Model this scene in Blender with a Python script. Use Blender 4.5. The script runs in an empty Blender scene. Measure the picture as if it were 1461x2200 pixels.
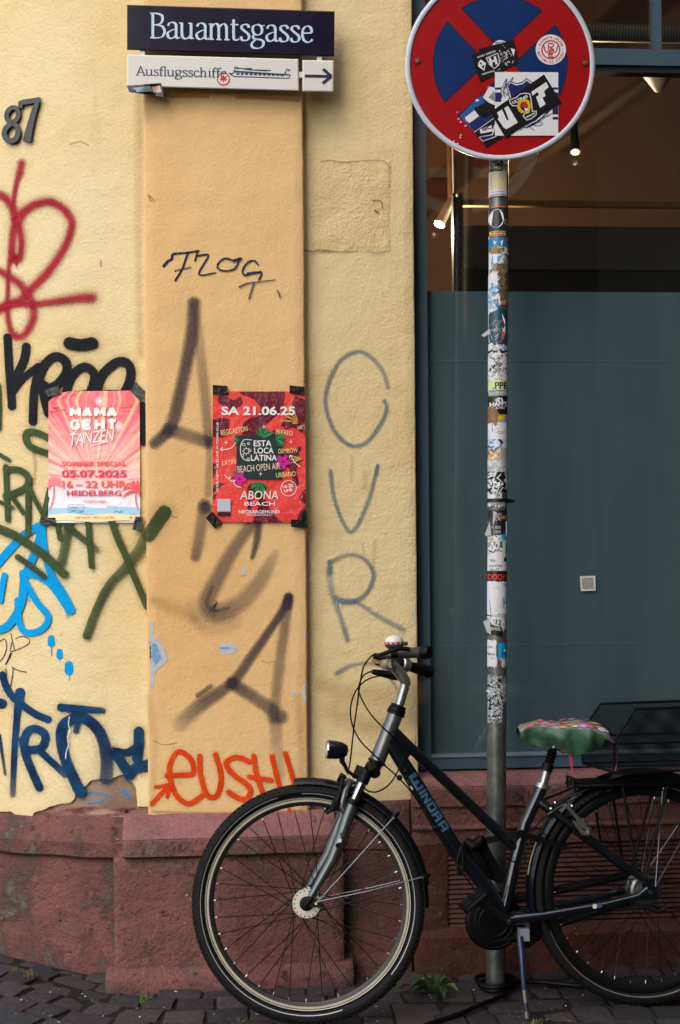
import bpy, math, random
from mathutils import Vector, Matrix, noise as mnoise
random.seed(7)
sc = bpy.context.scene
C = sc.collection
R = math.radians
# ------------------------------------------------------------------ camera
H = 1.45
F = 3056.0                      # focal length in photo pixels (50 mm on a 36 mm tall frame)
YAW, PITCH, ROLL = R(4.5), R(0.56), 0.008
fw = Vector((math.sin(YAW)*math.cos(PITCH), math.cos(YAW)*math.cos(PITCH), math.sin(PITCH)))
rt0 = Vector((math.cos(YAW), -math.sin(YAW), 0)); up0 = rt0.cross(fw)
rt = (rt0 - ROLL*up0).normalized(); up = (up0 + ROLL*rt0).normalized()
CAM = Vector((0, 0, H))
cd = bpy.data.cameras.new('camera'); cam = bpy.data.objects.new('camera', cd); C.objects.link(cam)
cam.matrix_world = Matrix(((rt.x, up.x, -fw.x, CAM.x), (rt.y, up.y, -fw.y, CAM.y), (rt.z, up.z, -fw.z, CAM.z), (0, 0, 0, 1)))
cd.sensor_fit = 'VERTICAL'; cd.sensor_height = 36; cd.sensor_width = 24; cd.lens = 50
cd.clip_end = 500; cd.clip_start = .05
cd.dof.use_dof = True; cd.dof.focus_distance = 4.42; cd.dof.aperture_fstop = 2.8
sc.camera = cam
# ------------------------------------------------------------------ light
w = bpy.data.worlds.new('World'); sc.world = w; w.use_nodes = True
nt = w.node_tree; nt.nodes.clear()
sky = nt.nodes.new('ShaderNodeTexSky'); sky.sky_type = 'NISHITA'; sky.sun_disc = False
bg = nt.nodes.new('ShaderNodeBackground'); wo = nt.nodes.new('ShaderNodeOutputWorld')
nt.links.new(sky.outputs[0], bg.inputs[0]); nt.links.new(bg.outputs[0], wo.inputs[0])
bg.inputs[1].default_value = 0.15
SUN_EL, SUN_AZ = R(44), R(-158)      # azimuth from +Y towards +X: the sun stands behind and left of the camera
sky.sun_elevation = SUN_EL; sky.sun_rotation = SUN_AZ
sky.air_density = 1.0; sky.dust_density = 2.5; sky.ozone_density = .6
sd = bpy.data.lights.new('sun', 'SUN'); sd.energy = .9; sd.angle = R(95); sd.color = (1, .93, .82)
so = bpy.data.objects.new('sun', sd); C.objects.link(so)
tosun = Vector((math.sin(SUN_AZ)*math.cos(SUN_EL), math.cos(SUN_AZ)*math.cos(SUN_EL), math.sin(SUN_EL)))
so.rotation_euler = (-tosun).to_track_quat('-Z', 'Y').to_euler(); so.location = (-4, -4, 9)
sc.view_settings.view_transform = 'Standard'; sc.view_settings.look = 'None'
sc.view_settings.exposure = 1.08; sc.view_settings.gamma = 1
sc.cycles.max_bounces = 8; sc.cycles.transparent_max_bounces = 24; sc.cycles.caustics_reflective = False
# ------------------------------------------------------------------ pixel rays -> real surfaces
def ray(px, py): return fw + rt*((px-730.5)/F) - up*((py-1100)/F)
def onY(px, py, Y):
    d = ray(px, py); return CAM + d*(Y/d.y)
def onZ(px, py, z=0.0):
    d = ray(px, py); return CAM + d*((z-H)/d.z)
Y_PIL, Y_BAY, Y_LEFT = 4.57, 4.622, 4.65
XP0 = onY(313, 1000, Y_PIL).x; XP1 = onY(657, 1000, Y_PIL).x
RC = 1.2; PH0 = R(6)
XC = XP0 + RC*math.sin(PH0); YC = Y_LEFT + RC*math.cos(PH0)
def cylpt(phi, z, off=0.0):
    return Vector((XC-(RC+off)*math.sin(phi), YC-(RC+off)*math.cos(phi), z))
def S_left(px, py, off=0.0):
    d = ray(px, py); ox, oy = CAM.x-XC, CAM.y-YC; r = RC+off
    a = d.x*d.x+d.y*d.y; b = ox*d.x+oy*d.y; c = ox*ox+oy*oy-r*r
    q = b*b-a*c
    t = (-b-math.sqrt(max(q, 0)))/a
    return CAM+d*t
def S_pil(px, py, off=0.0): return onY(px, py, Y_PIL-off)
def S_bay(px, py, off=0.0): return onY(px, py, Y_BAY-off)
def zat(py, Y, px=730): return onY(px, py, Y).z
# ------------------------------------------------------------------ mesh builder
ROOT = {}
def lin(c):
    return tuple((x/12.92 if x <= .04045 else ((x+.055)/1.055)**2.4) for x in [v/255 for v in c])
class MB:
    def __init__(s): s.v=[]; s.f=[]; s.uv=[]; s.d=[]; s.mi=[]; s.mats=[]; s.m=0
    def use(s, mat):
        if mat not in s.mats: s.mats.append(mat)
        s.m = s.mats.index(mat); return s
    def V(s, p, uv=(0, 0), d=1.0):
        s.v.append(tuple(p)); s.uv.append(uv); s.d.append(d); return len(s.v)-1
    def Fc(s, idx): s.f.append(tuple(idx)); s.mi.append(s.m)
    def grid(s, rows, close=False, uvs=None):
        n = len(rows[0]); b = len(s.v)
        for i, r_ in enumerate(rows):
            for j, p in enumerate(r_):
                s.V(p, uvs(i/(len(rows)-1), j/(n-1)) if uvs else (j/max(1, n-1), i/max(1, len(rows)-1)))
        for i in range(len(rows)-1):
            for j in range(n if close else n-1):
                k = (j+1) % n
                s.Fc((b+i*n+j, b+i*n+k, b+(i+1)*n+k, b+(i+1)*n+j))
    def box(s, p0, p1, M=None):
        xs = (p0[0], p1[0]); ys = (p0[1], p1[1]); zs = (p0[2], p1[2]); b = len(s.v)
        for x in xs:
            for y in ys:
                for z in zs:
                    p = Vector((x, y, z)); s.V(M @ p if M else p)
        for q in ((0,1,3,2),(4,6,7,5),(0,4,5,1),(2,3,7,6),(0,2,6,4),(1,5,7,3)): s.Fc([b+i for i in q])
    def tube(s, pts, r, n=10, cap=True):
        pts = [Vector(p) for p in pts]; m = len(pts)
        rs = r if isinstance(r, (list, tuple)) else [r]*m
        t0 = (pts[1]-pts[0]).normalized()
        a = Vector((0, 0, 1)) if abs(t0.z) < .9 else Vector((1, 0, 0))
        nrm = t0.cross(a).normalized(); b = len(s.v)
        for i in range(m):
            t = (pts[min(i+1, m-1)]-pts[max(i-1, 0)])
            t = t.normalized() if t.length > 1e-9 else t0
            nrm = (nrm-t*nrm.dot(t)).normalized(); bi = t.cross(nrm)
            for k in range(n):
                an = 2*math.pi*k/n
                s.V(pts[i]+(nrm*math.cos(an)+bi*math.sin(an))*rs[i])
        for i in range(m-1):
            for k in range(n):
                k2 = (k+1) % n
                s.Fc((b+i*n+k, b+i*n+k2, b+(i+1)*n+k2, b+(i+1)*n+k))
        if cap:
            s.Fc([b+k for k in range(n)][::-1]); s.Fc([b+(m-1)*n+k for k in range(n)])
    def lathe(s, prof, c, ax, ex, n=64, closed=False, a0=0, a1=2*math.pi):
        # prof: (radius, along-axis); c centre; ax axis; ex zero-angle direction
        c = Vector(c); ax = Vector(ax).normalized(); ex = Vector(ex).normalized(); ey = ax.cross(ex)
        full = abs(a1-a0-2*math.pi) < 1e-6; k = n if full else n+1; b = len(s.v); m = len(prof)
        for i in range(k):
            an = a0+(a1-a0)*i/n; d = ex*math.cos(an)+ey*math.sin(an)
            for j, (r_, h_) in enumerate(prof): s.V(c+d*r_+ax*h_, (i/n, j/max(1, m-1)))
        for i in range(n):
            i2 = (i+1) % k
            for j in range(m if closed else m-1):
                j2 = (j+1) % m
                s.Fc((b+i*m+j, b+i2*m+j, b+i2*m+j2, b+i*m+j2))
    def disc(s, c, ax, r, n=24):
        c = Vector(c); ax = Vector(ax).normalized()
        a = Vector((0, 0, 1)) if abs(ax.z) < .9 else Vector((1, 0, 0)); ex = ax.cross(a).normalized(); ey = ax.cross(ex)
        s.Fc([s.V(c+(ex*math.cos(2*math.pi*k/n)+ey*math.sin(2*math.pi*k/n))*r) for k in range(n)])
    def ball(s, c, r, sc3=(1, 1, 1), n=12, m=8, M=None):
        rows = []
        for i in range(m+1):
            th = math.pi*i/m
            row = []
            for k in range(n):
                a = 2*math.pi*k/n
                p = Vector((math.sin(th)*math.cos(a)*sc3[0], math.sin(th)*math.sin(a)*sc3[1], math.cos(th)*sc3[2]))*r
                row.append(Vector(c)+(M @ p if M else p))
            rows.append(row)
        s.grid(rows, close=True)
    # decals given in photo pixels, laid on a real surface
    def poly(s, pts, surf, off):
        s.Fc([s.V(surf(x, y, off)) for x, y in pts])
    def quadgrid(s, TL, TR, BR, BL, surf, off, nx=8, ny=8, warp=None):
        rows = []
        for i in range(ny+1):
            v = i/ny; row = []
            for j in range(nx+1):
                u = j/nx
                x = (TL[0]*(1-u)+TR[0]*u)*(1-v)+(BL[0]*(1-u)+BR[0]*u)*v
                y = (TL[1]*(1-u)+TR[1]*u)*(1-v)+(BL[1]*(1-u)+BR[1]*u)*v
                row.append(surf(x, y, off+(warp(u, v) if warp else 0)))
            rows.append(row)
        b = len(s.v); s.grid(rows)
        for i in range(ny+1):
            for j in range(nx+1): s.uv[b+i*(nx+1)+j] = (j/nx, 1-i/ny)
    def circ(s, cx, cy, r, surf, off, n=32, ry=None):
        s.poly([(cx+r*math.cos(2*math.pi*k/n), cy+(ry or r)*math.sin(2*math.pi*k/n)) for k in range(n)], surf, off)
    def ring(s, cx, cy, r0, r1, surf, off, n=40, a0=0, a1=360):
        b = len(s.v)
        for k in range(n+1):
            a = R(a0+(a1-a0)*k/n)
            s.V(surf(cx+r0*math.cos(a), cy+r0*math.sin(a), off)); s.V(surf(cx+r1*math.cos(a), cy+r1*math.sin(a), off))
        for k in range(n): s.Fc((b+2*k, b+2*k+1, b+2*k+3, b+2*k+2))
    def stroke(s, pts, wd, surf, off, dens=1.0, smooth=True, step=4.0, cap=True, nib=None, slope=3e-4):
        P = spline(pts, step) if smooth and len(pts) > 2 else dense(pts, step)
        n = len(P)
        ws = wd if isinstance(wd, (list, tuple)) else [wd, wd]
        rows = []
        for i, (x, y) in enumerate(P):
            x0, y0 = P[max(0, i-1)]; x1, y1 = P[min(n-1, i+1)]
            tx, ty = x1-x0, y1-y0; L = math.hypot(tx, ty) or 1; tx /= L; ty /= L
            t = i/max(1, n-1)*(len(ws)-1); k = min(int(t), len(ws)-2); hw = (ws[k]+(ws[k+1]-ws[k])*(t-k))/2
            if nib: hw = nib[0]/2+(nib[1]-nib[0])/2*abs(math.sin(math.atan2(-ty, tx)-R(nib[2])))
            rows.append((x, y, tx, ty, hw, 0, off+slope*i/max(1, n-1)))
        if cap:
            a = rows[0]; z = rows[-1]
            rows = [(a[0]-a[2]*a[4], a[1]-a[3]*a[4], a[2], a[3], a[4], -1, a[6])]+rows+[(z[0]+z[2]*z[4], z[1]+z[3]*z[4], z[2], z[3], z[4], 1, z[6])]
        b = len(s.v)
        dl = dens if isinstance(dens, (list, tuple)) else [dens, dens]
        for i, (x, y, tx, ty, hw, v, o) in enumerate(rows):
            t = i/max(1, len(rows)-1)*(len(dl)-1); k = min(int(t), len(dl)-2); dd = dl[k]+(dl[k+1]-dl[k])*(t-k)
            s.V(surf(x+ty*hw, y-tx*hw, o), (-1, v), dd); s.V(surf(x-ty*hw, y+tx*hw, o), (1, v), dd)
        for i in range(len(rows)-1): s.Fc((b+2*i, b+2*i+1, b+2*i+3, b+2*i+2))
    def text(s, body, cx, cy, h, surf, off, wd=None, rot=0, bold=0, shear=0, align='C', warp=None):
        vs, fs, bb = text_mesh(body, bold, shear)
        x0, x1, y0, y1 = bb
        k = h/0.73; kx = (wd/(x1-x0)) if wd else k
        ox = {'C': (x0+x1)/2, 'L': x0, 'R': x1}[align]; oy = .365
        c_, s_ = math.cos(R(rot)), math.sin(R(rot)); b = len(s.v)
        for x, y in vs:
            X = (x-ox)*kx; Y = -(y-oy)*k
            if warp: X, Y = warp(X, Y)
            s.V(surf(cx+X*c_-Y*s_, cy+X*s_+Y*c_, off))
        for f_ in fs: s.Fc([b+i for i in f_])
    def solid(s, pts, surf, off0, off1):
        # an outline in pixels with a real thickness
        n = len(pts); b = len(s.v)
        for x, y in pts: s.V(surf(x, y, off0))
        for x, y in pts: s.V(surf(x, y, off1))
        s.Fc([b+n+i for i in range(n)]); s.Fc([b+i for i in range(n)][::-1])
        for i in range(n):
            j = (i+1) % n; s.Fc((b+i, b+j, b+n+j, b+n+i))
    def build(s, name, mat=None, parent=None, smooth=False, label=None, cat=None, group=None, kind=None):
        me = bpy.data.meshes.new(name)
        if mat is not None: s.mats = [mat]; s.mi = [0]*len(s.f)
        if parent is not None:
            M = ROOT[parent]
        else:
            xs = [p[0] for p in s.v]; ys = [p[1] for p in s.v]; zs = [p[2] for p in s.v]
            M = Matrix.Translation(((min(xs)+max(xs))/2, (min(ys)+max(ys))/2, min(zs)))
        Mi = M.inverted()
        me.from_pydata([Mi @ Vector(p) for p in s.v], [], s.f)
        for m in s.mats: me.materials.append(m)
        for p, k in zip(me.polygons, s.mi): p.material_index = k; p.use_smooth = smooth
        ul = me.uv_layers.new(name='UVMap')
        for l in me.loops: ul.data[l.index].uv = s.uv[l.vertex_index]
        at = me.attributes.new('dens', 'FLOAT', 'POINT')
        at.data.foreach_set('value', s.d)
        if smooth and smooth != True:
            pass
        me.update()
        o = bpy.data.objects.new(name, me); C.objects.link(o)
        if parent is not None: o.parent = parent
        else: o.matrix_world = M
        ROOT[o] = M
        tag(o, label, cat, group, kind)
        if smooth: autosmooth(me)
        return o
def autosmooth(me, ang=R(38)):
    me.set_sharp_from_angle(angle=ang)
def tag(o, label=None, cat=None, group=None, kind=None):
    if label: o['label'] = label
    if cat: o['category'] = cat
    if group: o['group'] = group
    if kind: o['kind'] = kind
    return o
def thing(name, loc, label, cat, group=None, M=None):
    o = bpy.data.objects.new(name, None); C.objects.link(o); o.empty_display_size = .1
    M = M or Matrix.Translation(loc); o.matrix_world = M; ROOT[o] = M
    return tag(o, label, cat, group)
def spline(pts, step=4.0):
    out = []; n = len(pts)
    for i in range(n-1):
        p0 = pts[max(0, i-1)]; p1 = pts[i]; p2 = pts[i+1]; p3 = pts[min(n-1, i+2)]
        m = max(2, int(math.dist(p1, p2)/step))
        for k in range(m):
            t = k/m; t2 = t*t; t3 = t2*t
            out.append(tuple(.5*(2*b+(c-a)*t+(2*a-5*b+4*c-d)*t2+(3*b-a-3*c+d)*t3) for a, b, c, d in zip(p0, p1, p2, p3)))
    out.append(tuple(pts[-1])); return out
def dense(pts, step=4.0):
    out = []
    for a, b in zip(pts, pts[1:]):
        m = max(1, int(math.dist(a, b)/step))
        for k in range(m): out.append(tuple(p+(q-p)*k/m for p, q in zip(a, b)))
    out.append(tuple(pts[-1])); return out
_tc = {}
def text_mesh(body, bold=0, shear=0):
    key = (body, bold, shear)
    if key in _tc: return _tc[key]
    cu = bpy.data.curves.new('lettering', 'FONT'); cu.body = body; cu.offset = bold; cu.shear = shear; cu.resolution_u = 3
    ob = bpy.data.objects.new('lettering', cu); C.objects.link(ob)
    dg = bpy.context.evaluated_depsgraph_get(); dg.update()
    ev = ob.evaluated_get(dg); me = ev.to_mesh()
    vs = [(v.co.x, v.co.y) for v in me.vertices]; fs = [tuple(p.vertices) for p in me.polygons]
    ev.to_mesh_clear(); bpy.data.objects.remove(ob); bpy.data.curves.remove(cu)
    xs = [v[0] for v in vs] or [0, 1]; ys = [v[1] for v in vs] or [0, 1]
    _tc[key] = (vs, fs, (min(xs), max(xs), min(ys), max(ys))); return _tc[key]
# ------------------------------------------------------------------ materials
class NT:
    def __init__(s, name):
        s.mat = bpy.data.materials.new(name); s.mat.use_nodes = True
        s.t = s.mat.node_tree; s.b = s.t.nodes['Principled BSDF']; s.out = s.t.nodes['Material Output']
    def n(s, typ, **kw):
        nd = s.t.nodes.new(typ)
        for k, v in kw.items():
            if hasattr(nd, k): setattr(nd, k, v)
            else: s.set(nd, k.replace('_', ' '), v)
        return nd
    def set(s, nd, k, v):
        i = nd.inputs[k]
        if hasattr(v, 'is_output') or isinstance(v, bpy.types.NodeSocket): s.t.links.new(v, i)
        else: i.default_value = v
    def math(s, op, a, b=0.0, c=None, clamp=False):
        nd = s.t.nodes.new('ShaderNodeMath'); nd.operation = op; nd.use_clamp = clamp
        for i, v in enumerate((a, b, c)):
            if v is None: continue
            if isinstance(v, bpy.types.NodeSocket): s.t.links.new(v, nd.inputs[i])
            else: nd.inputs[i].default_value = v
        return nd.outputs[0]
    def pos(s): 
        if not hasattr(s, '_p'): s._p = s.t.nodes.new('ShaderNodeNewGeometry').outputs['Position']
        return s._p
    def mapped(s, scale=(1, 1, 1), rot=(0, 0, 0)):
        m = s.t.nodes.new('ShaderNodeMapping'); s.t.links.new(s.pos(), m.inputs[0])
        m.inputs['Scale'].default_value = scale; m.inputs['Rotation'].default_value = rot; return m.outputs[0]
    def noise(s, scale, detail=4, rough=.55, vec=None, dist=0):
        nd = s.t.nodes.new('ShaderNodeTexNoise'); s.t.links.new(vec or s.pos(), nd.inputs['Vector'])
        nd.inputs['Scale'].default_value = scale; nd.inputs['Detail'].default_value = detail
        nd.inputs['Roughness'].default_value = rough; nd.inputs['Distortion'].default_value = dist
        return nd.outputs['Fac']
    def vor(s, scale, feat='F1', vec=None, out='Distance'):
        nd = s.t.nodes.new('ShaderNodeTexVoronoi'); nd.feature = feat
        s.t.links.new(vec or s.pos(), nd.inputs['Vector']); nd.inputs['Scale'].default_value = scale
        return nd.outputs[out]
    def smooth(s, x, a, b):
        nd = s.t.nodes.new('ShaderNodeMapRange'); nd.interpolation_type = 'SMOOTHSTEP'
        s.set(nd, 'Value', x); s.set(nd, 'From Min', a); s.set(nd, 'From Max', b); return nd.outputs[0]
    def mix(s, fac, a, b, mode='MIX'):
        nd = s.t.nodes.new('ShaderNodeMix'); nd.data_type = 'RGBA'; nd.blend_type = mode
        for i, v in ((0, fac), (6, a), (7, b)):
            if isinstance(v, bpy.types.NodeSocket): s.t.links.new(v, nd.inputs[i])
            else: nd.inputs[i].default_value = v if i == 0 else (*v[:3], 1)
        return nd.outputs[2]
    def bump(s, h, dist=.002, strength=1.0, prev=None):
        nd = s.t.nodes.new('ShaderNodeBump'); s.t.links.new(h, nd.inputs['Height'])
        nd.inputs['Distance'].default_value = dist; nd.inputs['Strength'].default_value = strength
        if prev: s.t.links.new(prev, nd.inputs['Normal'])
        return nd.outputs[0]
    def fin(s, col=None, rough=None, metal=None, normal=None, spec=None):
        for k, v in (('Base Color', col), ('Roughness', rough), ('Metallic', metal), ('Normal', normal), ('Specular IOR Level', spec)):
            if v is None: continue
            if isinstance(v, tuple) and k == 'Base Color': v = (*v[:3], 1)
            s.set(s.b, k, v)
        return s.mat
def plain(name, rgb, rough=.5, metal=0.0, vary=.12, scale=30, spec=.5, bumpd=0):
    n = NT(name); c = lin(rgb)
    f = n.noise(scale, 3)
    col = n.mix(f, tuple(x*(1-vary) for x in c), tuple(min(1, x*(1+vary)) for x in c))
    r_ = n.math('ADD', n.math('MULTIPLY', n.noise(scale*2.3, 2), .16), rough-.08)
    nm = n.bump(n.noise(scale*6, 3), bumpd) if bumpd else None
    return n.fin(col, r_, metal, nm, spec)
_pm = {}
def paint(rgb, rough=.55, name='printed_ink', vary=.05):
    k = (rgb, rough)
    if k not in _pm: _pm[k] = plain(name, rgb, rough, 0, vary, 60)
    return _pm[k]
def stucco_bump(n, amt=1.0):
    a = n.noise(230, 2, .6); b_ = n.noise(105, 3, .55); c = n.noise(11, 4, .6)
    h = n.math('ADD', n.math('MULTIPLY', a, .45), n.math('ADD', n.math('MULTIPLY', b_, .75), n.math('MULTIPLY', c, 2.6)))
    return n.bump(h, .0030*amt, 1.0)
def stucco(name, base, warm, amt=1.0, dirt=.16):
    n = NT(name); b_, w_ = lin(base), lin(warm)
    col = n.mix(n.smooth(n.noise(1.6, 5), .35, .75), b_, w_)
    col = n.mix(n.math('MULTIPLY', n.smooth(n.noise(5.5, 6, .65), .5, .85), .5), col, w_)
    col = n.mix(n.math('MULTIPLY', n.smooth(n.noise(190, 2), .56, .8), dirt*2.2), col, tuple(x*.45 for x in b_))
    st = n.noise(4, 4, .6, n.mapped((6, 6, .5)))
    col = n.mix(n.math('MULTIPLY', n.smooth(st, .55, .85), dirt*1.2), col, tuple(x*.55 for x in w_))
    pit = n.smooth(n.vor(26), .055, .02)
    col = n.mix(n.math('MULTIPLY', pit, n.math('MULTIPLY', n.smooth(n.noise(9), .55, .62), .6)), col, tuple(x*.35 for x in b_))
    return n.fin(col, .88, 0, stucco_bump(n, amt), .25)
M_CREAM = stucco('cream_render', (212, 197, 154), (208, 182, 128))
M_BAY = stucco('cream_render_side', (214, 197, 152), (208, 182, 128), 1.0, .15)
M_PATCH = stucco('rough_render_patch', (212, 193, 146), (204, 176, 122), 1.7, .12)
M_PIL = stucco('ochre_render', (217, 182, 130), (212, 171, 115), .7, .1)
def spray(name, rgb, core=.55, grain=.5, rgb2=None, pw=1.0, streak=0.0):
    n = NT(name); c = lin(rgb)
    uv = n.t.nodes.new('ShaderNodeUVMap'); uv.uv_map = 'UVMap'
    ln = n.t.nodes.new('ShaderNodeVectorMath'); ln.operation = 'LENGTH'; n.t.links.new(uv.outputs[0], ln.inputs[0])
    at = n.t.nodes.new('ShaderNodeAttribute'); at.attribute_name = 'dens'
    g = n.math('MULTIPLY', n.math('SUBTRACT', n.noise(260, 3, .7), .5), grain*1.6)
    d = n.math('ADD', ln.outputs['Value'], g)
    a = n.math('POWER', n.math('SUBTRACT', 1.0, n.smooth(d, core, 1.0)), pw)
    g2 = n.math('ADD', .82, n.math('MULTIPLY', n.noise(140, 3), .36))
    a = n.math('MULTIPLY', n.math('MULTIPLY', a, at.outputs['Fac']), g2, clamp=True)
    if streak:
        su = n.t.nodes.new('ShaderNodeSeparateXYZ'); n.t.links.new(uv.outputs[0], su.inputs[0])
        cv = n.t.nodes.new('ShaderNodeCombineXYZ'); n.t.links.new(n.math('MULTIPLY', su.outputs[0], 3.2), cv.inputs[0]); n.t.links.new(n.math('MULTIPLY', n.noise(3, 2), 2.5), cv.inputs[1])
        a = n.math('MULTIPLY', a, n.math('ADD', 1.0-streak*.55, n.math('MULTIPLY', n.noise(2.2, 3, .6, cv.outputs[0]), streak)), clamp=True)
    edge = n.math('SUBTRACT', 1.0, n.smooth(ln.outputs['Value'], .9, 1.0))
    a = n.math('MULTIPLY', a, edge)
    col = n.mix(n.smooth(n.noise(14, 4), .3, .7), c, lin(rgb2) if rgb2 else tuple(x*1.35+.002 for x in c))
    n.fin(col, .8, 0, stucco_bump(n, .8), .12)
    n.set(n.b, 'Alpha', a)
    return n.mat
def sandstone(name, c1, c2, lichen=.5, dark=.5, bumpd=.006):
    n = NT(name)
    col = n.mix(n.smooth(n.noise(3.2, 6, .6), .3, .7), lin(c1), lin(c2))
    col = n.mix(n.math('MULTIPLY', n.smooth(n.noise(75, 6, .7), .42, .72), .6), col, tuple(x*.5 for x in lin(c1)))
    li = n.math('MULTIPLY', n.smooth(n.noise(6.5, 9, .76, dist=.4), .50, .62), lichen)
    col = n.mix(li, col, lin((104, 94, 86)))
    dk = n.math('MULTIPLY', n.smooth(n.noise(21, 8, .75, dist=.3), .57, .66), dark)
    col = n.mix(dk, col, lin((42, 32, 30)))
    wh = n.math('MULTIPLY', n.smooth(n.noise(27, 6, .66, dist=1.2), .665, .70), .7)
    col = n.mix(wh, col, lin((196, 172, 158)))
    h = n.math('ADD', n.math('MULTIPLY', n.noise(16, 8, .68), 1.0), n.math('MULTIPLY', n.noise(120, 4, .6), .35))
    h = n.math('ADD', h, n.math('MULTIPLY', li, .25))
    return n.fin(col, .9, 0, n.bump(h, bumpd, 1.0), .2)
M_STONE_L = sandstone('weathered_red_sandstone', (128, 85, 78), (98, 69, 65), 1.0, .85, .022)
M_STONE = sandstone('red_sandstone', (128, 86, 80), (100, 70, 67), .6, .85, .020)
M_STONE_TOP = sandstone('pink_sandstone', (142, 98, 98), (122, 84, 84), .25, .55, .012)  # paler pink stone for the sloping tops, sill and core
M_STONE_D = sandstone('shaded_red_sandstone', (102, 60, 51), (78, 48, 42), .25, .9, .020)  # same red sandstone, colour darkened for the shade at lower right
# ------------------------------------------------------------------ the house
house = thing('corner_house', (0.2, 4.7, 0), 'cream and ochre rendered corner house on a red sandstone plinth', 'building')
def gz(x, y=4.5):
    t = max(0.0, min(1.0, (-.30-x)/.5)); return .05*t*t*(3-2*t)
def nz(x, y, z, s): return mnoise.noise(Vector((x, y, z))*s)
# left curved render wall, its lower edge broken away over bare masonry
EDGE = [(-160,1742),(0,1744),(23,1744),(33,1751),(67,1755),(74,1745),(93,1740),(107,1733),(130,1727),(151,1725),(161,1715),(163,1703),(170,1694),(184,1689),(195,1677),(219,1673),(235,1675),(256,1666),(266,1665),(272,1672),(286,1682),(292,1694),(291.5,1712),(289,1726),(296,1733),(318,1733),(340,1733)]
def edge_py(px):
    for (x0, y0), (x1, y1) in zip(EDGE, EDGE[1:]):
        if x0 <= px <= x1: return y0+(y1-y0)*(px-x0)/(x1-x0+1e-9)
    return EDGE[0][1] if px < EDGE[0][0] else EDGE[-1][1]
mb = MB(); phis = []
p_ = 340.0
while p_ > -160: phis.append(p_); p_ -= 3.0 if p_ > -20 else 20
cols = []
for px in phis:
    q = S_left(px, 1700); ph = math.atan2(XC-q.x, YC-q.y)
    ze = S_left(px, edge_py(px)+1.6*mnoise.noise(Vector((px*.21, 3, 1)))).z
    cols.append((ph, ze))
for k in range(1, 30): cols.append((cols[-1][0]+R(2.2), cols[-1][1]+.002*math.sin(k*1.7)))
zs_ = [0, .002, .01, .03, .08, .2, .5, 1, 1.8, 2.8, 4, 5.4]
rows = []
th_ = .010
back = [cylpt(ph, ze+.004, -th_) for ph, ze in cols]
rows.append(back)
rows.append([cylpt(ph, ze, -.001) for ph, ze in cols])
for z_ in zs_[2:]: rows.append([cylpt(ph, ze+z_, 0) for ph, ze in cols])
mb.grid(rows)
left_wall = mb.build('curved_wall', M_CREAM, house, True)
# bare masonry behind the broken render
n = NT('bare_masonry')
col = n.mix(n.smooth(n.noise(8, 5), .35, .7), lin((150, 128, 108)), lin((122, 100, 86)))
zsep = n.t.nodes.new('ShaderNodeSeparateXYZ'); n.t.links.new(n.pos(), zsep.inputs[0])
zz = n.math('ADD', zsep.outputs[2], n.math('MULTIPLY', n.noise(22, 3), .02))
red = n.smooth(zz, .553, .545)
st = n.noise(7, 6, .7, n.mapped((1, 1, 3.5)))
redc = n.mix(n.smooth(st, .38, .66), lin((104, 60, 56)), lin((172, 140, 134)))
col = n.mix(red, col, redc)
M_BARE = n.fin(col, .92, 0, n.bump(n.noise(40, 6, .7), .006), .15)
mb = MB()
mb.grid([[cylpt(ph, z, -.010) for ph, ze in cols] for z in (.3, .5, .55, .6, .7, .9)])
mb.build('bare_masonry', M_BARE, house, True, label='bare stone where the cream render has broken away')
# plaster return between curved wall and pilaster is hidden behind the pilaster
def jit(p, a=.0018, s=14): return Vector((p.x+a*nz(p.x, p.y, p.z, s), p.y+a*1.3*nz(p.x+7, p.y, p.z, s), p.z+a*nz(p.x, p.y+5, p.z, s)))
def slab(mb, x0, x1, z0, z1, yf, yb, bev=.006, dx=.03, dz=.03, zmax=None, ja=.0015):
    xs = [x0, x0+bev*.4, x0+bev]; k = max(1, int((x1-x0-2*bev)/dx))
    xs += [x0+bev+(x1-x0-2*bev)*i/k for i in range(1, k)]+[x1-bev, x1-bev*.4, x1]
    ys = [yf+bev, yf+bev*.3, yf]+[yf]*(k-1)+[yf, yf+bev*.3, yf+bev]
    zl = []; z = z0
    while z < z1: zl.append(z); z += dz if z < (zmax or 3.3) else .5
    zl.append(z1)
    rows = []
    rows.append([Vector((x, yb, z0)) for x in [x0]+xs+[x1]])
    for i, z in enumerate(zl):
        ins = bev*.4 if i == 0 else 0
        rows.append([Vector((x0, yb, z))]+[jit(Vector((x, y+ins, z)), ja) for x, y in zip(xs, ys)]+[Vector((x1, yb, z))])
    rows.append([Vector((x, yb, z1)) for x in [x0]+xs+[x1]])
    mb.grid(rows)
mb = MB()
slab(mb, XP0, XP1, zat(1755, Y_PIL, 490), 6.0, Y_PIL, 4.80, .007)
pilaster = mb.build('pilaster', M_PIL, house, True)
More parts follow.
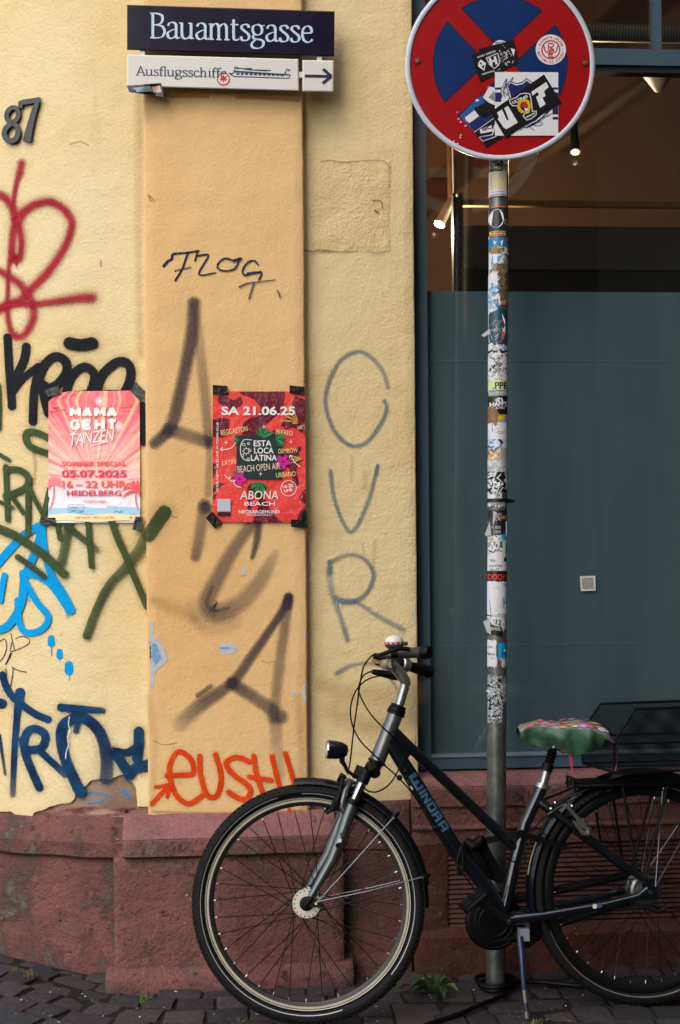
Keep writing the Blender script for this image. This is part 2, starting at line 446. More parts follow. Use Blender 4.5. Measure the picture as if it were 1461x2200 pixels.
# wall strip between pilaster and shop window
XB1 = onY(894, 1000, Y_BAY).x
ZB0 = zat(1721, Y_BAY, 775)
mb = MB(); slab(mb, XP1-.06, XB1, ZB0, 6.0, Y_BAY, 4.95, .006)
bay_wall = mb.build('side_wall', M_BAY, house, True)
mb = MB(); rows = []
def patch_rows():
    L, T, Rr, B = 684, 343, 842, 546
    for i in range(22):
        v = i/21; row = []
        for j in range(18):
            u = j/17; e = min(u, 1-u, v, 1-v)
            x = L+(Rr-L)*u; y = T+(B-T)*v
            if j == 0: x -= 24
            if j in (0, 17): x += 3*mnoise.noise(Vector((i*.7, 1, j)))
            if i in (0, 21): y += 4*mnoise.noise(Vector((j*.6, 9, i)))
            o = -.001 if e < .001 else .0022+.0022*mnoise.noise(Vector((x*.045, y*.045, 0)))
            row.append(S_bay(x, y, o))
        yield row
mb.grid(list(patch_rows())); mb.build('render_patch', M_PATCH, house, True, label='rough rectangular patch in the render beside the window')
# wall above the window, and the far side of it
XW1 = 3.1
mb = MB(); mb.box((XB1, Y_BAY+.003, 3.55), (XW1+.6, 4.95, 6.0)); mb.box((XW1, Y_BAY+.003, .5), (XW1+.6, 4.95, 3.547))
mb.build('window_surround', M_BAY, house)
# ------------------------------------------------------------------ plinths
def prof_dense(pr, d=.02):
    out = []
    for a, b in zip(pr, pr[1:]):
        m = max(1, int(math.dist(a, b)/d))
        for k in range(m): out.append((a[0]+(b[0]-a[0])*k/m, a[1]+(b[1]-a[1])*k/m))
    out.append(pr[-1]); return out
def course(mb, x0, x1, pr, dx=.02, ja=.003, ends=True, yback=4.9):
    pr = prof_dense(pr); k = max(2, int((x1-x0)/dx)); rows = []
    for i in range(k+1):
        x = x0+(x1-x0)*i/k
        rr = [jit(Vector((x, y, z)), ja, 9) for y, z in pr]
        if i in (0, k): rr = [Vector((p.x+(.004 if i == 0 else -.004), p.y+.004, p.z)) for p in rr]
        rows.append(rr)
    if ends:
        for q in (0, -1):
            bk = [Vector((rows[q][0].x, yback, p.z)) for p in rows[q]]
            edge = [Vector((p.x+(-.004 if q == 0 else .004), p.y+.005, p.z)) for p in rows[q]]
            rows = [bk, edge]+rows if q == 0 else rows+[edge, bk]
    mb.grid(rows)
# curved plinth at the left
prL = [(-.014,.512),(-.008,.508),(.004,.497),(.034,.440),(.040,.434),(.040,.390),(.030,.382),(.012,.376),(.020,.357),(.024,.27),(.026,-.1)]
a_end = math.atan2(XC-onY(268, 1800, 4.6).x, YC-4.6)
mb = MB(); rows = []
phl = [a_end-R(10)+R(1.0)*i for i in range(100)]
for ph in phl:
    rr = []
    for o_, z in prof_dense(prL):
        p = cylpt(ph, z, o_); q = jit(p, .004, 8); rr.append(q)
    rows.append(rr)
mb.grid(rows); mb.build('curved_plinth', M_STONE_L, house, True)
# pilaster plinth
YP = Y_PIL
xa, xb = onY(262, 1800, 4.5).x, onY(722, 1800, 4.5).x
mb = MB(); course(mb, xa, xb, [(YP+.02,.537),(YP-.004,.535),(YP-.02,.522),(YP-.060,.470)], ja=.002)
mb.build('plinth_top', M_STONE_TOP, house, True, label='sloping pink top of the pilaster plinth')
mb = MB()
course(mb, xa+.002, xb-.002, [(YP-.056,.470),(YP-.064,.464),(YP-.066,.418),(YP-.050,.409),(YP-.038,.408)], ja=.002)
xa2, xb2 = onY(245, 1950, 4.53).x, onY(739, 1950, 4.53).x
course(mb, xa2, xb2, [(4.84,.4085),(YP-.030,.407),(YP-.040,.398),(YP-.046,.38),(YP-.042,.2),(YP-.040,.062)], ja=.004)
xa3, xb3 = onY(228, 2100, 4.5).x, onY(760, 2100, 4.5).x
course(mb, xa3, xb3, [(4.80,.066),(YP-.036,.064),(YP-.050,.056),(YP-.076,.036),(YP-.082,.024),(YP-.084,-.1)], ja=.004)
mb.build('pilaster_plinth', M_STONE, house, True)
mb = MB(); mb.box((xa+.012, 4.585, .40), (XP1-.02, 4.83, .532)); mb.box((xa2+.01, 4.56, -.1), (xb2-.01, 4.80, .409)); mb.box((XP1-.12, 4.68, -.1), (XB1, 4.88, ZB0+.04))
x_a, x_b = onY(282, 1740, 4.60).x, onY(322, 1740, 4.60).x
course(mb, x_a, x_b, [(4.64, zat(1733, 4.62)), (4.615, zat(1737, 4.6)), (4.60, .53), (4.59, .50)], ja=.003, yback=4.82)
mb.build('plinth_core', M_STONE_TOP, house)
# strip plinth and the plinth under the window
xs0, xs1 = XP1-.05, onY(885, 1900, 4.60).x
mb = MB()
course(mb, xs0, xs1-.002, [(4.66,ZB0+.006),(4.622,ZB0-.002),(4.613,ZB0-.014),(4.612,.45),(4.606,.43),(4.606,.40),(4.612,.395),(4.610,.06),(4.585,.05),(4.575,-.1)], ja=.003)
mb.build('side_plinth', M_STONE, house, True)
xv0 = onY(965, 1900, 4.59).x
mb = MB()
course(mb, xs1+.003, XW1+.6, [(4.90,.632),(4.66,.628),(4.635,.618),(4.60,.598)], ja=.002)
mb.build('sill_stone', M_STONE_TOP, house, True, label='pink stone sill under the shop window')
mb = MB()
course(mb, xs1+.002, XW1+.6, [(4.602,.597),(4.592,.590),(4.588,.535),(4.596,.527),(4.596,.475),(4.583,.468),(4.583,.462),(4.594,.454),(4.594,.41)], ja=.003)
mb.build('window_plinth', M_STONE, house, True); mb = MB()
course(mb, xs1+.004, xv0, [(4.594,.412),(4.592,.13)], ja=.003)
course(mb, xs1+.004, XW1+.6, [(4.60,.142),(4.575,.134),(4.560,.118),(4.560,-.1)], ja=.005)
mb.build('window_plinth', M_STONE_D, house, True)
M_VENT = plain('dark_red_iron', (80, 48, 42), .7, .0, .35, 14)
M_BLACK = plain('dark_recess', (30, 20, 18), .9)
mb = MB()
nsl = 17
for i in range(nsl):
    z = .140+(.408-.140)*(i+.5)/nsl
    mb.grid([[Vector((x, 4.602, z-.0085)) for x in (xv0, 2.0, 3.2)], [Vector((x, 4.606, z+.001)) for x in (xv0, 2.0, 3.2)], [Vector((x, 4.632, z+.007)) for x in (xv0, 2.0, 3.2)]])
grille = mb.build('vent_grille', M_VENT, house)
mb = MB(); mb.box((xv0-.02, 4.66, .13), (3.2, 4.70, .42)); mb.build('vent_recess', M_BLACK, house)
# ------------------------------------------------------------------ shop window
M_FRAME = plain('slate_painted_metal', (62, 84, 98), .38, .0, .08, 9)
M_SEAL = plain('black_rubber_seal', (14, 15, 17), .7)
M_GLINT = plain('grey_sill_glint', (120, 134, 142), .4, .2)  # pale grey painted in as the glint along the sill
YF, YG = 4.70, 4.735
mbw = MB()
xf0 = onY(893, 1000, YF).x-.05; xf1 = onY(921, 1000, YF).x
zb0 = zat(1652, YF, 1000); zb1 = zat(1626, YF, 1000)
mbw.use(M_FRAME)
mbw.box((onY(896.5, 1000, YF).x, YF, zb0), (xf1, YF+.07, 3.55))
mbw.box((xf1, YF+.002, zb0), (XW1, YF+.07, zb1))
zt0, zt1 = zat(139, YF, 1350), zat(104, YF, 1350)
mbw.box((xf1, YF+.002, zt0), (XW1, YF+.07, zt1))
mbw.box((onY(1407, 50, YF).x, YF+.004, zt1), (onY(1422, 50, YF).x, YF+.06, 3.55))
mbw.box((xf1, YF+.002, 3.48), (XW1, YF+.07, 3.56))
mbw.use(M_GLINT); mbw.box((xf1, YF-.004, zb1), (XW1, YF+.03, zb1+.008))
mbw.use(M_SEAL); mbw.box((XB1-.03, YF+.004, .60), (onY(896.5, 1000, YF).x, YF+.05, 3.55))
mbw.box((xf1, YF+.012, zt0-.022), (XW1, YF+.06, zt0))
mbw.box((xf1, YF+.020, .632), (XW1, YF+.09, zb0))
window = mbw.build('shop_window', None, house)
n = NT('window_glass')
tr = n.t.nodes.new('ShaderNodeBsdfTransparent'); tr.inputs[0].default_value = (.86, .88, .88, 1)
gl = n.t.nodes.new('ShaderNodeBsdfGlossy'); gl.inputs['Roughness'].default_value = .015
lw = n.t.nodes.new('ShaderNodeLayerWeight'); lw.inputs[0].default_value = .5
fr_ = n.math('ADD', n.math('MULTIPLY', n.math('POWER', lw.outputs['Facing'], 5.0), .9), .045)
mx = n.t.nodes.new('ShaderNodeMixShader'); n.t.links.new(fr_, mx.inputs[0]); n.t.links.new(tr.outputs[0], mx.inputs[1]); n.t.links.new(gl.outputs[0], mx.inputs[2])
n.t.links.new(mx.outputs[0], n.out.inputs[0]); M_GLASS = n.mat
mb = MB()
mb.box((xf1-.005, YG, zb1-.01), (XW1, YG+.006, zt0+.01)); mb.build('pane', M_GLASS, window)
mb = MB(); mb.box((xf1-.005, YG, zt1-.01), (XW1, YG+.006, 3.55)); mb.build('pane', M_GLASS, window)
zf = zat(626, YG, 1200)
n = NT('frosted_film')
tr = n.t.nodes.new('ShaderNodeBsdfTransparent'); tr.inputs[0].default_value = (.7, .8, .82, 1)
fs = n.noise(2.2, 4, .6, n.mapped((3.2, 1, .35))); sm = n.smooth(n.noise(5, 6, .7, dist=1.2), .56, .78)
fc = n.mix(n.smooth(fs, .3, .7), lin((96, 121, 130)), lin((113, 132, 139))); fc = n.mix(n.math('MULTIPLY', sm, .3), fc, lin((128, 140, 142))); fc = n.mix(n.math('MULTIPLY', n.smooth(n.vor(34), .045, .02), .5), fc, lin((160, 168, 168)))
n.fin(fc, n.math('ADD', .34, n.math('MULTIPLY', sm, .3)), 0, None, .5)
mx = n.t.nodes.new('ShaderNodeMixShader'); mx.inputs[0].default_value = .80
n.t.links.new(tr.outputs[0], mx.inputs[1]); n.t.links.new(n.b.outputs[0], mx.inputs[2]); n.t.links.new(mx.outputs[0], n.out.inputs[0])
M_FILM = n.mat
mb = MB(); mb.box((xf1-.004, YG+.009, zb1-.01), (XW1, YG+.011, zf)); mb.build('frosted_film', M_FILM, window)
mb = MB()
for y in (1386, 776): mb.box((xf1, YG+.0075, zat(y, YG, 1200)), (XW1, YG+.0088, zat(y-2.2, YG, 1200)))
mb.build('film_seam', plain('film_edge', (104, 132, 140), .5), window)
mb = MB()
def S_glass(px, py, off=0): return onY(px, py, YG-off)
mb.use(paint((205, 208, 202))); mb.quadgrid((1246,1238),(1279,1237),(1280,1269),(1248,1270), S_glass, .0012, 2, 2)
_n = NT('speckled_print'); _n.fin(_n.mix(_n.smooth(_n.noise(420, 2, .8), .47, .53), lin((70, 78, 78)), lin((186, 190, 186))), .5); mb.use(_n.mat); mb.quadgrid((1250,1242),(1275,1241),(1276,1265),(1252,1266), S_glass, .0016, 2, 2)
mb.build('sticker', None, window, label='small square pale sticker on the frosted glass')
# ------------------------------------------------------------------ shop interior
M_CEIL = plain('dark_brown_interior', (112, 72, 42), .8, 0, .25, 2)
M_BACK = plain('interior_back_wall', (72, 48, 32), .8, 0, .3, 1.5)
mb = MB()
mb.use(M_BACK); mb.box((-.2, 7.6, .5), (4.6, 7.7, 4.6)); mb.box((XB1-.03, 4.96, .5), (XB1+.02, 7.6, 4.6)); mb.box((4.5, 4.96, .5), (4.6, 7.6, 4.6))
mb.use(M_CEIL); mb.box((-.2, 4.96, 4.5), (4.6, 7.6, 4.6)); mb.box((-.2, 4.96, .40), (4.6, 7.6, .5))
mb.build('shop_room', None, house)
mb = MB(); mb.use(plain('brown_joist', (70, 44, 26), .8, 0, .25, 4))
for y_ in (5.5, 6.2, 6.9): mb.box((XB1+.03, y_, 4.32), (4.49, y_+.14, 4.499))
mb.box((1.9, 4.97, 4.36), (2.04, 7.59, 4.46)); mb.build('ceiling_joist', None, house)
M_TIMBER = plain('pale_timber', (112, 88, 54), .85, 0, .2, 8, .1)
M_DARKP = plain('dark_grey_panel', (44, 46, 50), .6)
M_DARKM = plain('black_metal', (16, 17, 18), .5, .3)
YI = 5.6
mb = MB()
a = onY(985, 441, YI); b = onY(985, 428, YI)
mb.use(M_TIMBER); mb.box((a.x, YI, a.z), (4.4, YI+.03, b.z))
mb.use(M_DARKP); mb.box((onY(990, 0, YI).x, YI+.04, zat(572, YI)), (4.4, YI+.07, zat(477, YI)))
mb.use(M_DARKM); mb.box((onY(990, 0, YI).x, YI+.05, .5), (4.4, YI+.08, zat(570, YI)))
mb.use(M_DARKM)
for x0, x1 in ((967, 973.5), (982, 988)):
    mb.box((onY(x0, 0, YI).x, YI-.03, .5), (onY(x1, 0, YI).x, YI+.01, zat(415, YI)))
mb.use(M_DARKP); mb.box((onY(972, 0, YI).x, YI+.012, .5), (onY(984, 0, YI).x, YI+.02, zat(418, YI))); mb.use(M_DARKM)
for k in range(26):
    y = 425+k*17
    mb.box((onY(973, 0, YI).x, YI-.028, zat(y+7, YI)), (onY(983, 0, YI).x, YI-.01, zat(y, YI)))
tag(mb.build('display_rack', None, None, label='black slotted rack with timber rail behind the shop window', cat='shelving rack'))
M_LAMP = NT('lit_lamp'); M_LAMP.fin((1, .85, .6), .5); M_LAMP.set(M_LAMP.b, 'Emission Color', (1, .80, .5, 1)); M_LAMP.set(M_LAMP.b, 'Emission Strength', 3.0); M_LAMP = M_LAMP.mat
M_WHITE = plain('white_enamel', (200, 192, 180), .4)
def spot(px, py, Y, r, tilt, lab, body):
    c = onY(px, py, Y); r *= .62; o = thing('spotlight', c, lab, 'lamp', 'spotlights inside the shop')
    ax = Vector(tilt).normalized(); mb = MB(); ex = ax.orthogonal()
    mb.lathe([(r*.55, -.16), (r*.8, -.15), (r, 0), (r*.86, .002), (r*.8, -.03)], c, ax, ex, 20); mb.lathe([(0, -.16), (r*.55, -.16)], c, ax, ex, 20)
    mb.build('housing', body, o, True)
    mb = MB(); mb.lathe([(0, -.02), (r*.5, -.012), (r*.82, -.018)], c, ax, ex, 20); mb.build('bulb', M_LAMP, o, True)
    ld = bpy.data.lights.new('lamp_light', 'POINT'); ld.energy = 32; ld.color = (1, .74, .46); ld.shadow_soft_size = .004
    lo = bpy.data.objects.new('lamp_light', ld); C.objects.link(lo); lo.parent = o; lo.location = ax*.05
    mb = MB(); e = c-ax*.12; mb.tube([e, e+Vector((0, .01, .12)), e+Vector((0, .02, .30))], .012, 8); mb.build('arm', body, o)
spot(944, 482, 5.7, .034, (-.45, -.32, -.84), 'lit spotlight hanging beside the black slotted rack', M_WHITE)
spot(1236, 327, 6.0, .032, (-.05, -.34, -.94), 'lit spotlight hanging below the traffic sign edge behind the glass', M_DARKM)
c = onY(1415, 158, 5.5)
o = thing('cone_lamp', c, 'white cone lamp under the window transom, unlit', 'lamp')
mb = MB(); mb.lathe([(.068, 0), (.064, -.004), (.012, -.07), (0, -.075)], c, (0, -.1, 1), (1, 0, 0), 24); mb.build('shade', plain('grey_white_enamel', (120, 114, 106), .6), o, True)
mb = MB(); mb.tube([c+Vector((0, 0, -.02)), c+Vector((.02, .1, .5)), c+Vector((.02, .1, 1.1))], .006, 6); mb.build('cord', M_DARKM, o)
mb = MB(); mb.use(plain('dark_rail_paint', (30, 21, 15), .9, 0, .1, 20, .05)); mb.tube([onY(1425, 150, 6.2), onY(1240, 282, 6.4), onY(1080, 400, 6.6)], .026, 8)
tag(mb.build('track_rail', None, None, label='dark slanting lamp rail hanging in the shop', cat='lamp rail'))
n = NT('ribbed_metal'); wv = n.t.nodes.new('ShaderNodeTexWave'); n.t.links.new(n.pos(), wv.inputs[0]); wv.inputs['Scale'].default_value = 28; wv.bands_direction = 'X'
n.fin(n.mix(wv.outputs['Fac'], lin((40, 42, 42)), lin((110, 112, 108))), .5, .4)
mb = MB(); a = onY(1285, 70, 5.1); mb.tube([Vector((a.x-.3, 5.1, a.z)), Vector((4.2, 5.1, a.z))], .033, 14)
tag(mb.build('blind_roller', n.mat, None, True, label='grey ribbed roller behind the upper pane', cat='roller'))
# ------------------------------------------------------------------ ground
n = NT('joint_earth')
M_JOINT = n.fin(n.mix(n.noise(40, 5), lin((30, 27, 26)), lin((50, 46, 42))), .95, 0, n.bump(n.noise(90, 5, .7), .006), .1)
mb = MB(); gx = [-60, -20, -6]+[-3+.15*i for i in range(41)]+[6, 20, 60]; gy = [-60, -20, -6, -2, 1, 2, 3, 3.4]+[3.6+.1*i for i in range(14)]+[6, 20, 60]
mb.grid([[Vector((x, y, gz(x, y)-.007)) for x in gx] for y in gy])
mb.build('ground', M_JOINT, None, True, kind='structure')
def setts(name, c1, c2, bumpd=.003):
    n = NT(name)
    oi = n.t.nodes.new('ShaderNodeAttribute'); oi.attribute_name = 'dens'
    col = n.mix(oi.outputs['Fac'], lin(c1), lin(c2))
    col = n.mix(n.math('MULTIPLY', n.smooth(n.noise(24, 6, .7), .45, .8), .6), col, tuple(x*.45 for x in lin(c1)))
    col = n.mix(n.math('MULTIPLY', n.smooth(n.noise(160, 3), .58, .75), .35), col, lin((150, 138, 132)))
    h = n.math('ADD', n.noise(28, 6, .65), n.math('MULTIPLY', n.noise(170, 4, .7), .4))
    return n.fin(col, .72, 0, n.bump(h, bumpd, 1.0), .35)
M_SETT = setts('purple_porphyry_setts', (42, 39, 42), (70, 61, 62), .010)
M_SETT2 = setts('grey_granite_setts', (38, 41, 45), (58, 60, 63), .009)
mb = MB(); random.seed(11)
def sett(mb, cx, cy, lx, ly, ang, dz):
    d = random.random(); nb = len(mb.v); n_ = 8
    ca, sa = math.cos(ang), math.sin(ang); sk = random.uniform(-.12, .12)
    tx, ty = random.uniform(-.05, .05), random.uniform(-.06, .06)
    rr = []
    for i in range(n_+1):
        row = []
        for j in range(n_+1):
            u, v = -1+2*i/n_, -1+2*j/n_
            # rounded, uneven block
            e = max(abs(u), abs(v)); h = -.0 if e < .45 else -.009*((e-.45)/.55)**2
            if e > .99: h -= .03
            k = 1.0 if e > .99 else (1.28 if e > .7 else 1.12)
            x = u*lx/2*k*(1+.06*v*sk*8*.1)+sk*v*.02; y = v*ly/2*k
            x += .004*mnoise.noise(Vector((cx*9+u, cy*9+v, 2))); y += .004*mnoise.noise(Vector((cx*9+u, cy*9+v, 7)))
            X, Y = cx+x*ca-y*sa, cy+x*sa+y*ca
            z = gz(X)+dz+h+tx*x+ty*y+.003*mnoise.noise(Vector((X*22, Y*22, 4)))
            row.append((X, Y, z))
        rr.append(row)
    for row in rr:
        for p in row: mb.V(p, (0, 0), d)
    for i in range(n_):
        for j in range(n_):
            b = nb+i*(n_+1)+j; mb.Fc((b, b+n_+1, b+n_+2, b+1))
row_y = 4.70; ri = 0
while row_y > 2.9:
    gran = row_y < 4.20
    ly = random.uniform(.082, .112) if not gran else random.uniform(.10, .13)
    mb.use(M_SETT2 if gran else M_SETT)
    x = -1.9+random.uniform(-.1, 0)
    while x < 2.6:
        lx = random.uniform(.085, .145) if not gran else random.uniform(.11, .17)
        X = x+lx/2; bend = .38*max(0, -.15-X)*1.0
        yy = row_y-ly/2+bend*.9+random.uniform(-.004, .004)
        sett(mb, X, yy, lx-.006, ly-.006, R(random.uniform(-3, 3))-(.42*min(1, max(0, (-.15-X)*3))), random.uniform(-.007, .006))
        x += lx
    row_y -= ly; ri += 1
mb.build('pavement', None, None, True, kind='structure')
M_OPP = stucco('opposite_render', (84, 80, 74), (70, 66, 60))
mb = MB(); mb.box((-1.2, -2.6, -.05), (16, -1.4, 9))
mb2 = MB(); mb2.box((2.2, 1.2, -.05), (7, 4.5, 11)); mb2.build('added_shade_block', M_OPP, None, label='unseen block added right of the shop window to shade the lower right', cat='building')  # unseen block, added to keep light off the lower right
opp = mb.build('opposite_house', M_OPP, None, label='plain rendered house across the narrow lane', cat='building')  # out of view; height and distance set to shade the lower wall
# ------------------------------------------------------------------ graffiti (paint on the walls: sub-parts)
_halo = {}
def tagged(name_mat, strokes, surf, wall, label, base=.0014):
    mb = MB()
    if name_mat.name in HALO:
        if name_mat.name not in _halo: _halo[name_mat.name] = spray('overspray', HALO[name_mat.name], .0, 1.3, None, 1.3)
        mb.use(_halo[name_mat.name])
        for i, st in enumerate(strokes):
            wd = st[1]; k = 2.3; mb.stroke(st[0], [q*k for q in wd] if isinstance(wd, list) else wd*k, surf, base-.0005+2e-5*i, .26, step=5)
        mb.use(name_mat)
    for i, st in enumerate(strokes):
        pts, wd = st[0], st[1]; dn = st[2] if len(st) > 2 else 1.0
        if name_mat is G_DUST: dn = [d*.8 for d in dn] if isinstance(dn, list) else dn*.8; wd = ([q*.88 for q in wd] if isinstance(wd, list) else wd*.88) if name_mat is G_DUST else wd
        if name_mat is G_RED: wd = [q*1.45 for q in wd]
        if name_mat is G_GREY: wd = [q*1.15 for q in wd] if isinstance(wd, list) else wd*1.15; dn = [d*.72 for d in dn] if isinstance(dn, list) else dn*.72
        mb.stroke(pts, wd, surf, base+.00035*i, dn, step=4)
    return mb.build('graffiti', None if mb.mats else name_mat, wall, label=label)
HALO = {'black_spray': (30, 32, 36), 'olive_spray': (60, 76, 46), 'navy_spray': (24, 50, 84), 'orange_spray': (206, 76, 26), 'red_spray': (150, 40, 54)}
G_RED = spray('red_spray', (146, 30, 46), .0, .5, None, 1.5)
G_BLACK = spray('black_spray', (24, 26, 32), .80, .22)
G_GREEN = spray('olive_spray', (50, 66, 40), .72, .35, (66, 82, 50))
G_BLUE = spray('blue_spray', (0, 150, 212), .90, .12, (0, 140, 205))
G_NAVY = spray('navy_spray', (14, 34, 66), .76, .25, (20, 66, 104))
G_INK = spray('dark_marker', (30, 42, 66), .55, 1.1)
G_DUST = spray('charcoal_spray', (54, 49, 60), .3, .5, None, 1.0, .9)
G_STAIN = spray('brown_stain', (150, 112, 62), .0, .8, None, 1.2)
G_CRACK = spray('crack_line', (104, 78, 46), .5, .9)
G_ORANGE = spray('orange_spray', (204, 58, 14), .72, .3, (214, 74, 20))
G_GREY = spray('grey_blue_spray', (100, 114, 126), .1, .9, None, 1.2)
G_WHITE = spray('white_marker', (200, 210, 216), .6, .9)
tagged(G_RED, [
 ([(46,352),(42,372),(36,392),(31,418),(28,446),(29,470)], [26,15,13,14], .95),
 ([(-14,416),(0,420),(14,428),(27,448),(35,468),(42,495),(46,520),(44,545),(36,560),(28,552),(25,525),(30,490),(40,470),(58,450),(80,438),(108,434),(135,448),(150,467),(154,484),(145,518),(125,554),(96,592),(67,621),(48,641),(24,653),(0,664),(-20,672)], [24,22,26,22,25,22], .95),
 ([(24,540),(19,570),(17,610),(16,660),(18,690),(26,716),(38,724),(55,716),(69,690),(72,668),(66,646),(55,626),(40,608),(22,596),(0,583),(-18,576)], [12,13,14,20,24,22,20], .85),
 ([(-14,664),(24,655),(72,653),(120,648),(168,641),(196,640)], [20,16,24,30], .85)], S_left, left_wall, 'blurred red heart shaped tag', .0012)
tagged(G_BLACK, [
 ([(16,725),(20,800),(24,848),(25,872)], 20), ([(56,745),(52,771),(37,805),(25,830)], 21), ([(82,787),(50,812),(26,842)], 17),
 ([(84,790),(76,824),(72,850),(70,905)], 20), ([(84,810),(96,783),(118,766),(140,776),(142,800),(122,826),(96,838)], 22),
 ([(92,830),(98,855),(106,885)], 28), ([(140,848),(150,815),(165,796),(182,788),(198,797),(202,815),(192,848)], 21),
 ([(205,848),(217,809),(241,784),(263,776),(279,789),(279,817),(266,846)], 22), ([(122,852),(200,846),(272,846)], 18),
 ([(149,737),(173,741),(197,737)], 29), ([(306,870),(309,905),(307,950)], 16)], S_left, left_wall, 'thick black lettering ending in loops behind the pink poster', .0030)
tagged(G_GREEN, [
 ([(112,945),(85,932),(60,928),(55,942),(64,958),(84,968),(110,976)], 17), ([(-6,974),(6,981),(18,988)], 10), ([(-3,825),(-1,870),(-2,922)], 8),
 ([(12,1002),(14,1060),(16,1116)], 13), ([(12,1009),(37,1009),(56,1019),(61,1036),(49,1051),(12,1066)], 16), ([(22,1063),(36,1082),(50,1102)], 11),
 ([(60,1030),(60,1090),(60,1146)], 14), ([(60,1042),(76,1076),(97,1114)], 11), ([(106,1050),(98,1085),(90,1120)], 12), ([(-6,1076),(10,1083),(25,1090)], 9),
 ([(-8,1134),(22,1146),(49,1161),(98,1196),(137,1233)], 22, .88), ([(38,1197),(66,1216),(94,1238)], 15, [.95,.7]),
 ([(122,1118),(125,1140),(129,1158)], 12), ([(148,1120),(140,1165),(131,1208)], 20, .78), ([(132,1120),(166,1148),(206,1180)], 16, [.9,.9,.4]),
 ([(188,1118),(192,1168),(196,1217)], 13), ([(239,1118),(252,1155),(270,1195),(290,1243),(316,1303)], 17, .92),
 ([(318,1146),(300,1180),(270,1218),(235,1255),(208,1305),(185,1366)], [34,24,19,18,18], [.55,.8,.9,.9])], S_left, left_wall, 'olive green tag running under the pink poster', .0068)
tagged(G_GREEN, [([(353,1101),(338,1122),(319.5,1150)], [34,34], [.95,.75])], S_pil, pilaster, 'end of the olive tag on the pilaster edge')
tagged(G_BLUE, [
 ([(92,1127),(56,1146),(25,1176),(-8,1214)], 19), ([(90,1136),(79,1176),(61,1220),(50,1238)], 19), ([(90,1140),(96,1188),(110,1235),(132,1272),(150,1310)], [18,16,18,24]),
 ([(49,1232),(80,1236),(110,1256),(142,1300)], 18), ([(51,1246),(44,1299),(18,1343),(-8,1354)], 19),
 ([(54,1250),(78,1292),(102,1322),(98,1343),(79,1357),(54,1358),(41,1337),(37,1290)], 15), ([(9,1236),(4,1262),(0,1290)], 14),
 ([(60,1268),(61,1292)], 2), ([(143,1318),(144,1328)], 2)], S_left, left_wall, 'bright blue outlined tag below the pink poster', .0050)
mb = MB()
for (x, y, rx, ry, t) in ((110,1377,8.5,11,1409),(128,1405,7.5,10,1419),(148,1435,10,13,1461)):
    mb.stroke([(x, y-.6*rx), (x, y+.6*rx)], [rx*1.9, rx*2], S_left, .0014, 1, False); mb.stroke([(x+.5, y+ry), (x+.5, t)], [3, 1.6], S_left, .0018)
mb.build('graffiti', G_BLUE, left_wall, label='three bright blue paint drips in a slanting row')
tagged(G_INK, [([(23,1361),(27,1380),(30,1397),(22,1399),(25,1380)], 2.2), ([(33,1372),(45,1367),(60,1371),(63,1381),(46,1392),(27,1399)], 2.2), ([(0,1378),(10,1372),(14,1390),(8,1410),(-4,1424)], 2.2),
 ([(23,1404),(18,1416),(12,1427)], [6,3]), ([(25,1433),(38,1440),(56,1444)], 2.5), ([(28,1434),(26,1455),(21,1478)], 2.2), ([(12,1437),(14,1450)], 2)], S_left, left_wall, 'thin black pen scribble above the navy letters')
tagged(G_NAVY, [
 ([(5,1450),(14,1477),(28,1498),(51,1517),(77,1535),(103,1546)], 18), ([(43,1489),(38,1526),(32,1596),(28,1677),(27,1708)], [26,17,16,15,13], [1,1,1,.9,.4]),
 ([(-8,1510),(4,1512)], 24), ([(-2,1580),(5,1625),(11,1664)], [9,6], [1,.5]), ([(49,1590),(56,1625),(70,1660),(84,1692)], 20),
 ([(50,1598),(58,1574),(74,1566),(94,1575),(97,1591),(86,1608),(56,1612)], 20), ([(86,1614),(112,1638),(140,1664)], 17, [1,1,.5]),
 ([(131,1520),(176,1524),(220,1527)], [20,19,14], [1,1,.8]), ([(166,1540),(138,1556),(131,1584),(140,1631),(160,1677),(172,1702)], [26,27,26,27], 1),
 ([(160,1541),(186,1546),(210,1568),(224,1600),(229,1640),(227,1672)], [26,27,30,31], [.97,.95,.8,.6]), ([(166,1556),(163,1570)], 14, .8),
 ([(298,1572),(298,1600),(294,1630)], 25), ([(246,1614),(272,1617),(296,1604)], 19), ([(247,1618),(262,1640),(278,1664)], 25), ([(317,1645),(292,1650),(276,1666)], [30,27,24])], S_left, left_wall, 'large navy letters TRO above the broken render', .0014)
tagged(G_WHITE, [([(149,1540),(147,1556),(150,1570),(145,1585),(147,1600),(142,1616),(141,1630)], 2.6, .8)], S_left, left_wall, 'thin white scribble on the navy letter O', .0080)
tagged(G_BLUE, [([(176,1712),(190,1704),(212,1704),(228,1710),(216,1722),(190,1726)], 5, .55), ([(264,1698),(272,1706),(276,1712)], 9, .6)], lambda x, y, o: S_left(x, y, o-.010), left_wall, 'faded blue paint on the bare masonry')
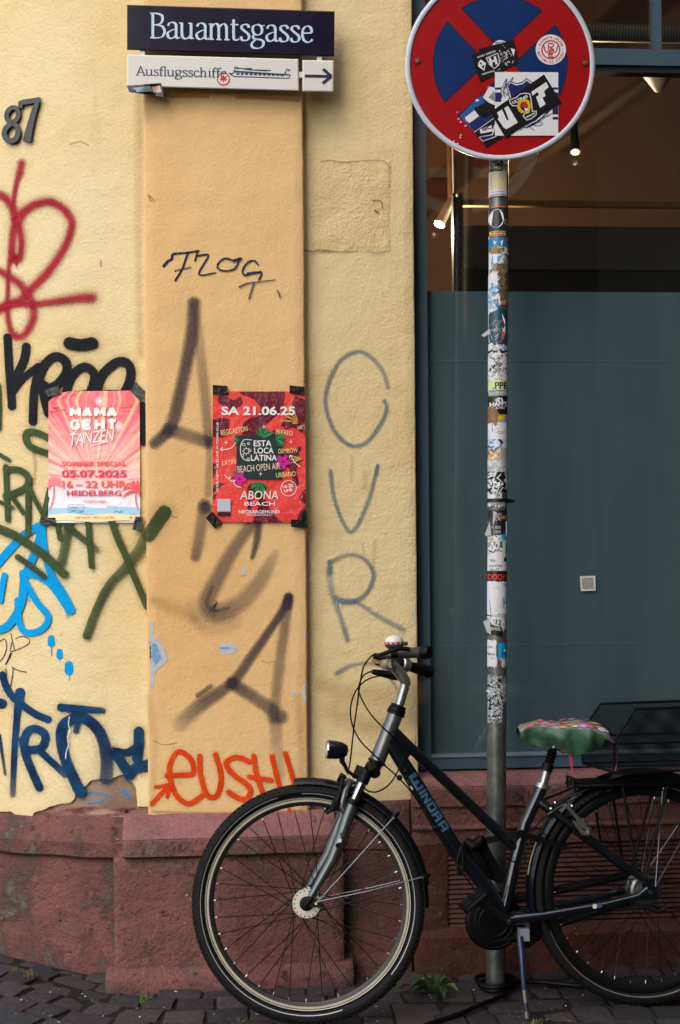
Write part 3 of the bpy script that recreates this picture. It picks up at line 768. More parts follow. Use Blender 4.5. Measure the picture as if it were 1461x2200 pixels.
tagged(G_INK, [
 ([(352,571),(360,562),(370,555),(371,546),(400,543),(426,539)], [9,7,5,6], 1), ([(404,543),(397,562),(391,578),(377,602)], [5,6,7], 1), ([(376,582),(392,578),(409,574)], 5, .7), ([(424,540),(419,559)], 5),
 ([(424,549),(447,548),(437,568),(427,586),(433,591),(463,586)], [6,5,5,3], 1), ([(497,558),(482,555),(467,568),(470,578),(485,582),(505,576),(514,557)], 5), ([(502,560),(517,556)], 9),
 ([(554,568),(547,560),(533,563),(521,580),(525,591),(543,587),(562,586),(556,600)], 5), ([(532,587),(560,584)], 6), ([(515,616),(530,609),(550,606),(591,601)], [6,4,3], .8), ([(545,609),(540,625),(535,641)], 5, .8), ([(596,624),(599,630),(601,637)], 4, .9)], S_pil, pilaster, 'dark marker word near the top of the pilaster')
tagged(G_DUST, [
 ([(416,650),(411,723),(394,811),(368,913),(332,952)], [42,46,44,46,40], [.82,.92,.85,.85,.85]), ([(420,655),(429,748),(440,849),(448,950)], [42,38,36,34], [.2,.35,.45,.55]),
 ([(361,923),(399,934),(449,950)], [46,46,46], [.8,.55,.75]), ([(449,945),(449,1000),(446,1060)], [24,26,30], .35), ([(440,1088),(442,1090)], 48, .8),
 ([(438,1085),(428,1151),(419,1196)], [42,42,34], [.6,.5,.7]), ([(544,1120),(498,1185),(460,1255),(445,1292),(461,1316),(512,1298),(559,1246),(590,1188)], [44,46,52,60,66,62,52,30], [.62,.6,.6,.62,.6,.45,.45,.2]),
 ([(455,1262),(444,1296),(460,1312),(490,1306)], 12, .45), ([(556,1120),(551,1160),(541,1198)], [26,26,14], .85), ([(415,1300),(440,1345),(500,1335)], 60, .16)], S_pil, pilaster, 'tall charcoal sprayed letters A and U on the pilaster')
tagged(G_DUST, [
 ([(620,1282),(600,1323),(545,1403),(498,1467),(430,1515),(386,1556)], [30,30,34,38,50,52], [1,.95,.85,.8,.72,.25]), ([(620,1286),(604,1400),(586,1545)], [34,38,40], [.7,.5,.45]),
 ([(498,1468),(552,1502),(603,1540)], [44,44,50], [.95,.65,.75]), ([(592,1552),(594,1600),(600,1662)], [44,44,40], [.4,.25,.2]), ([(500,1466),(500,1470)], 30, .8), ([(619,1284),(619,1300)], 30, .9), ([(424,1494),(452,1474)], 16, .7)], S_pil, pilaster, 'charcoal sprayed letter A low on the pilaster')
tagged(G_ORANGE, [
 ([(327,1727),(342,1710),(359,1692)], 12), ([(335,1691),(350,1689),(364,1686),(363,1698),(359,1712)], 9),
 ([(359,1666),(390,1665),(415,1661),(410,1632),(384,1615),(367,1637),(364,1666),(377,1706),(404,1727),(434,1710)], 13), ([(429,1625),(431,1666),(445,1708),(466,1709),(475,1670),(463,1621)], 13),
 ([(535,1636),(508,1627),(486,1639),(499,1662),(536,1692),(530,1716),(510,1714),(491,1702)], 13), ([(545,1624),(552,1669),(568,1712)], 12), ([(535,1669),(582,1676)], 12), ([(584,1625),(592,1658),(604,1706)], 12), ([(613,1619),(622,1648),(632,1682)], 12), ([(618,1728),(622,1742)], 7)], S_pil, pilaster, 'orange lettering with an arrow at the pilaster foot')
tagged(G_GREY, [
 ([(834,833),(820,793),(788,761),(761,757),(727,780),(704,831),(700,874),(720,928),(754,957),(786,951),(815,915),(831,880),(826,862)], [13,14,15,14,14,13], [.6,.8,.9,.9,.95,1]),
 ([(710,1013),(717,1066),(734,1116),(752,1142),(768,1128),(791,1076),(811,1003)], [14,13,14,12], [1,.8,.9,.9]), ([(811,1000),(809,1018)], 11, 1),
 ([(709,1208),(747,1192),(781,1200),(802,1231),(791,1268),(764,1291),(731,1291)], [14,13,15,15,16], [.8,.7,.9,1,1]), ([(708,1208),(709,1230)], 17, 1), ([(706,1225),(714,1278),(731,1325),(746,1375)], [24,20,16,15], [.45,.6,.7,.95]),
 ([(722,1284),(738,1292),(756,1291)], 17, 1), ([(764,1291),(815,1325),(866,1352)], [14,15,16], [.7,.65,.8]), ([(722,1446),(754,1429),(794,1425),(821,1432)], [15,12,11], [1,.7,.7]), ([(830,1445),(842,1462),(852,1478)], 9, .7),
 ([(727,1296),(726,1308)], 2.5, 1), ([(735,1297),(735,1304)], 2.5, 1)], S_bay, bay_wall, 'grey blue sprayed letters reading downwards beside the window')
tagged(G_CRACK, [([(690,347),(712,344),(730,348),(770,346),(812,344),(830,349),(838,362)], [3,4,3,2.5], .5), ([(656,538),(672,540),(690,537),(730,541),(768,539)], [5,3,2], .6), ([(790,541),(812,544),(826,540)], [3,4], .5), ([(836,365),(839,410),(836,470),(838,530)], [3,2,3,2], .25), ([(800,430),(818,432),(822,448)], [4,3], .7), ([(806,452),(812,456)], 5, .9)], lambda x, y, o: S_bay(x, y, o+.004), bay_wall, 'cracks round the rough render patch', .0014)
tagged(G_STAIN, [([(756,960),(757,1000),(755,1035)], 14, .14), ([(785,1015),(784,1050)], 22, .12), ([(806,1160),(803,1215)], 18, .15), ([(780,1168),(781,1190)], 14, .12), ([(690,1470),(760,1492),(850,1500),(890,1490)], [60,100,90], .2), ([(720,1530),(800,1560),(880,1540)], [80,90,80], .2)], S_bay, bay_wall, 'yellowish brown damp stains on the side wall', .0006)
tagged(G_STAIN, [([(296,200),(300,330),(298,500),(302,760)], [30,44,32,36], .18), ([(150,310),(172,304),(190,312)], 5, .5), ([(70,960),(76,1000),(72,1040)], [12,16,12], .3), ([(217,560),(216,572)], 5, .8)], S_left, left_wall, 'faint weather stains on the curved wall', .0005)
tagged(G_STAIN, [([(318,205),(480,208),(640,214)], [16,12,16], .4), ([(319,420),(324,432)], 6, .6), ([(330,1290),(380,1310),(420,1330)], [40,60,40], .22), ([(320,1500),(330,1600),(326,1740)], [34,40,34], .15), ([(640,1500),(646,1620),(648,1740)], [30,36,30], .15), ([(330,1744),(480,1747),(650,1742)], [12,10,12], .4)], S_pil, pilaster, 'faint stains on the pilaster, with brown strips below the sign and above the plinth', .0005)  # brown strips follow the sign's lower edge and the pilaster foot
tagged(G_CRACK, [([(322,1752),(380,1749),(440,1751),(500,1748),(560,1750),(640,1747)], [2.5,3.5,2.5,3], .8), ([(318,418),(326,424),(330,432)], 2, .7), ([(330,1592),(352,1600),(380,1596)], 2, .5), ([(560,1418),(575,1424),(590,1420)], 2, .4), ([(365,1108),(380,1112)], 2, .5)], S_pil, pilaster, 'hairline cracks at the pilaster foot', .0009)
# chips of old posters and flaked paint
M_CHIP = plain('pale_old_paint', (176, 182, 188), .8, 0, .25, 60)
M_CHIPB = plain('old_poster_print', (110, 150, 185), .7, 0, .5, 90)
def chips(lst, surf, wall, lab, seed=1):
    mb = MB(); rnd = random.Random(seed)
    for (mt, pts) in lst:
        mb.use(mt); out = []
        for a, b in zip(pts, pts[1:]+pts[:1]):
            m = max(2, int(math.dist(a, b)/3))
            for k in range(m): out.append((a[0]+(b[0]-a[0])*k/m+rnd.uniform(-.9, .9), a[1]+(b[1]-a[1])*k/m+rnd.uniform(-.9, .9)))
        mb.poly(out, surf, .0011+(.0006 if mt is M_CHIPB else 0))
    return mb.build('paint_chip', None, wall, label=lab)
chips([(M_CHIP, [(322,1335),(329,1335),(330,1366),(340,1374),(352,1392),(360,1416),(350,1430),(334,1440),(330,1478),(322,1484)]), (M_CHIPB, [(326,1380),(337,1384),(342,1400),(346,1415),(334,1428),(327,1418)]), (paint((40,110,60)), [(321.5,1378),(323.5,1378),(324.5,1420),(322,1420)])], S_pil, pilaster, 'torn poster remnant on the left pilaster edge', 2)
chips([(M_CHIP, [(471,1384),(482,1381),(500,1383),(508,1390),(505,1402),(490,1407),(474,1405)]), (M_CHIPB, [(472,1390),(494,1391),(494,1394),(472,1394)])], S_pil, pilaster, 'small torn paper scrap with a blue line', 3)
chips([(M_CHIP, [(478,1154),(485,1158),(482,1163)]), (M_CHIP, [(506,1183),(511,1186),(508,1194)]), (M_CHIP, [(523,1212),(530,1236),(518,1237)]), (M_CHIP, [(471,1231),(481,1233),(478,1240),(469,1239)]), (M_CHIP, [(525,1143),(530,1146),(528,1152)])], S_pil, pilaster, 'scattered white paint flecks below the red poster', 4)
chips([(M_CHIP, [(655.5,1464),(648,1484),(650,1500),(657,1512)]), (M_CHIP, [(624,1486),(638,1485),(634,1493),(626,1494)]), (M_CHIP, [(656,1350),(652,1362),(656,1372)]), (M_CHIP, [(656,1648),(650,1653),(655,1660)]), (M_CHIP, [(328,1747),(335,1748),(338,1754),(326,1756)])], S_pil, pilaster, 'bare flaked spots along the right pilaster edge', 5)
chips([(M_CHIP, [(892,1290),(889,1330),(892,1345)]), (M_CHIP, [(892,1376),(888,1400),(892,1440)]), (M_CHIP, [(892,1500),(889,1540),(893,1600)])], S_bay, bay_wall, 'chipped bare edge beside the window frame', 6)
# ------------------------------------------------------------------ house number
M_IRON = plain('dark_cast_metal', (62, 66, 68), .55, .2, .15, 40, bumpd=.0012)
num = thing('house_number', S_left(45, 310, 0), 'dark cast metal house number 87 high on the curved wall', 'house number')
def solid_stroke(mb, pts, wd, surf, off0, off1, smooth=True, closed=False, step=3):
    P = spline(pts, step) if smooth else dense(pts, step); n = len(P); ws = wd if isinstance(wd, (list, tuple)) else [wd, wd]; rows = []
    for i, (x, y) in enumerate(P):
        x0, y0 = P[i-1] if i > 0 else (P[-2] if closed else P[0]); x1, y1 = P[i+1] if i < n-1 else (P[1] if closed else P[-1])
        tx, ty = x1-x0, y1-y0; L = math.hypot(tx, ty) or 1; tx /= L; ty /= L
        t = i/(n-1)*(len(ws)-1); k = min(int(t), len(ws)-2); h = (ws[k]+(ws[k+1]-ws[k])*(t-k))/2
        A = (x+ty*h, y-tx*h); B_ = (x-ty*h, y+tx*h); a_ = (x+ty*h*.75, y-tx*h*.75); b_ = (x-ty*h*.75, y+tx*h*.75)
        rows.append([surf(*A, off0), surf(*A, off1*.7), surf(*a_, off1), surf(*b_, off1), surf(*B_, off1*.7), surf(*B_, off0)])
    if not closed:
        rows = [[sum((p for p in rows[0]), Vector())/6]*6]+rows+[[sum((p for p in rows[-1]), Vector())/6]*6]
    mb.grid(rows)
mb = MB()
solid_stroke(mb, [(27,264),(16,256),(15,243),(24,232),(35,233),(40,245),(35,257),(26,264)], 11, S_left, -.001, .014, True, True)
solid_stroke(mb, [(27,264),(36,272),(39,286),(32,300),(20,302),(10,291),(12,276),(26,264)], 12.5, S_left, -.001, .016, True, True)
mb.build('digit', M_IRON, num, True)
mb = MB()
solid_stroke(mb, [(44,232),(44,221),(62,218),(86,214)], [10,13,12,12], S_left, -.001, .014, False)
solid_stroke(mb, [(80,218),(72,244),(65,270),(58,303)], [12,13,16,19], S_left, -.001, .016)
mb.build('digit', M_IRON, num, True)
# ------------------------------------------------------------------ serif pen letters
GL = {
 'B': (.98, [[(.2,0),(.2,1.5)],[(.04,1.48),(.42,1.49),(.72,1.38),(.78,1.15),(.66,.9),(.36,.8),(.2,.8)],[(.4,.8),(.74,.72),(.9,.42),(.76,.1),(.44,.01),(.04,.02)]], [1]),
 'A': (1.12, [[(.12,.0),(.55,1.5)],[(.53,1.5),(1.0,0)],[(.28,.52),(.8,.52)],[(-.02,.02),(.28,.02)],[(.8,.02),(1.18,.02)]], []),
 'a': (.80, [[(.12,.76),(.2,.92),(.38,.98),(.55,.9),(.6,.7),(.6,.16),(.68,.02),(.82,.08)],[(.6,.58),(.34,.5),(.1,.32),(.14,.08),(.32,.0),(.5,.1),(.6,.22)]], []),
 'u': (.92, [[(-.02,.95),(.14,.95)],[(.14,.97),(.14,.3),(.22,.06),(.4,.01),(.58,.12),(.68,.28)],[(.52,.95),(.68,.95)],[(.68,.97),(.68,.0)],[(.68,.03),(.86,.05)]], []),
 'm': (1.28, [[(.0,.93),(.15,.96)],[(.15,.97),(.15,0)],[(.15,.72),(.32,.93),(.46,.97),(.58,.84),(.6,.6),(.6,0)],[(.6,.72),(.78,.93),(.92,.97),(1.04,.84),(1.06,.6),(1.06,0)],[(.0,.02),(.32,.02)],[(.46,.02),(.76,.02)],[(.92,.02),(1.24,.02)]], []),
 't': (.56, [[(.2,1.26),(.2,.22),(.28,.03),(.42,.02),(.52,.1)],[(.02,.95),(.48,.95)]], []),
 's': (.66, [[(.54,.78),(.5,.92),(.34,.98),(.16,.92),(.11,.76),(.28,.58),(.46,.44),(.56,.26),(.48,.06),(.3,0),(.13,.05),(.07,.24)]], []),
 'g': (.84, [[(.38,.99),(.16,.9),(.1,.66),(.2,.42),(.4,.36),(.6,.46),(.66,.7),(.56,.93),(.38,.99)],[(.24,.4),(.12,.26),(.22,.12),(.56,.08),(.74,-.06),(.7,-.3),(.46,-.44),(.16,-.42),(.03,-.26),(.12,-.08),(.28,.08)],[(.6,.9),(.82,.96)]], []),
 'e': (.78, [[(.1,.55),(.64,.58)],[(.64,.6),(.58,.88),(.38,.98),(.17,.85),(.08,.5),(.16,.15),(.38,.0),(.56,.06),(.68,.2)]], []),
 'f': (.52, [[(.2,0),(.2,1.1),(.28,1.4),(.44,1.5),(.6,1.4)],[(.02,.95),(.46,.95)],[(.04,.02),(.38,.02)]], []),
 'l': (.40, [[(.03,1.46),(.17,1.49)],[(.17,1.5),(.17,0)],[(.02,.02),(.34,.02)]], []),
 'c': (.72, [[(.62,.78),(.54,.93),(.38,.98),(.16,.82),(.08,.48),(.18,.12),(.4,0),(.58,.07),(.68,.22)]], []),
 'h': (.98, [[(.02,1.46),(.16,1.49)],[(.16,1.5),(.16,0)],[(.16,.72),(.34,.93),(.5,.97),(.62,.83),(.64,.6),(.64,0)],[(.0,.02),(.33,.02)],[(.48,.02),(.82,.02)]], []),
 'i': (.40, [[(.02,.93),(.17,.96)],[(.17,.97),(.17,0)],[(.02,.02),(.34,.02)],[(.15,1.3),(.18,1.38)]], []),
}
def serif(mb, body, x0, y0, x1, xh, surf, off, thin=.06, thick=.17, slope=0.0):
    tot = sum(GL[c][0] for c in body); k = (x1-x0)/tot; x = x0; q = 0
    for c in body:
        wdt, strokes, _ = GL[c]
        for st in strokes:
            pts = [(x+a*k, y0+(x+a*k-x0)*slope-b*xh) for a, b in st]
            curved = len(st) > 2
            mb.stroke(pts, 1, surf, off+q*2e-5, 1, curved, step=max(.8, xh*.05), cap=False, nib=(thin*xh, thick*xh, 14), slope=0); q += 1
        x += wdt*k
# ------------------------------------------------------------------ street name sign
M_NAVY = plain('navy_enamel', (16, 12, 36), .3, 0, .06, 5, .3)
M_SIGNW = plain('white_enamel_plate', (206, 206, 200), .32, 0, .05, 7)
INK_LB = paint((178, 200, 222), .4); INK_NB = paint((22, 52, 92), .4); INK_DN = paint((22, 24, 66), .4)
YS = 4.515
def S_sgn(px, py, off=0): return onY(px, py, YS-off)
sg = thing('street_sign', onY(497, 197, 4.54), 'navy street name plate above white direction plates on the pilaster', 'street sign')
def plate(px, name, mat, thick=.030):
    mb = MB(); mb.use(mat)
    c = [sum(p[0] for p in px)/4, sum(p[1] for p in px)/4]
    ins = [(c[0]+(x-c[0])*(1-2.2/abs(x-c[0])), c[1]+(y-c[1])*(1-2.2/abs(y-c[1]))) for x, y in px]
    def ring_(pts, off): return [S_sgn(x, y, off) for x, y in pts+pts[:1]]
    mb.grid([ring_(px, -thick), ring_(px, -.003), ring_(px, -.0022), ring_(ins, 0)])
    mb.Fc([mb.V(S_sgn(x, y, 0)) for x, y in ins]); mb.Fc([mb.V(S_sgn(x, y, -thick)) for x, y in px][::-1])
    return mb
mb = plate([(273,10),(719,24),(718,121),(273,107)], 'name_plate', M_NAVY)
mb.use(INK_LB); serif(mb, 'Bauamtsgasse', 321, 81, 675, 35.5, S_sgn, .0008, .055, .165, .029)
mb.build('name_plate', None, sg)
mb = plate([(273,117),(641,127),(642,195),(273,185)], 'direction_plate', M_SIGNW)
mb.use(INK_NB); serif(mb, 'Ausflugsschiffe', 292, 161.5, 488, 13.2, S_sgn, .0008, .09, .21, .022)
def sl(pts, wd=2.2): mb.stroke(pts, wd, S_sgn, .0008, 1, False, cap=False, slope=0)
sl([(492,157),(502,164),(620,168),(624,161),(560,158),(505,154),(498,158),(492,157)], 2); sl([(500,152),(622,160)], 1.6); sl([(505,153),(504,144),(530,149),(575,152)], 2)
sl([(524,148),(540,147),(540,151)], 3); sl([(540,150),(582,151)], 2); sl([(612,159),(616,148),(623,150),(618,154)], 2.4); sl([(504,144),(512,148)], 2.5)
for k in range(11): sl([(508+k*9.5, 158.5+k*.25), (514+k*9.5, 158.7+k*.25)], 4)
mb.use(paint((196, 34, 44), .5)); mb.ring(480, 169.5, 11.2, 14, S_sgn, .0012)
mb.use(paint((214, 210, 206), .5)); mb.circ(480, 169.5, 11.2, S_sgn, .0010)
mb.use(paint((196, 34, 44), .5))
for sgn in (-1, 1):
    for a in (-38, -12, 14, 40): mb.stroke([(480, 170), (480+sgn*8.5*math.cos(R(a)), 169+8.5*math.sin(R(a)))], [3, 1], S_sgn, .0014, 1, False, cap=False, slope=0)
mb.stroke([(480,161),(480,178)], [2,3.4,1], S_sgn, .0016, 1, False, cap=False, slope=0)
mb.build('direction_plate', None, sg)
mb = plate([(650,129),(717,130),(716,197),(650,196)], 'arrow_plate', M_SIGNW)
mb.use(INK_DN); mb.stroke([(655,163),(710,164)], 6.4, S_sgn, .0008, 1, False, cap=False, slope=0)
for e in ((694,148),(693,179)): mb.stroke([e, (712,164)], 6.6, S_sgn, .0011, 1, False, cap=False, slope=0)
mb.build('arrow_plate', None, sg)
for (x, y0, y1) in ((306,107,119),(686,120,131)):
    mb = MB(); a = S_sgn(x-5, y1+1, -.006); b = S_sgn(x+5, y0-1, -.018); mb.box(a, b); mb.build('bracket', M_SIGNW, sg)
mb = MB(); mb.box(S_sgn(639, 166, -.006), S_sgn(652, 157, -.018)); mb.build('bracket', M_SIGNW, sg)
for x, y in ((300, 60), (690, 70), (300,150), (684,163)):
    mb = MB(); a = S_sgn(x, y, -.028); mb.tube([a, Vector((a.x, Y_PIL+.006 if x < 655 else Y_BAY+.003, a.z))], .012, 8); mb.build('wall_mount', M_SIGNW, sg)
M_FOIL = plain('glossy_sticker_foil', (120, 140, 150), .12, .0, .5, 20)
mb = MB()
mb.use(paint((34, 36, 42), .2)); mb.quadgrid((272,184),(346,178),(352,208),(278,198), S_sgn, .004, 14, 5, lambda u, v: .018*math.sin(u*5.5+v)*v+.006*v)
mb.use(M_FOIL); mb.quadgrid((276,190),(322,184),(330,196),(282,199), S_sgn, .0052, 12, 4, lambda u, v: .018*math.sin((.05+u*.6)*5.5+.3+v*.6)*(.3+v*.5)+.006*(.3+v*.5))
mb.use(paint((190, 150, 140), .2)); mb.quadgrid((326,187),(343,184),(347,198),(330,199), S_sgn, .0058, 6, 4, lambda u, v: .018*math.sin((.7+u*.24)*5.5+.3+v*.5)*(.3+v*.4)+.006*(.3+v*.5))
mb.build('peeling_sticker', None, sg, True)
# ------------------------------------------------------------------ posters
def tape(parent, px, surf, off, k):
    mb = MB(); mb.use(M_TAPE); mb.quadgrid(*px, surf, off, 10, 6, lambda u, v: .0016*mnoise.noise(Vector((u*3.5+k*7, v*4, k))))
    return mb.build('tape', None, parent, True)
M_TAPE = NT('black_tape'); M_TAPE = M_TAPE.fin(lin((14, 14, 16)), .32, 0, M_TAPE.bump(M_TAPE.noise(70, 3), .002), .5)
# left poster: pink with rays
n = NT('pink_ray_print')
uv = n.t.nodes.new('ShaderNodeUVMap'); uv.uv_map = 'UVMap'; sp = n.t.nodes.new('ShaderNodeSeparateXYZ'); n.t.links.new(uv.outputs[0], sp.inputs[0])
u, v = sp.outputs[0], sp.outputs[1]
dx = n.math('MULTIPLY', n.math('SUBTRACT', u, .5), .71); dy = n.math('SUBTRACT', v, .30)
ang = n.math('ARCTAN2', dx, n.math('MAXIMUM', n.math('ABSOLUTE', dy), .001))
cm = n.t.nodes.new('ShaderNodeCombineXYZ'); n.t.links.new(n.math('MULTIPLY', ang, 6.0), cm.inputs[0])
ray_ = n.noise(1.9, 4, .55, cm.outputs[0])
base = n.mix(n.smooth(v, .28, .95), lin((234, 190, 188)), lin((222, 92, 112)))
up_ = n.smooth(n.math('ADD', dy, n.math('MULTIPLY', n.math('ABSOLUTE', dx), .5)), .0, .10)
base = n.mix(n.math('MULTIPLY', n.smooth(ray_, .47, .66), n.math('MULTIPLY', up_, .85)), base, lin((240, 212, 164)))
base = n.mix(n.math('MULTIPLY', n.smooth(ray_, .52, .34), n.math('MULTIPLY', up_, .75)), base, lin((222, 70, 92)))
base = n.mix(n.math('MULTIPLY', n.smooth(n.noise(3, 3, .5, cm.outputs[0]), .50, .68), n.math('MULTIPLY', up_, .7)), base, lin((236, 150, 84)))
base = n.mix(n.smooth(v, .34, .20), base, lin((226, 224, 232)))
def flare(cx, cy, r0):
    d = n.math('SQRT', n.math('ADD', n.math('POWER', n.math('MULTIPLY', n.math('SUBTRACT', u, cx), .71), 2.0), n.math('POWER', n.math('SUBTRACT', v, cy), 2.0)))
    return n.smooth(d, r0, 0.0)
base = n.mix(n.math('MULTIPLY', flare(.56, .925, .05), .85), base, (.9, .85, .9)); base = n.mix(n.math('MULTIPLY', flare(.77, .735, .05), .8), base, (.9, .8, .86))
M_POST1 = n.fin(base, .38, 0, n.bump(n.noise(17, 4, .6, dist=.8), .006), .4)
BASE1 = .011
def S_p1(px, py, off=0): return S_left(px, py, BASE1+off)
mb = MB(); mb.use(M_POST1)
def p1warp(px, py):
    e = min(abs(px-102), abs(px-302))
    return .0035*mnoise.noise(Vector((px*.02, py*.02, 3)))
x0, x1, y0, y1 = 102, 302, 841, 1123
rows = []
for j in range(29):
    py = y0+(y1-y0)*j/28; row = []
    for i in range(21):
        px = x0+(x1-x0)*i/20
        xl = 104 if py > 857 else 129-(py-843)*1.7
        xr = 300.5 if py > 861 else 282+(py-841)*.95
        px2 = xl+(xr-xl)*i/20+(py-980)*.006*(i/20)
        py2 = py+(1.5 if i < 2 else 0)-(2.0*i/20 if j == 0 else 0)
        row.append(S_p1(px2, py2, p1warp(px2, py2)))
    rows.append(row)
b = 0; mb.grid(rows)
for j in range(29):
    for i in range(21): mb.uv[j*21+i] = (i/20, 1-j/28)
W_INK = paint((236, 226, 222), .4); P_INK = paint((206, 34, 78), .4); P_INK2 = paint((230, 70, 76), .4); P_PALE = paint((238, 120, 128), .4)
o1 = .004
mb.use(W_INK)
_bk = {'M': [[(.0,0),(.0,1)],[(.02,1),(.5,.25),(.98,1)],[(1.0,1),(1.0,0)]], 'A': [[(-.02,0),(.5,1)],[(.5,1),(1.02,0)],[(.2,.28),(.8,.28)]], 'G': [[(.98,.8),(.75,1),(.25,1),(.0,.75),(.0,.25),(.25,.0),(.75,.0),(1,.2),(1,.48)],[(.6,.48),(1.1,.48)]], 'E': [[(.0,-.09),(.0,1.09)],[(0,1),(.95,1)],[(0,.5),(.85,.5)],[(0,0),(.95,0)]], 'H': [[(0,-.09),(0,1.09)],[(1,-.09),(1,1.09)],[(0,.5),(1,.5)]], 'T': [[(-.05,1),(1.05,1)],[(.5,1),(.5,-.09)]]}
def block(txt, x0, x1, yb, hh, wd):
    k_ = 0; st_ = (x1-x0)/len(txt)
    for i_, ch_ in enumerate(txt):
        gw = st_-wd-(3.2 if ch_ != 'M' else 1.6)
        for pl in _bk[ch_]:
            mb.stroke([(x0+i_*st_+wd/2+a*gw, yb-hh*b_) for a, b_ in pl], wd if len(pl) == 2 else wd*.85, S_p1, o1+k_*3e-5, 1, False, step=2, cap=False, slope=0); k_ += 1
block('MAMA', 149, 255, 893.5, 17, 7.6); block('GEHT', 150, 255, 920.5, 17, 7.6)
mb.text('TANZEN', 199, 938, 27, S_p1, o1+.0004, 96, -7, .0, .35)
for a, b_ in (((152,962),(158,928)),((176,964),(180,930)),((194,958),(232,948)),((158,930),(164,926))): mb.stroke([a, b_], [1.2, 3], S_p1, o1+.0006, 1, False, cap=False)
mb.use(P_INK)
mb.text('05.07.2025', 202, 1017, 15, S_p1, o1, 139, 0, .03); mb.text('HEIDELBERG', 202, 1059, 11.5, S_p1, o1, 117, 0, .03)
mb.use(P_INK2); mb.text('16 – 22 UHR', 203, 1040, 15, S_p1, o1, 138, 0, .03); mb.text('SOMMER SPECIAL', 202, 996, 9.5, S_p1, o1, 140, 0, .03)
mb.use(P_PALE); mb.text('TICKETS HIER:', 203, 1077, 5, S_p1, o1, 50, 0, .02)
def wave(px0, px1, ya, yb, mat, off, ph=0):
    mb.use(mat); b0 = len(mb.v); k = 24
    for i in range(k+1):
        x = px0+(px1-px0)*i/k
        mb.V(S_p1(x, ya+1.6*math.sin(i*.55+ph), off)); mb.V(S_p1(x, yb+1.6*math.sin(i*.4+ph+1), off))
    for i in range(k): mb.Fc((b0+2*i, b0+2*i+1, b0+2*i+3, b0+2*i+2))
wave(104.5, 300.5, 1090, 1106, paint((150, 196, 226), .4), o1-.0008); wave(104.5, 300.5, 1104.5, 1119.5, paint((226, 216, 164), .4), o1-.0004, 2)
wave(148, 184, 1098, 1101, paint((60, 160, 204), .4), o1, 1); wave(243, 266, 1098, 1101, paint((60, 160, 204), .4), o1, 1)
mb.use(P_INK2); mb.text("HIP HOP | 90'S | LATIN", 203, 1112, 5.5, S_p1, o1, 84, 0, .02)
mb.use(paint((120, 140, 160), .4)); mb.text('ticket', 158, 1090, 4.5, S_p1, o1, 18, 0, .02)
for q in (((146,1084),(180,1084)),((180,1084),(180,1096)),((180,1096),(146,1096)),((146,1096),(146,1084))): mb.stroke(list(q), .9, S_p1, o1, 1, False, cap=False)
mb.use(paint((176, 176, 190), .4)); mb.text('ABONA', 240, 1088, 5, S_p1, o1, 27)
def palm(cx, cy, ln, mat, xb, yb, flip):
    mb.use(mat)
    for a in (-165, -140, -110, -75, -45, -15, 15, 160): 
        e = (cx+ln*math.cos(R(a)), cy+ln*.75*math.sin(R(a))+ln*.2); m = (cx+ln*.55*math.cos(R(a)), cy+ln*.6*math.sin(R(a))-ln*.1)
        if not 105 < e[0] < 299: e = (min(298.5, max(105, e[0])), e[1])
        if not 105 < m[0] < 299: m = (min(298.5, max(105, m[0])), m[1])
        mb.stroke([(cx, cy), m, e], [2, 6, .5], S_p1, o1, 1, True, cap=False)
    mb.stroke([(cx, cy), ((cx+xb)/2+flip*3, (cy+yb)/2), (xb, yb)], 2.4, S_p1, o1, 1, True, cap=False)
palm(116, 1041, 24, P_PALE, 106, 1098, 1); palm(292, 1055, 32, P_INK2, 297, 1096, -1)
mb.use(paint((90, 40, 50), .4))
for x, y in ((112,885),(134,881),(120,877)): mb.stroke([(x-6, y+1), (x-2, y-2), (x, y), (x+3, y-2), (x+7, y-1)], 1.1, S_p1, o1, 1, True, cap=False)
mb.use(paint((226, 120, 50), .4))
for a in range(5): mb.stroke([(281,1112), (281+5*math.cos(R(a*72-90)), 1112+4*math.sin(R(a*72-90)))], [3, .6], S_p1, o1+.0002, 1, False, cap=False)
post1 = mb.build('poster', None, None, True, label='pink sunray poster reading MAMA GEHT TANZEN taped on the curved wall', cat='poster', group='posters taped to the house')
tape(post1, ((94,838),(124,829),(130,846),(104,853)), S_p1, .005, 1); tape(post1, ((292,820),(313,843),(302,862),(281,841)), S_p1, .005, 2)
tape(post1, ((88,1113),(119,1112),(120,1129),(88,1128)), S_p1, .005, 3); tape(post1, ((291,1109),(308,1112),(302,1142),(284,1138)), S_p1, .005, 4)
# right poster: red leaves
n = NT('red_leaf_print')
uv = n.t.nodes.new('ShaderNodeUVMap'); uv.uv_map = 'UVMap'
f1 = n.noise(3.0, 1.0, .4, uv.outputs[0], 1.1)
col = n.mix(n.smooth(f1, .50, .515), lin((224, 66, 62)), lin((98, 16, 42)))
ve = n.noise(8, 2, .5, uv.outputs[0], 2.0)
col = n.mix(n.math('MULTIPLY', n.smooth(n.math('ABSOLUTE', n.math('SUBTRACT', ve, .5)), .012, .0), .5), col, lin((246, 150, 130)))
col = n.mix(n.math('MULTIPLY', n.smooth(n.noise(6, 3, .5, uv.outputs[0]), .6, .7), .4), col, lin((120, 80, 74)))
M_POST2 = n.fin(col, .34, 0, n.bump(n.noise(17, 4, .6, dist=.8), .006), .45)
def S_p2(px, py, off=0): return S_pil(px, py, .008+off)
mb = MB(); mb.use(M_POST2); mb.quadgrid((457,841),(655,841),(657,1122),(457,1122), S_p2, 0, 18, 24, lambda u, v: .003*mnoise.noise(Vector((u*4, v*5, 8)))+.0012*math.sin(v*9))
o2 = .0046
mb.use(paint((16, 44, 44), .4)); mb.poly([(508,935),(606,935),(606,1029),(508,1030)], S_p2, o2)
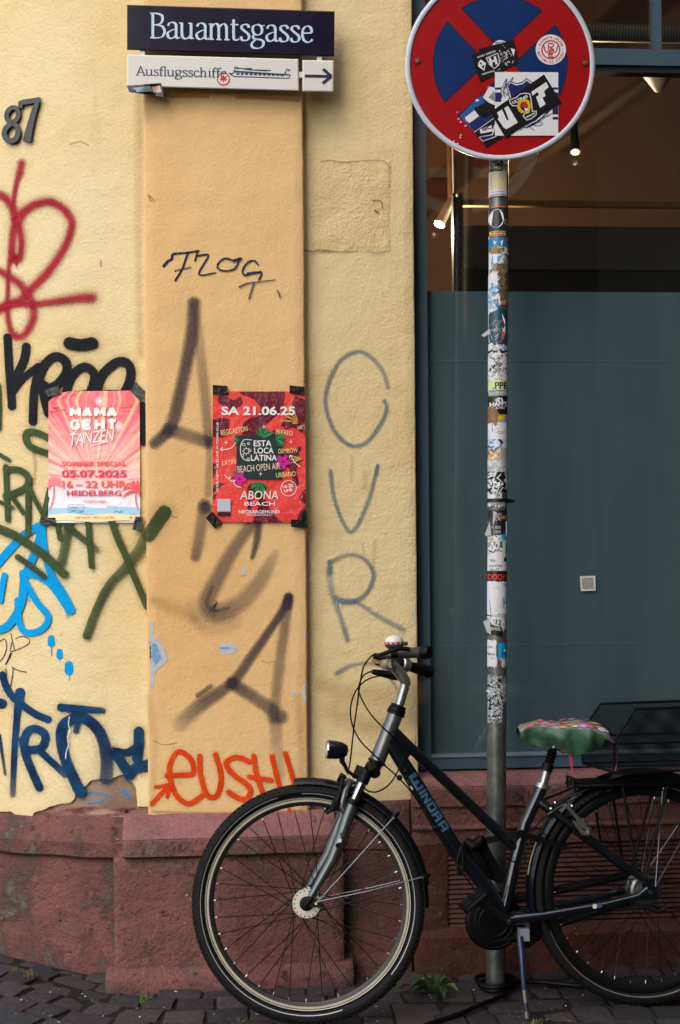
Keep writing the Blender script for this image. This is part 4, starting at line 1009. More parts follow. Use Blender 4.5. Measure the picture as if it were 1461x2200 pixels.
LG = [paint((30, 112, 62), .4), paint((20, 78, 58), .4), paint((44, 140, 74), .4)]
rnd = random.Random(5)
for (cx, cy, a0, a1, ln, k) in ((566,940,-150,-20,24,9),(592,944,-70,70,26,8),(556,1036,20,165,30,10),(514,946,150,250,14,5),(512,1020,120,230,16,5)):
    for i in range(k):
        a = R(a0+(a1-a0)*(i+.5)/k); l = ln*rnd.uniform(.7, 1.1); mb.use(LG[i % 3])
        mb.stroke([(cx, cy), (cx+.5*l*math.cos(a), cy+.5*l*math.sin(a)), (cx+l*math.cos(a), cy+l*math.sin(a))], [1.5, 6, .5], S_p2, o2+.0002+i*4e-5, 1, True, cap=False)
YE = paint((226, 190, 110), .4)
for (cx, cy, a0, a1, ln, k) in ((640,905,170,260,40,4),(650,985,150,200,36,3),(628,910,-60,10,20,2)):
    for i in range(k):
        a = R(a0+(a1-a0)*(i+.5)/k); l = ln*rnd.uniform(.7, 1.1); mb.use(paint((222, 128, 44), .4) if i % 2 else paint((170, 150, 84), .4))
        mb.stroke([(cx, cy), (cx+.5*l*math.cos(a), cy+.5*l*math.sin(a)), (cx+l*math.cos(a), cy+l*math.sin(a))], [1, 4, .5], S_p2, o2+i*4e-5, 1, True, cap=False)
mb.use(paint((200, 20, 140), .4))
for cx, cy in ((608,992),(514,1029)):
    for a in range(5): mb.stroke([(cx, cy), (cx+12*math.cos(R(a*72+10)), cy+12*math.sin(R(a*72+10)))], [3, 13, 8], S_p2, o2+.0006+a*4e-5, 1, False)
mb.use(paint((110, 10, 80), .4)); mb.circ(608, 992, 3, S_p2, o2+.0010); mb.circ(514, 1029, 3, S_p2, o2+.0010)
WI = paint((232, 228, 228), .4); mb.use(WI); ot = o2+.0012
mb.text('SA 21.06.25', 555, 882, 18, S_p2, ot, 158, 0, .03)
mb.text('ESTA', 564, 952, 13, S_p2, ot, 38, 0, .015); mb.text('LOCA', 567, 967.5, 13, S_p2, ot, 42, 0, .015); mb.text('LATINA', 567, 983, 13, S_p2, ot, 56, 0, .015)
mb.use(paint((226, 204, 180), .4)); mb.text('BEACH OPEN AIR', 556, 1004, 15, S_p2, ot, 92, -5)
mb.use(paint((226, 214, 150), .4))
mb.text('REGGAETÓN', 503, 925, 12, S_p2, ot, 58, -10); mb.text('PERREO', 611, 929, 10, S_p2, ot, 36, 6); mb.text('DEMBOW', 619, 968, 10, S_p2, ot, 42, -3); mb.text('LATIN', 492, 993, 11, S_p2, ot, 29, -8); mb.text('URBANO', 614, 1019, 11, S_p2, ot, 42, -5); mb.text('ART', 647, 918, 9, S_p2, ot, 18, -14)
mb.use(WI)
mb.text('AFTER PARTY AB 23 UHR IM TONIO CLUB', 467, 982, 4.6, S_p2, ot, 150, -90, .01)
mb.text('ABONA', 557, 1063, 19, S_p2, ot, 82, 0, 0, .1); mb.text('BEACH', 558, 1082, 8.5, S_p2, ot, 66, 0, .01); mb.text('NECKARGEMÜND', 557, 1099.5, 7.4, S_p2, ot, 88, 0, .012); mb.text('(BEI HEIDELBERG)', 557, 1106.5, 3.4, S_p2, ot, 56)
mb.text('16-22', 619, 1044, 7, S_p2, ot, 24, -8, .02); mb.text('UHR', 620, 1053, 7, S_p2, ot, 19, -8, .02); mb.ring(620, 1049, 16, 17.2, S_p2, ot)
for pts in ([(506,950),(500,960),(488,965),(474,965)], [(478,961),(473,965),(479,969)], [(645,1003),(634,994),(624,979)], [(622,984),(623,978),(629,980)], [(482,1019),(490,1028),(496,1024),(492,1030),(500,1034),(505,1031),(502,1038),(510,1045),(519,1047)]): mb.stroke(pts, 1.5, S_p2, ot, 1, True, cap=False)
mb.stroke([(541,945),(524,945),(517,958),(518,978),(526,988),(537,990)], 1.5, S_p2, ot, 1, True, cap=False)
for cx, cy, r_ in ((529,969,6),(524,955,3.4),(534,953,3),(521,979,3.4),(537,968,3),(533,986,3)): mb.ring(cx, cy, r_-1.1, r_, S_p2, ot)
for k in range(8): mb.stroke([(529+7*math.cos(k*.785), 969+7*math.sin(k*.785)), (529+9*math.cos(k*.785), 969+9*math.sin(k*.785))], 1.4, S_p2, ot, 1, False, cap=False)
for cx, cy in ((486,951),(567,917),(625,949),(560,1018)):
    mb.stroke([(cx-4, cy), (cx+4, cy)], [.4, 1.6, .4], S_p2, ot, 1, False, cap=False); mb.stroke([(cx, cy-5), (cx, cy+5)], [.4, 1.6, .4], S_p2, ot+2e-5, 1, False, cap=False)
mb.use(paint((176, 186, 200), .4)); mb.poly([(467,1072),(495,1072),(495,1099),(467,1099)], S_p2, ot)
mb.use(paint((20, 20, 26), .4)); mb.poly([(467,1101),(495,1101),(495,1108),(467,1108)], S_p2, ot)
post2 = mb.build('poster', None, None, True, label='red leafy poster reading ESTA LOCA LATINA taped on the pilaster', cat='poster', group='posters taped to the house')
tape(post2, ((457,827),(489,829),(490,848),(457,847)), S_p2, .006, 5); tape(post2, ((622,828),(654,831),(654,849),(622,845)), S_p2, .006, 6)
tape(post2, ((455,1098),(476,1121),(462,1136),(442,1113)), S_p2, .006, 7)
mb = MB(); mb.use(M_TAPE); mb.poly([(650,1098),(660,1098),(661,1129),(661,1135),(625,1132),(625,1116),(648,1117)], S_p2, .0062); mb.build('tape', None, post2)
# ------------------------------------------------------------------ traffic sign on its pole
YPL = 4.41; RP = .0305
PBOT = onY(1065, 2118, YPL); PTOP = onY(1071.5, 400, YPL)
def pax(z): return PBOT.x+(PTOP.x-PBOT.x)*(z-PBOT.z)/(PTOP.z-PBOT.z)
def S_pole(px, py, off=0):
    p = onY(px, py, YPL-RP*.75); r = RP+off
    dx = max(-r*.999, min(r*.999, p.x-pax(p.z)))
    # slight turn towards the camera that stands left of the pole
    return Vector((pax(p.z)+dx, YPL-math.sqrt(max(0, r*r-dx*dx)), p.z))
ts = thing('traffic_sign', (pax(0), YPL, 0), 'round blue and red no stopping sign on a sticker covered pole', 'traffic sign')
n = NT('galvanised_steel')
col = n.mix(n.smooth(n.noise(20, 5, .6), .35, .65), lin((100, 104, 102)), lin((128, 130, 126)))
col = n.mix(n.math('MULTIPLY', n.smooth(n.vor(60, out='Color') if False else n.noise(70, 3), .5, .7), .3), col, lin((92, 96, 94)))
M_GALV = n.fin(col, .42, .75, n.bump(n.noise(80, 3), .0006), .5)
mb = MB(); mb.tube([Vector((pax(z), YPL, z)) for z in (-.03, .4, 1.0, 1.8, 2.6, 3.35)], RP, 40)
pole = mb.build('pole', M_GALV, ts, True)
M_RED = plain('red_reflective_sheet', (150, 6, 12), .4, 0, .06, 12, .3)
M_BLUE = plain('blue_reflective_sheet', (4, 42, 96), .4, 0, .06, 12, .3)
M_OUT = plain('dark_outline_ink', (20, 16, 50), .4)
M_RIM = plain('light_grey_rim', (186, 194, 206), .4, 0, .05, 9)
YSN = 4.335
SX, SY, SR = 1074.5, 140.0, 204.5
def S_disc(px, py, off=0): return onY(px, py, YSN-off)
mb = MB(); n_ = 120
prof = [(193.2, .0015), (194, .0045), (197, .0065), (201, .0062), (204, .003), (204.5, -.001), (204.5, -.022), (203, -.024), (170, -.006)]
mb.grid([[S_disc(SX+r_*math.cos(2*math.pi*k/n_), SY+r_*math.sin(2*math.pi*k/n_), o_) for k in range(n_)] for r_, o_ in prof], close=True)
rim = mb.build('rim', M_RIM, ts, True)
mb = MB(); mb.use(M_RED); mb.circ(SX, SY, 194, S_disc, 0, 120)
def rot2(x, y, a=1.8): return (SX+x*math.cos(R(a))-y*math.sin(R(a)), SY-4+x*math.sin(R(a))+y*math.cos(R(a)))
def sector(k, r_, hw):
    al = math.asin(hw/r_); pts = [(hw*math.sqrt(2)*math.cos(R(90*k)), hw*math.sqrt(2)*math.sin(R(90*k)))]
    a0, a1 = R(90*k)-R(45)+al, R(90*k)+R(45)-al
    pts += [(r_*math.cos(a0+(a1-a0)*i/20), r_*math.sin(a0+(a1-a0)*i/20)) for i in range(21)]
    return [rot2(x, y) for x, y in pts]
mb.use(M_OUT)
for k in range(4): mb.poly(sector(k, 145.5, 19.5), S_disc, .0005)
mb.use(M_BLUE)
for k in range(4): mb.poly(sector(k, 143, 22), S_disc, .0009)
mb.use(paint((200, 190, 184), .6))
rnd = random.Random(3)
for (x, y) in ((982,241),(985,255),(990,262),(975,303),(983,309),(990,290),(989,296),(1003,322),(1000,270),(1155,330)):
    mb.poly([(x+rnd.uniform(1, 3)*math.cos(a*1.05), y+rnd.uniform(.6, 3)*math.sin(a*1.05)) for a in range(6)], S_disc, .0009)
face = mb.build('sign_face', None, ts)
for x, y in ((896.5,131.5),(1256.5,136.5)):
    mb = MB(); c = S_disc(x, y, .001); mb.lathe([(.0085, 0), (.0085, .003), (.0072, .005), (0, .0055)], c, (0, -1, 0), (1, 0, 0), 6); mb.build('screw', M_GALV, ts)
mb = MB()
for py in (40, 255):
    c = onY(SX, py, YPL); mb.box((c.x-.13, YSN+.004, c.z-.018), (c.x+.13, YPL-.028, c.z+.018))
mb.build('bracket', M_GALV, ts)
# stickers on the sign face (sub-parts of the face)
BK, WH, NV = paint((16, 15, 16), .35), paint((214, 216, 220), .4), paint((24, 30, 92), .4)
GY = paint((128, 130, 132), .4); RD = paint((186, 26, 40), .4); YL = paint((206, 176, 20), .4); BL2 = paint((36, 82, 150), .4)
ZS = 6.0875
def q(pts, x0=980, y0=70, s=ZS): return [(x0+x/s, y0+y/s) for x, y in pts]
def stk(o): return S_disc, o
mb = MB()   # round sticker below the black one
mb.use(WH); mb.circ(1075, 104, 18, S_disc, .0013); mb.use(NV); mb.text('FEDER', 1074, 92, 5, S_disc, .0016, 20, -4, .03)
mb.build('sticker', None, face, label='white round sticker mostly hidden by the black one')
mb = MB(); mb.use(BK); mb.poly(q([(292,212),(758,95),(828,400),(360,520)]), S_disc, .0018); mb.use(WH); mb.poly(q([(712,202),(772,218),(752,312)]), S_disc, .0021)
mb.build('sticker', None, face, label='black sticker under the shield sticker')
mb = MB(); mb.use(BK); mb.poly(q([(192,295),(640,170),(700,180),(790,405),(330,640),(316,630)]), S_disc, .0024)
mb.use(WH)
mb.poly(q([(290,395),(322,352),(392,400),(368,500),(286,440)]), S_disc, .0027); 
def ln(pts, wd, o=.0030, sm=False): mb.stroke(q(pts), wd/ZS*1.0, S_disc, o, 1, sm, cap=False, slope=0)
ln([(396,332),(470,300),(545,268),(572,390),(545,432),(500,470),(440,420),(396,332)], 11)
mb.text('KNRT NIEDER', *q([(400,280)])[0], 3.6, S_disc, .0030, 42, -20, .02); mb.text('ODENWALD', *q([(420,520)])[0], 3.6, S_disc, .0030, 28, -17, .02)
mb.text('H', *q([(484,368)])[0], 16, S_disc, .0030, 16, -14, .06)
rnd = random.Random(8)
for i in range(60):
    x, y = rnd.gauss(640, 45), rnd.gauss(330, 70); ln([(x, y), (x+rnd.uniform(-26, 26), y+rnd.uniform(-26, 26))], rnd.uniform(3, 10), .0030+i*2e-6)
mb.use(BK); mb.poly(q([(306,410),(326,378),(336,420)]), S_disc, .0030); mb.poly(q([(330,440),(372,420),(360,480)]), S_disc, .0030)
mb.build('sticker', None, face, label='scratched black sticker with a white shield and letter')
mb = MB(); cx, cy, r_ = 1183.5, 106.5, 32.3
mb.use(paint((214, 60, 80), .4)); mb.circ(cx, cy, r_+.6, S_disc, .0016)
mb.use(WH); mb.circ(cx, cy, r_, S_disc, .0019); mb.use(RD); mb.ring(cx, cy, 17.8, 20.6, S_disc, .0023); 
def arc_text(txt, rad, a0, a1, h, flip):
    for i, ch in enumerate(txt):
        if ch == ' ': continue
        a = a0+(a1-a0)*i/(len(txt)-1)
        mb.text(ch, cx+rad*math.cos(R(a)), cy+rad*math.sin(R(a)), h, S_disc, .0023, None, a+90 if not flip else a-90, .02)
arc_text('RAHNTRIBÜNE', 26.2, 207, 340, 5.6, False); arc_text('ROT-WEISS ESSEN', 26.4, 166, 18, 5.6, True)
mb.circ(cx-26, cy-6+4, 1.0, S_disc, .0023, 10); mb.circ(cx+25.5, cy+.5, 1.0, S_disc, .0023, 10)
def l2(pts, wd=2.6): mb.stroke(q(pts), wd, S_disc, .0024, 1, False, cap=False, slope=0)
l2([(1208,220),(1208,140),(1262,140),(1276,160),(1262,186),(1216,188),(1282,226)]); l2([(1148,170),(1160,232),(1186,262),(1240,210),(1292,262),(1318,232),(1330,170)]); l2([(1212,280),(1240,232),(1268,280),(1216,262)]); l2([(1212,262),(1212,318),(1276,318)]); l2([(1212,290),(1262,290)])
mb.build('sticker', None, face, label='round white sticker with red ring lettering')
mb = MB()   # lower left blue and black sticker
mb.use(BL2); mb.poly(q([(45,1090),(250,880),(330,822),(420,1010),(520,1050),(480,1110),(240,1305)]), S_disc, .0017)
mb.use(NV); mb.poly(q([(160,1190),(420,1040),(480,1105),(240,1300)]), S_disc, .0020); mb.use(WH); mb.poly(q([(115,1110),(240,1015),(300,1090),(175,1180),(130,1150)]), S_disc, .0022)
mb.use(BK); mb.poly(q([(240,1308),(500,1120),(620,1360),(400,1500)]), S_disc, .0023); mb.poly(q([(235,990),(400,900),(520,960),(520,1040),(370,1115),(290,1080)]), S_disc, .0025)
mb.use(WH); mb.poly(q([(310,1265),(460,1205),(480,1290),(320,1320)]), S_disc, .0026); ln([(238,1302),(495,1118)], 7, .0027); mb.poly(q([(296,1365),(470,1330),(500,1190),(530,1360),(345,1425)]), S_disc, .0026)
mb.use(NV); mb.poly(q([(305,1368),(478,1338),(505,1260),(520,1352),(350,1415)]), S_disc, .0028); mb.use(BK); mb.text('SEC', *q([(396,1245)])[0], 8, S_disc, .0029, 20, -16, .04)
mb.use(WH); mb.poly(q([(350,850),(420,700),(505,720),(505,945),(440,925)]), S_disc, .0021); mb.use(RD); ln([(350,840),(430,700)], 10, .0023); mb.use(GY); mb.poly(q([(420,850),(500,760),(505,900)]), S_disc, .0023)
mb.use(BL2); mb.poly(q([(270,850),(340,830),(350,900),(290,905)]), S_disc, .0026); mb.use(WH); mb.circ(*q([(275,885)])[0], 4, S_disc, .0029, 12, 2.4)
mb.build('sticker', None, face, label='torn blue and black sticker at lower left of the sign')
mb = MB()   # white square
mb.use(WH); mb.quadgrid(*q([(507,515),(1335,518),(1336,1346),(507,1347)]), S_disc, .0032, 2, 2)
mb.use(NV); mb.poly(q([(652,690),(700,628),(790,662),(870,640),(920,590),(985,640),(1130,690),(1230,900),(1220,1030),(1060,1180),(910,1250),(760,1120),(690,850)]), S_disc, .0035)
mb.use(WH); mb.poly(q([(664,695),(706,642),(790,676),(875,655),(920,606),(975,650),(1120,700),(1215,905),(1205,1025),(1050,1170),(910,1235),(775,1115),(705,850)]), S_disc, .0037)
mb.use(NV); mb.poly(q([(676,700),(715,658),(790,690),(880,668),(920,624),(970,665),(1105,712),(1195,905),(1190,1015),(1040,1150),(910,1215),(790,1105),(720,850)]), S_disc, .0039)
for x0, x1, ys in ((509,590,((716,744),(782,905))),(1262,1333,((716,744),(782,1070),(1102,1136)))):
    for a, b in ys: mb.poly(q([(x0,a),(x1,a),(x1,b),(x0,b)]), S_disc, .0035)
for base, flip in (((660,800),1),((1160,1180),-1)):
    pass
for pts in ([(640,850),(620,760),(640,680),(660,600)],[(650,830),(690,740),(680,650)],[(600,860),(590,780),(600,700)],[(640,700),(690,650),(745,580),(735,620),(690,690),(640,720)],[(610,720),(630,650),(665,605),(650,690),(620,760)],[(590,760),(640,790),(700,830)],[(590,850),(620,800),(650,760)]): ln(pts, 7, .0041, True)
mb.use(NV)
for pts in ([(910,1215),(1000,1190),(1120,1110),(1200,1020),(1250,980)],[(980,1190),(1080,1170),(1140,1190),(1060,1220),(980,1190)],[(1120,1110),(1200,1090),(1260,1050)],[(1180,1060),(1230,1010),(1275,1000)],[(830,1280),(900,1230)],[(960,1230),(1020,1280)],[(910,1250),(1040,1190),(1180,1090),(1210,1020)]): ln(pts, 8, .0041, True)
mb.build('sticker', None, face, label='white square sticker with a navy shield and wreath')
mb = MB()   # black banner
mb.use(BK); mb.quadgrid(*q([(445,1040),(1150,545),(1378,912),(648,1378)]), S_disc, .0046, 2, 2)
mb.use(WH)
mb.poly(q([(535,1045),(600,1005),(665,1148),(690,1140),(630,985),(680,960),(808,1175),(660,1262),(620,1240),(545,1130),(560,1105)]), S_disc, .0049)
mb.poly(q([(985,775),(1180,645),(1210,712),(1150,768),(1170,830),(1128,850),(1172,935),(1098,982),(1045,840),(1085,815),(1065,775),(1000,825)]), S_disc, .0049)
mb.poly(q([(692,880),(790,840),(830,800),(900,785),(968,795),(990,900),(1000,1000),(1000,1025),(1055,1020),(1050,1080),(985,1130),(920,1150),(870,1090),(895,1050),(830,1010),(790,960),(740,965),(700,920)]), S_disc, .0049)
mb.use(BK); mb.poly(q([(702,886),(795,850),(836,810),(900,796),(958,804),(978,900),(988,1000),(990,1035),(1043,1030),(1040,1072),(980,1120),(925,1138),(884,1092),(908,1050),(840,1000),(797,948),(745,952),(712,915)]), S_disc, .0051)
mb.use(WH); mb.text('ULTRAS', *q([(835,872)])[0], 6, S_disc, .0054, 36, -25, .04); mb.text('FRANKFURT', *q([(972,1080)])[0], 4, S_disc, .0054, 22, -27, .03)
mb.use(YL)
for k in range(15):
    a = R(100+k*23); mb.stroke(q([(888+60*math.cos(a), 960+70*math.sin(a)), (888+80*math.cos(a+.25), 960+90*math.sin(a+.25))]), 4, S_disc, .0054+k*1e-5, 1, False)
mb.use(RD); mb.circ(*q([(892,948)])[0], 6.4, S_disc, .0056, 12); mb.use(WH); mb.poly(q([(890,985),(940,990),(965,1040),(920,1060)]), S_disc, .0056)
mb.build('sticker', None, face, label='black banner sticker reading UF with a crest')
# stickers round the pole (sub-parts of the pole); u runs over the visible width in photo pixels
def pc(py): return 1071.5-6.5*(py-400)/1718
rndp = random.Random(21)
_pk = [0]
def wrap(y0, y1, xa, xb, mat, extra=None, lab=None, rag=0.0, tilt=0.0):
    _pk[0] += 1; off = .0007+.0004*(_pk[0] % 4)
    mb = MB(); mb.use(mat)
    nx, ny = 14, max(3, int((y1-y0)/5)); rows = []
    for j in range(ny+1):
        v = j/ny; row = []
        for i in range(nx+1):
            u = i/nx; d = xa+(xb-xa)*u; y = y0+(y1-y0)*v+tilt*u
            if rag:
                if j in (0, ny): y += rag*rndp.uniform(-1, 1)*3
                if i == nx and xb < 20.5: d += rag*rndp.uniform(-1, 1)*2
            d = max(-21, min(21, d))
            row.append(S_pole(pc(y)+d, y, off))
        rows.append(row)
    mb.grid(rows)
    S = lambda x, y, o=0: S_pole(pc(y)+x, y, off+.0005+o)
    if extra: extra(mb, S)
    mb.build('sticker', None, pole, True, label=lab)
WT = paint((206, 208, 212), .45, 'sticker_white', .1); TQ = paint((20, 120, 168), .4); DT = paint((16, 66, 88), .4); TAN = paint((136, 116, 78), .6); BRN = paint((104, 84, 62), .6); PK = paint((220, 170, 180), .4)
LBL = paint((100, 160, 206), .4); CY = paint((0, 152, 214), .4); LGR = paint((190, 214, 150), .4); ORG = paint((226, 90, 50), .4); OCH = paint((176, 128, 80), .5); BLK = BK; SLV = paint((150, 154, 160), .3)
GRN = paint((20, 120, 70), .4); NVB = paint((24, 28, 44), .4); KR = paint((132, 92, 60), .7)
def scr(seed, mats, box, k=30, w=(1, 4), l=8):
    def f(mb, S):
        r = random.Random(seed)
        for i in range(k):
            mb.use(r.choice(mats)); x, y = r.uniform(box[0], box[1]), r.uniform(box[2], box[3])
            mb.stroke([(x, y), (max(-20.5, min(20.5, x+r.uniform(-l, l))), min(box[3], max(box[2], y+r.uniform(-l, l))))], r.uniform(*w), S, i*1.2e-5, 1, False, step=3, slope=0)
    return f
def ill(x, y, w_, h, m, seed=1):
    def f(mb, S):
        r = random.Random(seed); mb.use(m); a = x-w_/2; i = 0
        while a < x+w_/2:
            b = a+r.uniform(.8, 2.4); mb.stroke([(a, y-h/2*r.uniform(.4, 1)), (b, y+h/2*r.uniform(.4, 1))], r.uniform(.7, 1.3), S, .0005+i*1e-5, 1, False, cap=False, step=3, slope=0); a = b+r.uniform(.3, .9); i += 1
    return f
def mix(*fs):
    def f(mb, S):
        for g in fs: g(mb, S)
    return f
def T(body, x, y, h, w_, m, rot=0, bold=.02): return lambda mb, S: (mb.use(m), mb.text(body, x, y, h, S, .0004, w_, rot, bold))
def Pg(pts, m, o=.0002): return lambda mb, S: (mb.use(m), mb.poly([(a, b) for a, b in pts], S, o))
def Cc(x, y, r, m, o=.0003, ry=None): return lambda mb, S: (mb.use(m), mb.circ(x, y, r, S, o, 24, ry))
def band(y0, y1, m, x0=-20.5, x1=20.5, o=.0002):
    def f(mb, S): mb.use(m); mb.quadgrid((x0, y0), (x1, y0), (x1, y1), (x0, y1), S, o, 12, 2)
    return f
wrap(343, 372, -21, 21, WT, scr(1, [SLV, GY], (8, 20, 345, 372), 8)); wrap(343, 368, -21, 8, BLK, mix(Pg([(-18,346),(-8,352),(0,347),(5,356),(-4,358),(-14,354)], WT), T('T. PAULI', -7, 360, 6, 26, LGR, 12, .04)), 'black sticker with a skull just below the sign', 0, 3)
wrap(369, 423, -20, 17, WT, mix(band(372, 408, paint((196,190,150), .4), -17, 16), Pg([(-16,373),(-10,371),(-4,384),(-6,396),(-16,398)], paint((90,70,56), .4)), Pg([(-14,386),(-6,388),(-7,402),(-15,400)], OCH, .0003), Pg([(0,374),(6,382),(8,376),(5,372)], RD), Pg([(6,388),(15,384),(15,404),(4,406)], LGR), ill(-2, 413, 30, 4, GY, 2), ill(-1, 419, 32, 4, BLK, 3), band(422, 424, BLK, -19, 16)), 'printed picture sticker with small figures')
wrap(444, 447, -21, 19, ORG); wrap(446, 508, -21, 21, paint((40,38,44), .4), mix(Cc(-5, 470, 15, WT, .0003, 20), Pg([(-21,449),(10,448),(4,456),(-20,462)], LBL), Pg([(8,470),(14,472),(20,484),(12,482)], PK), band(497, 504, paint((190,176,120), .4), -18, 15), band(505, 508, ORG, -21, 16, .0004), ill(0, 500, 30, 5, BLK, 4)), 'dark sticker with a large pale head shape')
wrap(510, 532, -21, 20, TQ, mix(Pg([(-12,516),(-6,520),(4,520),(9,516),(6,528),(-3,534),(-10,526)], WT), Cc(-5,523,1.2,BLK,.0005), Cc(3,523,1.2,BLK,.0005)), 'blue sticker with a white fox face'); wrap(530, 545, -16, 20, TAN, scr(2, [BRN, WT, LGR], (2, 20, 532, 546), 16))
wrap(541, 590, -19, 12, WT, mix(Pg([(-15,563),(-13,550),(-2,552),(8,546),(4,554),(-2,566),(-8,582),(-16,590),(-14,575)], TQ), T('2.', -15, 583, 9, 7, NV)), 'white sticker with a blue leaping ray'); wrap(543, 566, 12, 21, SLV, scr(3, [NV, GY], (12, 20, 545, 566), 8))
wrap(566, 655, -12, 21, TAN, mix(scr(4, [BRN, paint((80,66,50), .6), paint((60,50,42), .6), TAN], (0, 20.5, 570, 652), 70, (2, 7)), Pg([(-11,568),(4,572),(2,598),(-8,592)], paint((160,140,92), .6))), 'weathered brown sticker peeling over the others', 1.2)
wrap(588, 672, -21, -2, WT, mix(scr(5, [LBL, TQ, WT], (-20, -3, 600, 665), 46, (2, 6)), Pg([(-12,634),(0,630),(4,655),(-8,660),(-12,650)], paint((214,200,180), .5), .0006), scr(6, [paint((200,90,90), .5), paint((220,150,140), .5)], (-9, 2, 636, 656), 16, (1, 2.5), 5)), 'torn pale blue sticker', 1.5, -6)
wrap(664, 742, -21, 21, DT, mix(Pg([(-20,668),(8,676),(14,690),(15,715),(10,728),(-4,738),(-18,735),(-20.4,700)], WT), Pg([(9,684),(14,698),(12,705),(8,690)], RD, .0004), band(706, 713, WT, 8, 13, .0005), T('28', 10.5, 709.5, 4, 5, BLK), Pg([(7,714),(13,714),(12,726),(6,733)], ORG, .0004), Pg([(-15,733),(4,737),(8,732),(0,735)], ORG, .0005), scr(7, [GY, SLV], (-18, 4, 680, 730), 14, (1, 2.4), 14)), 'dark teal sticker with a round torn emblem')
for x0, ys in ((-12,(686,700,716)),(-5,(690,705,728)),(3,(680,696,714))): pass
wrap(740, 754, -21, 20, WT, scr(8, [SLV, GY, LBL], (-18, 18, 742, 754), 12), None, 1.5); wrap(753, 758, -21, 21, BLK)
wrap(757, 817, -21, 20, WT, mix(scr(9, [BRN, GY, BLK, WT, SLV], (-18, 19, 760, 812), 60, (1, 3.2), 7), Pg([(-8,778),(2,778),(18,790),(16,796),(-2,786)], BRN, .0007), band(791, 797, GY, -8, 6, .0007)), 'crumpled white sticker with brown scraps', 1.4)
wrap(815, 839, -21, 21, LGR, mix(T('.PPE', 4, 828, 15, 32, BLK), Pg([(-20,822),(-6,820),(-8,838),(-20,840)], WT)), 'pale green sticker reading PPE', .8)
wrap(838, 852, -18, 20, GY, mix(ill(0, 845, 36, 11, WT, 5)), 'grey lettered sticker'); wrap(851, 890, -21, 21, BLK, mix(Pg([(-8,860),(0,854),(8,856),(10,862),(0,866)], WT), T('HAPPY', 2, 868, 9, 38, WT, -3, .04), band(872.5, 873.6, SLV, -10, 20, .0004), T('AMPERS', 4, 877, 4, 20, WT)), 'black sticker reading HAPPY')
wrap(869, 908, -21, -1, KR, scr(10, [BRN, TAN], (-19, -3, 872, 904), 24, (1, 3)), 'torn brown paper scrap', 1.5, 8); wrap(889, 910, -2, 21, SLV, None, None, .6)
wrap(884, 902, -1, 13, YL, mix(Cc(3.5, 890.5, 1.4, BLK, .0004, 2.2), Cc(8, 890.5, 1.4, BLK, .0004, 2.2)), 'yellow smiley sticker')
wrap(906, 945, -21, -11, WT, mix(Pg([(-20,918),(-12,912),(-12,926),(-20,930)], GY)), None, 1); wrap(908, 944, -11, 20, WT, mix(lambda mb, S: (mb.use(GY), mb.ring(-4, 925, 4, 4.6, S, .0003)), ill(8, 928, 20, 2, GY, 6), ill(6, 931.5, 14, 2, GY, 7)), 'white sticker with a small emblem', .4)
wrap(930, 966, -21, 21, WT, mix(scr(11, [TQ, LBL, WT], (-20, 6, 932, 964), 34, (1.5, 4)), Pg([(-4,942),(6,945),(11,950),(9,955),(12,958),(6,953),(2,948)], BLK, .0006)), 'white and blue sticker with a black bird', 1)
wrap(962, 988, -21, 6, paint((206,170,130), .5), mix(scr(12, [KR, paint((226,206,170), .5), OCH], (-20, 5, 964, 986), 22, (2, 5))), 'sticker showing bread colours', .5); wrap(962, 1014, 5, 21, SLV); wrap(986, 1014, -21, 21, paint((168,172,176), .4), scr(13, [SLV, WT], (-19, 19, 988, 1012), 20), None, .4)
wrap(1011, 1057, -21, 21, BLK, mix(scr(14, [WT], (-20, 20, 1013, 1055), 36, (2, 4.5), 9), lambda mb, S: (mb.use(BLK), mb.poly([(-12,1034),(6,1034),(6,1044),(-3,1052),(-12,1044)], S, .0008), mb.use(WT), mb.poly([(-10,1036),(4,1036),(4,1043),(-3,1049),(-10,1043)], S, .0010), mb.use(GY), mb.poly([(-8,1038),(-4,1038),(-4,1045),(-8,1043)], S, .0012))), 'black and white graffiti style sticker with a shield', .8)
wrap(1058, 1088, -20, 10, WT, scr(15, [SLV, GY], (-18, 18, 1060, 1086), 18, (2, 6)), None, 2)
wrap(1096, 1150, -21, 20, NVB, mix(Pg([(-10,1098),(-4,1100),(4,1116),(20,1120),(20,1152),(-8,1150),(-10,1126)], WT, .0004), lambda mb, S: (mb.use(OCH), mb.text('JAHRE', 9, 1111, 9, S, .0006, 20, 4, .02)), scr(16, [BLK, GY], (-6, 4, 1104, 1122), 10, (1.5, 4), 6), band(1130, 1136, GY, -6, 6, .0006), band(1139, 1146, GY, -6, 6, .0006)), 'navy and ochre sticker reading JAHRE', .6)
wrap(1112, 1152, -21, -11, paint((70,60,58), .5), scr(17, [GY, BRN, BLK], (-20, -12, 1114, 1150), 24, (1, 2.5), 6), None, 1)
wrap(1148, 1194, -21, 20, WT, mix(lambda mb, S: ([mb.use(CY)]+[mb.stroke([(13, 1154), (13+7*math.cos(k*.785), 1154+8*math.sin(k*.785))], [3, 1.6], S, .0006+k*1e-5, 1, False, slope=0) for k in range(8)]), band(1163, 1176, GRN, 4, 10, .0004), band(1166, 1190, GRN, 18, 20.5, .0004), scr(18, [GY, BLK, OCH], (-18, 8, 1152, 1190), 22, (1, 2.6), 6)), 'white sticker with a blue star burst', .8)
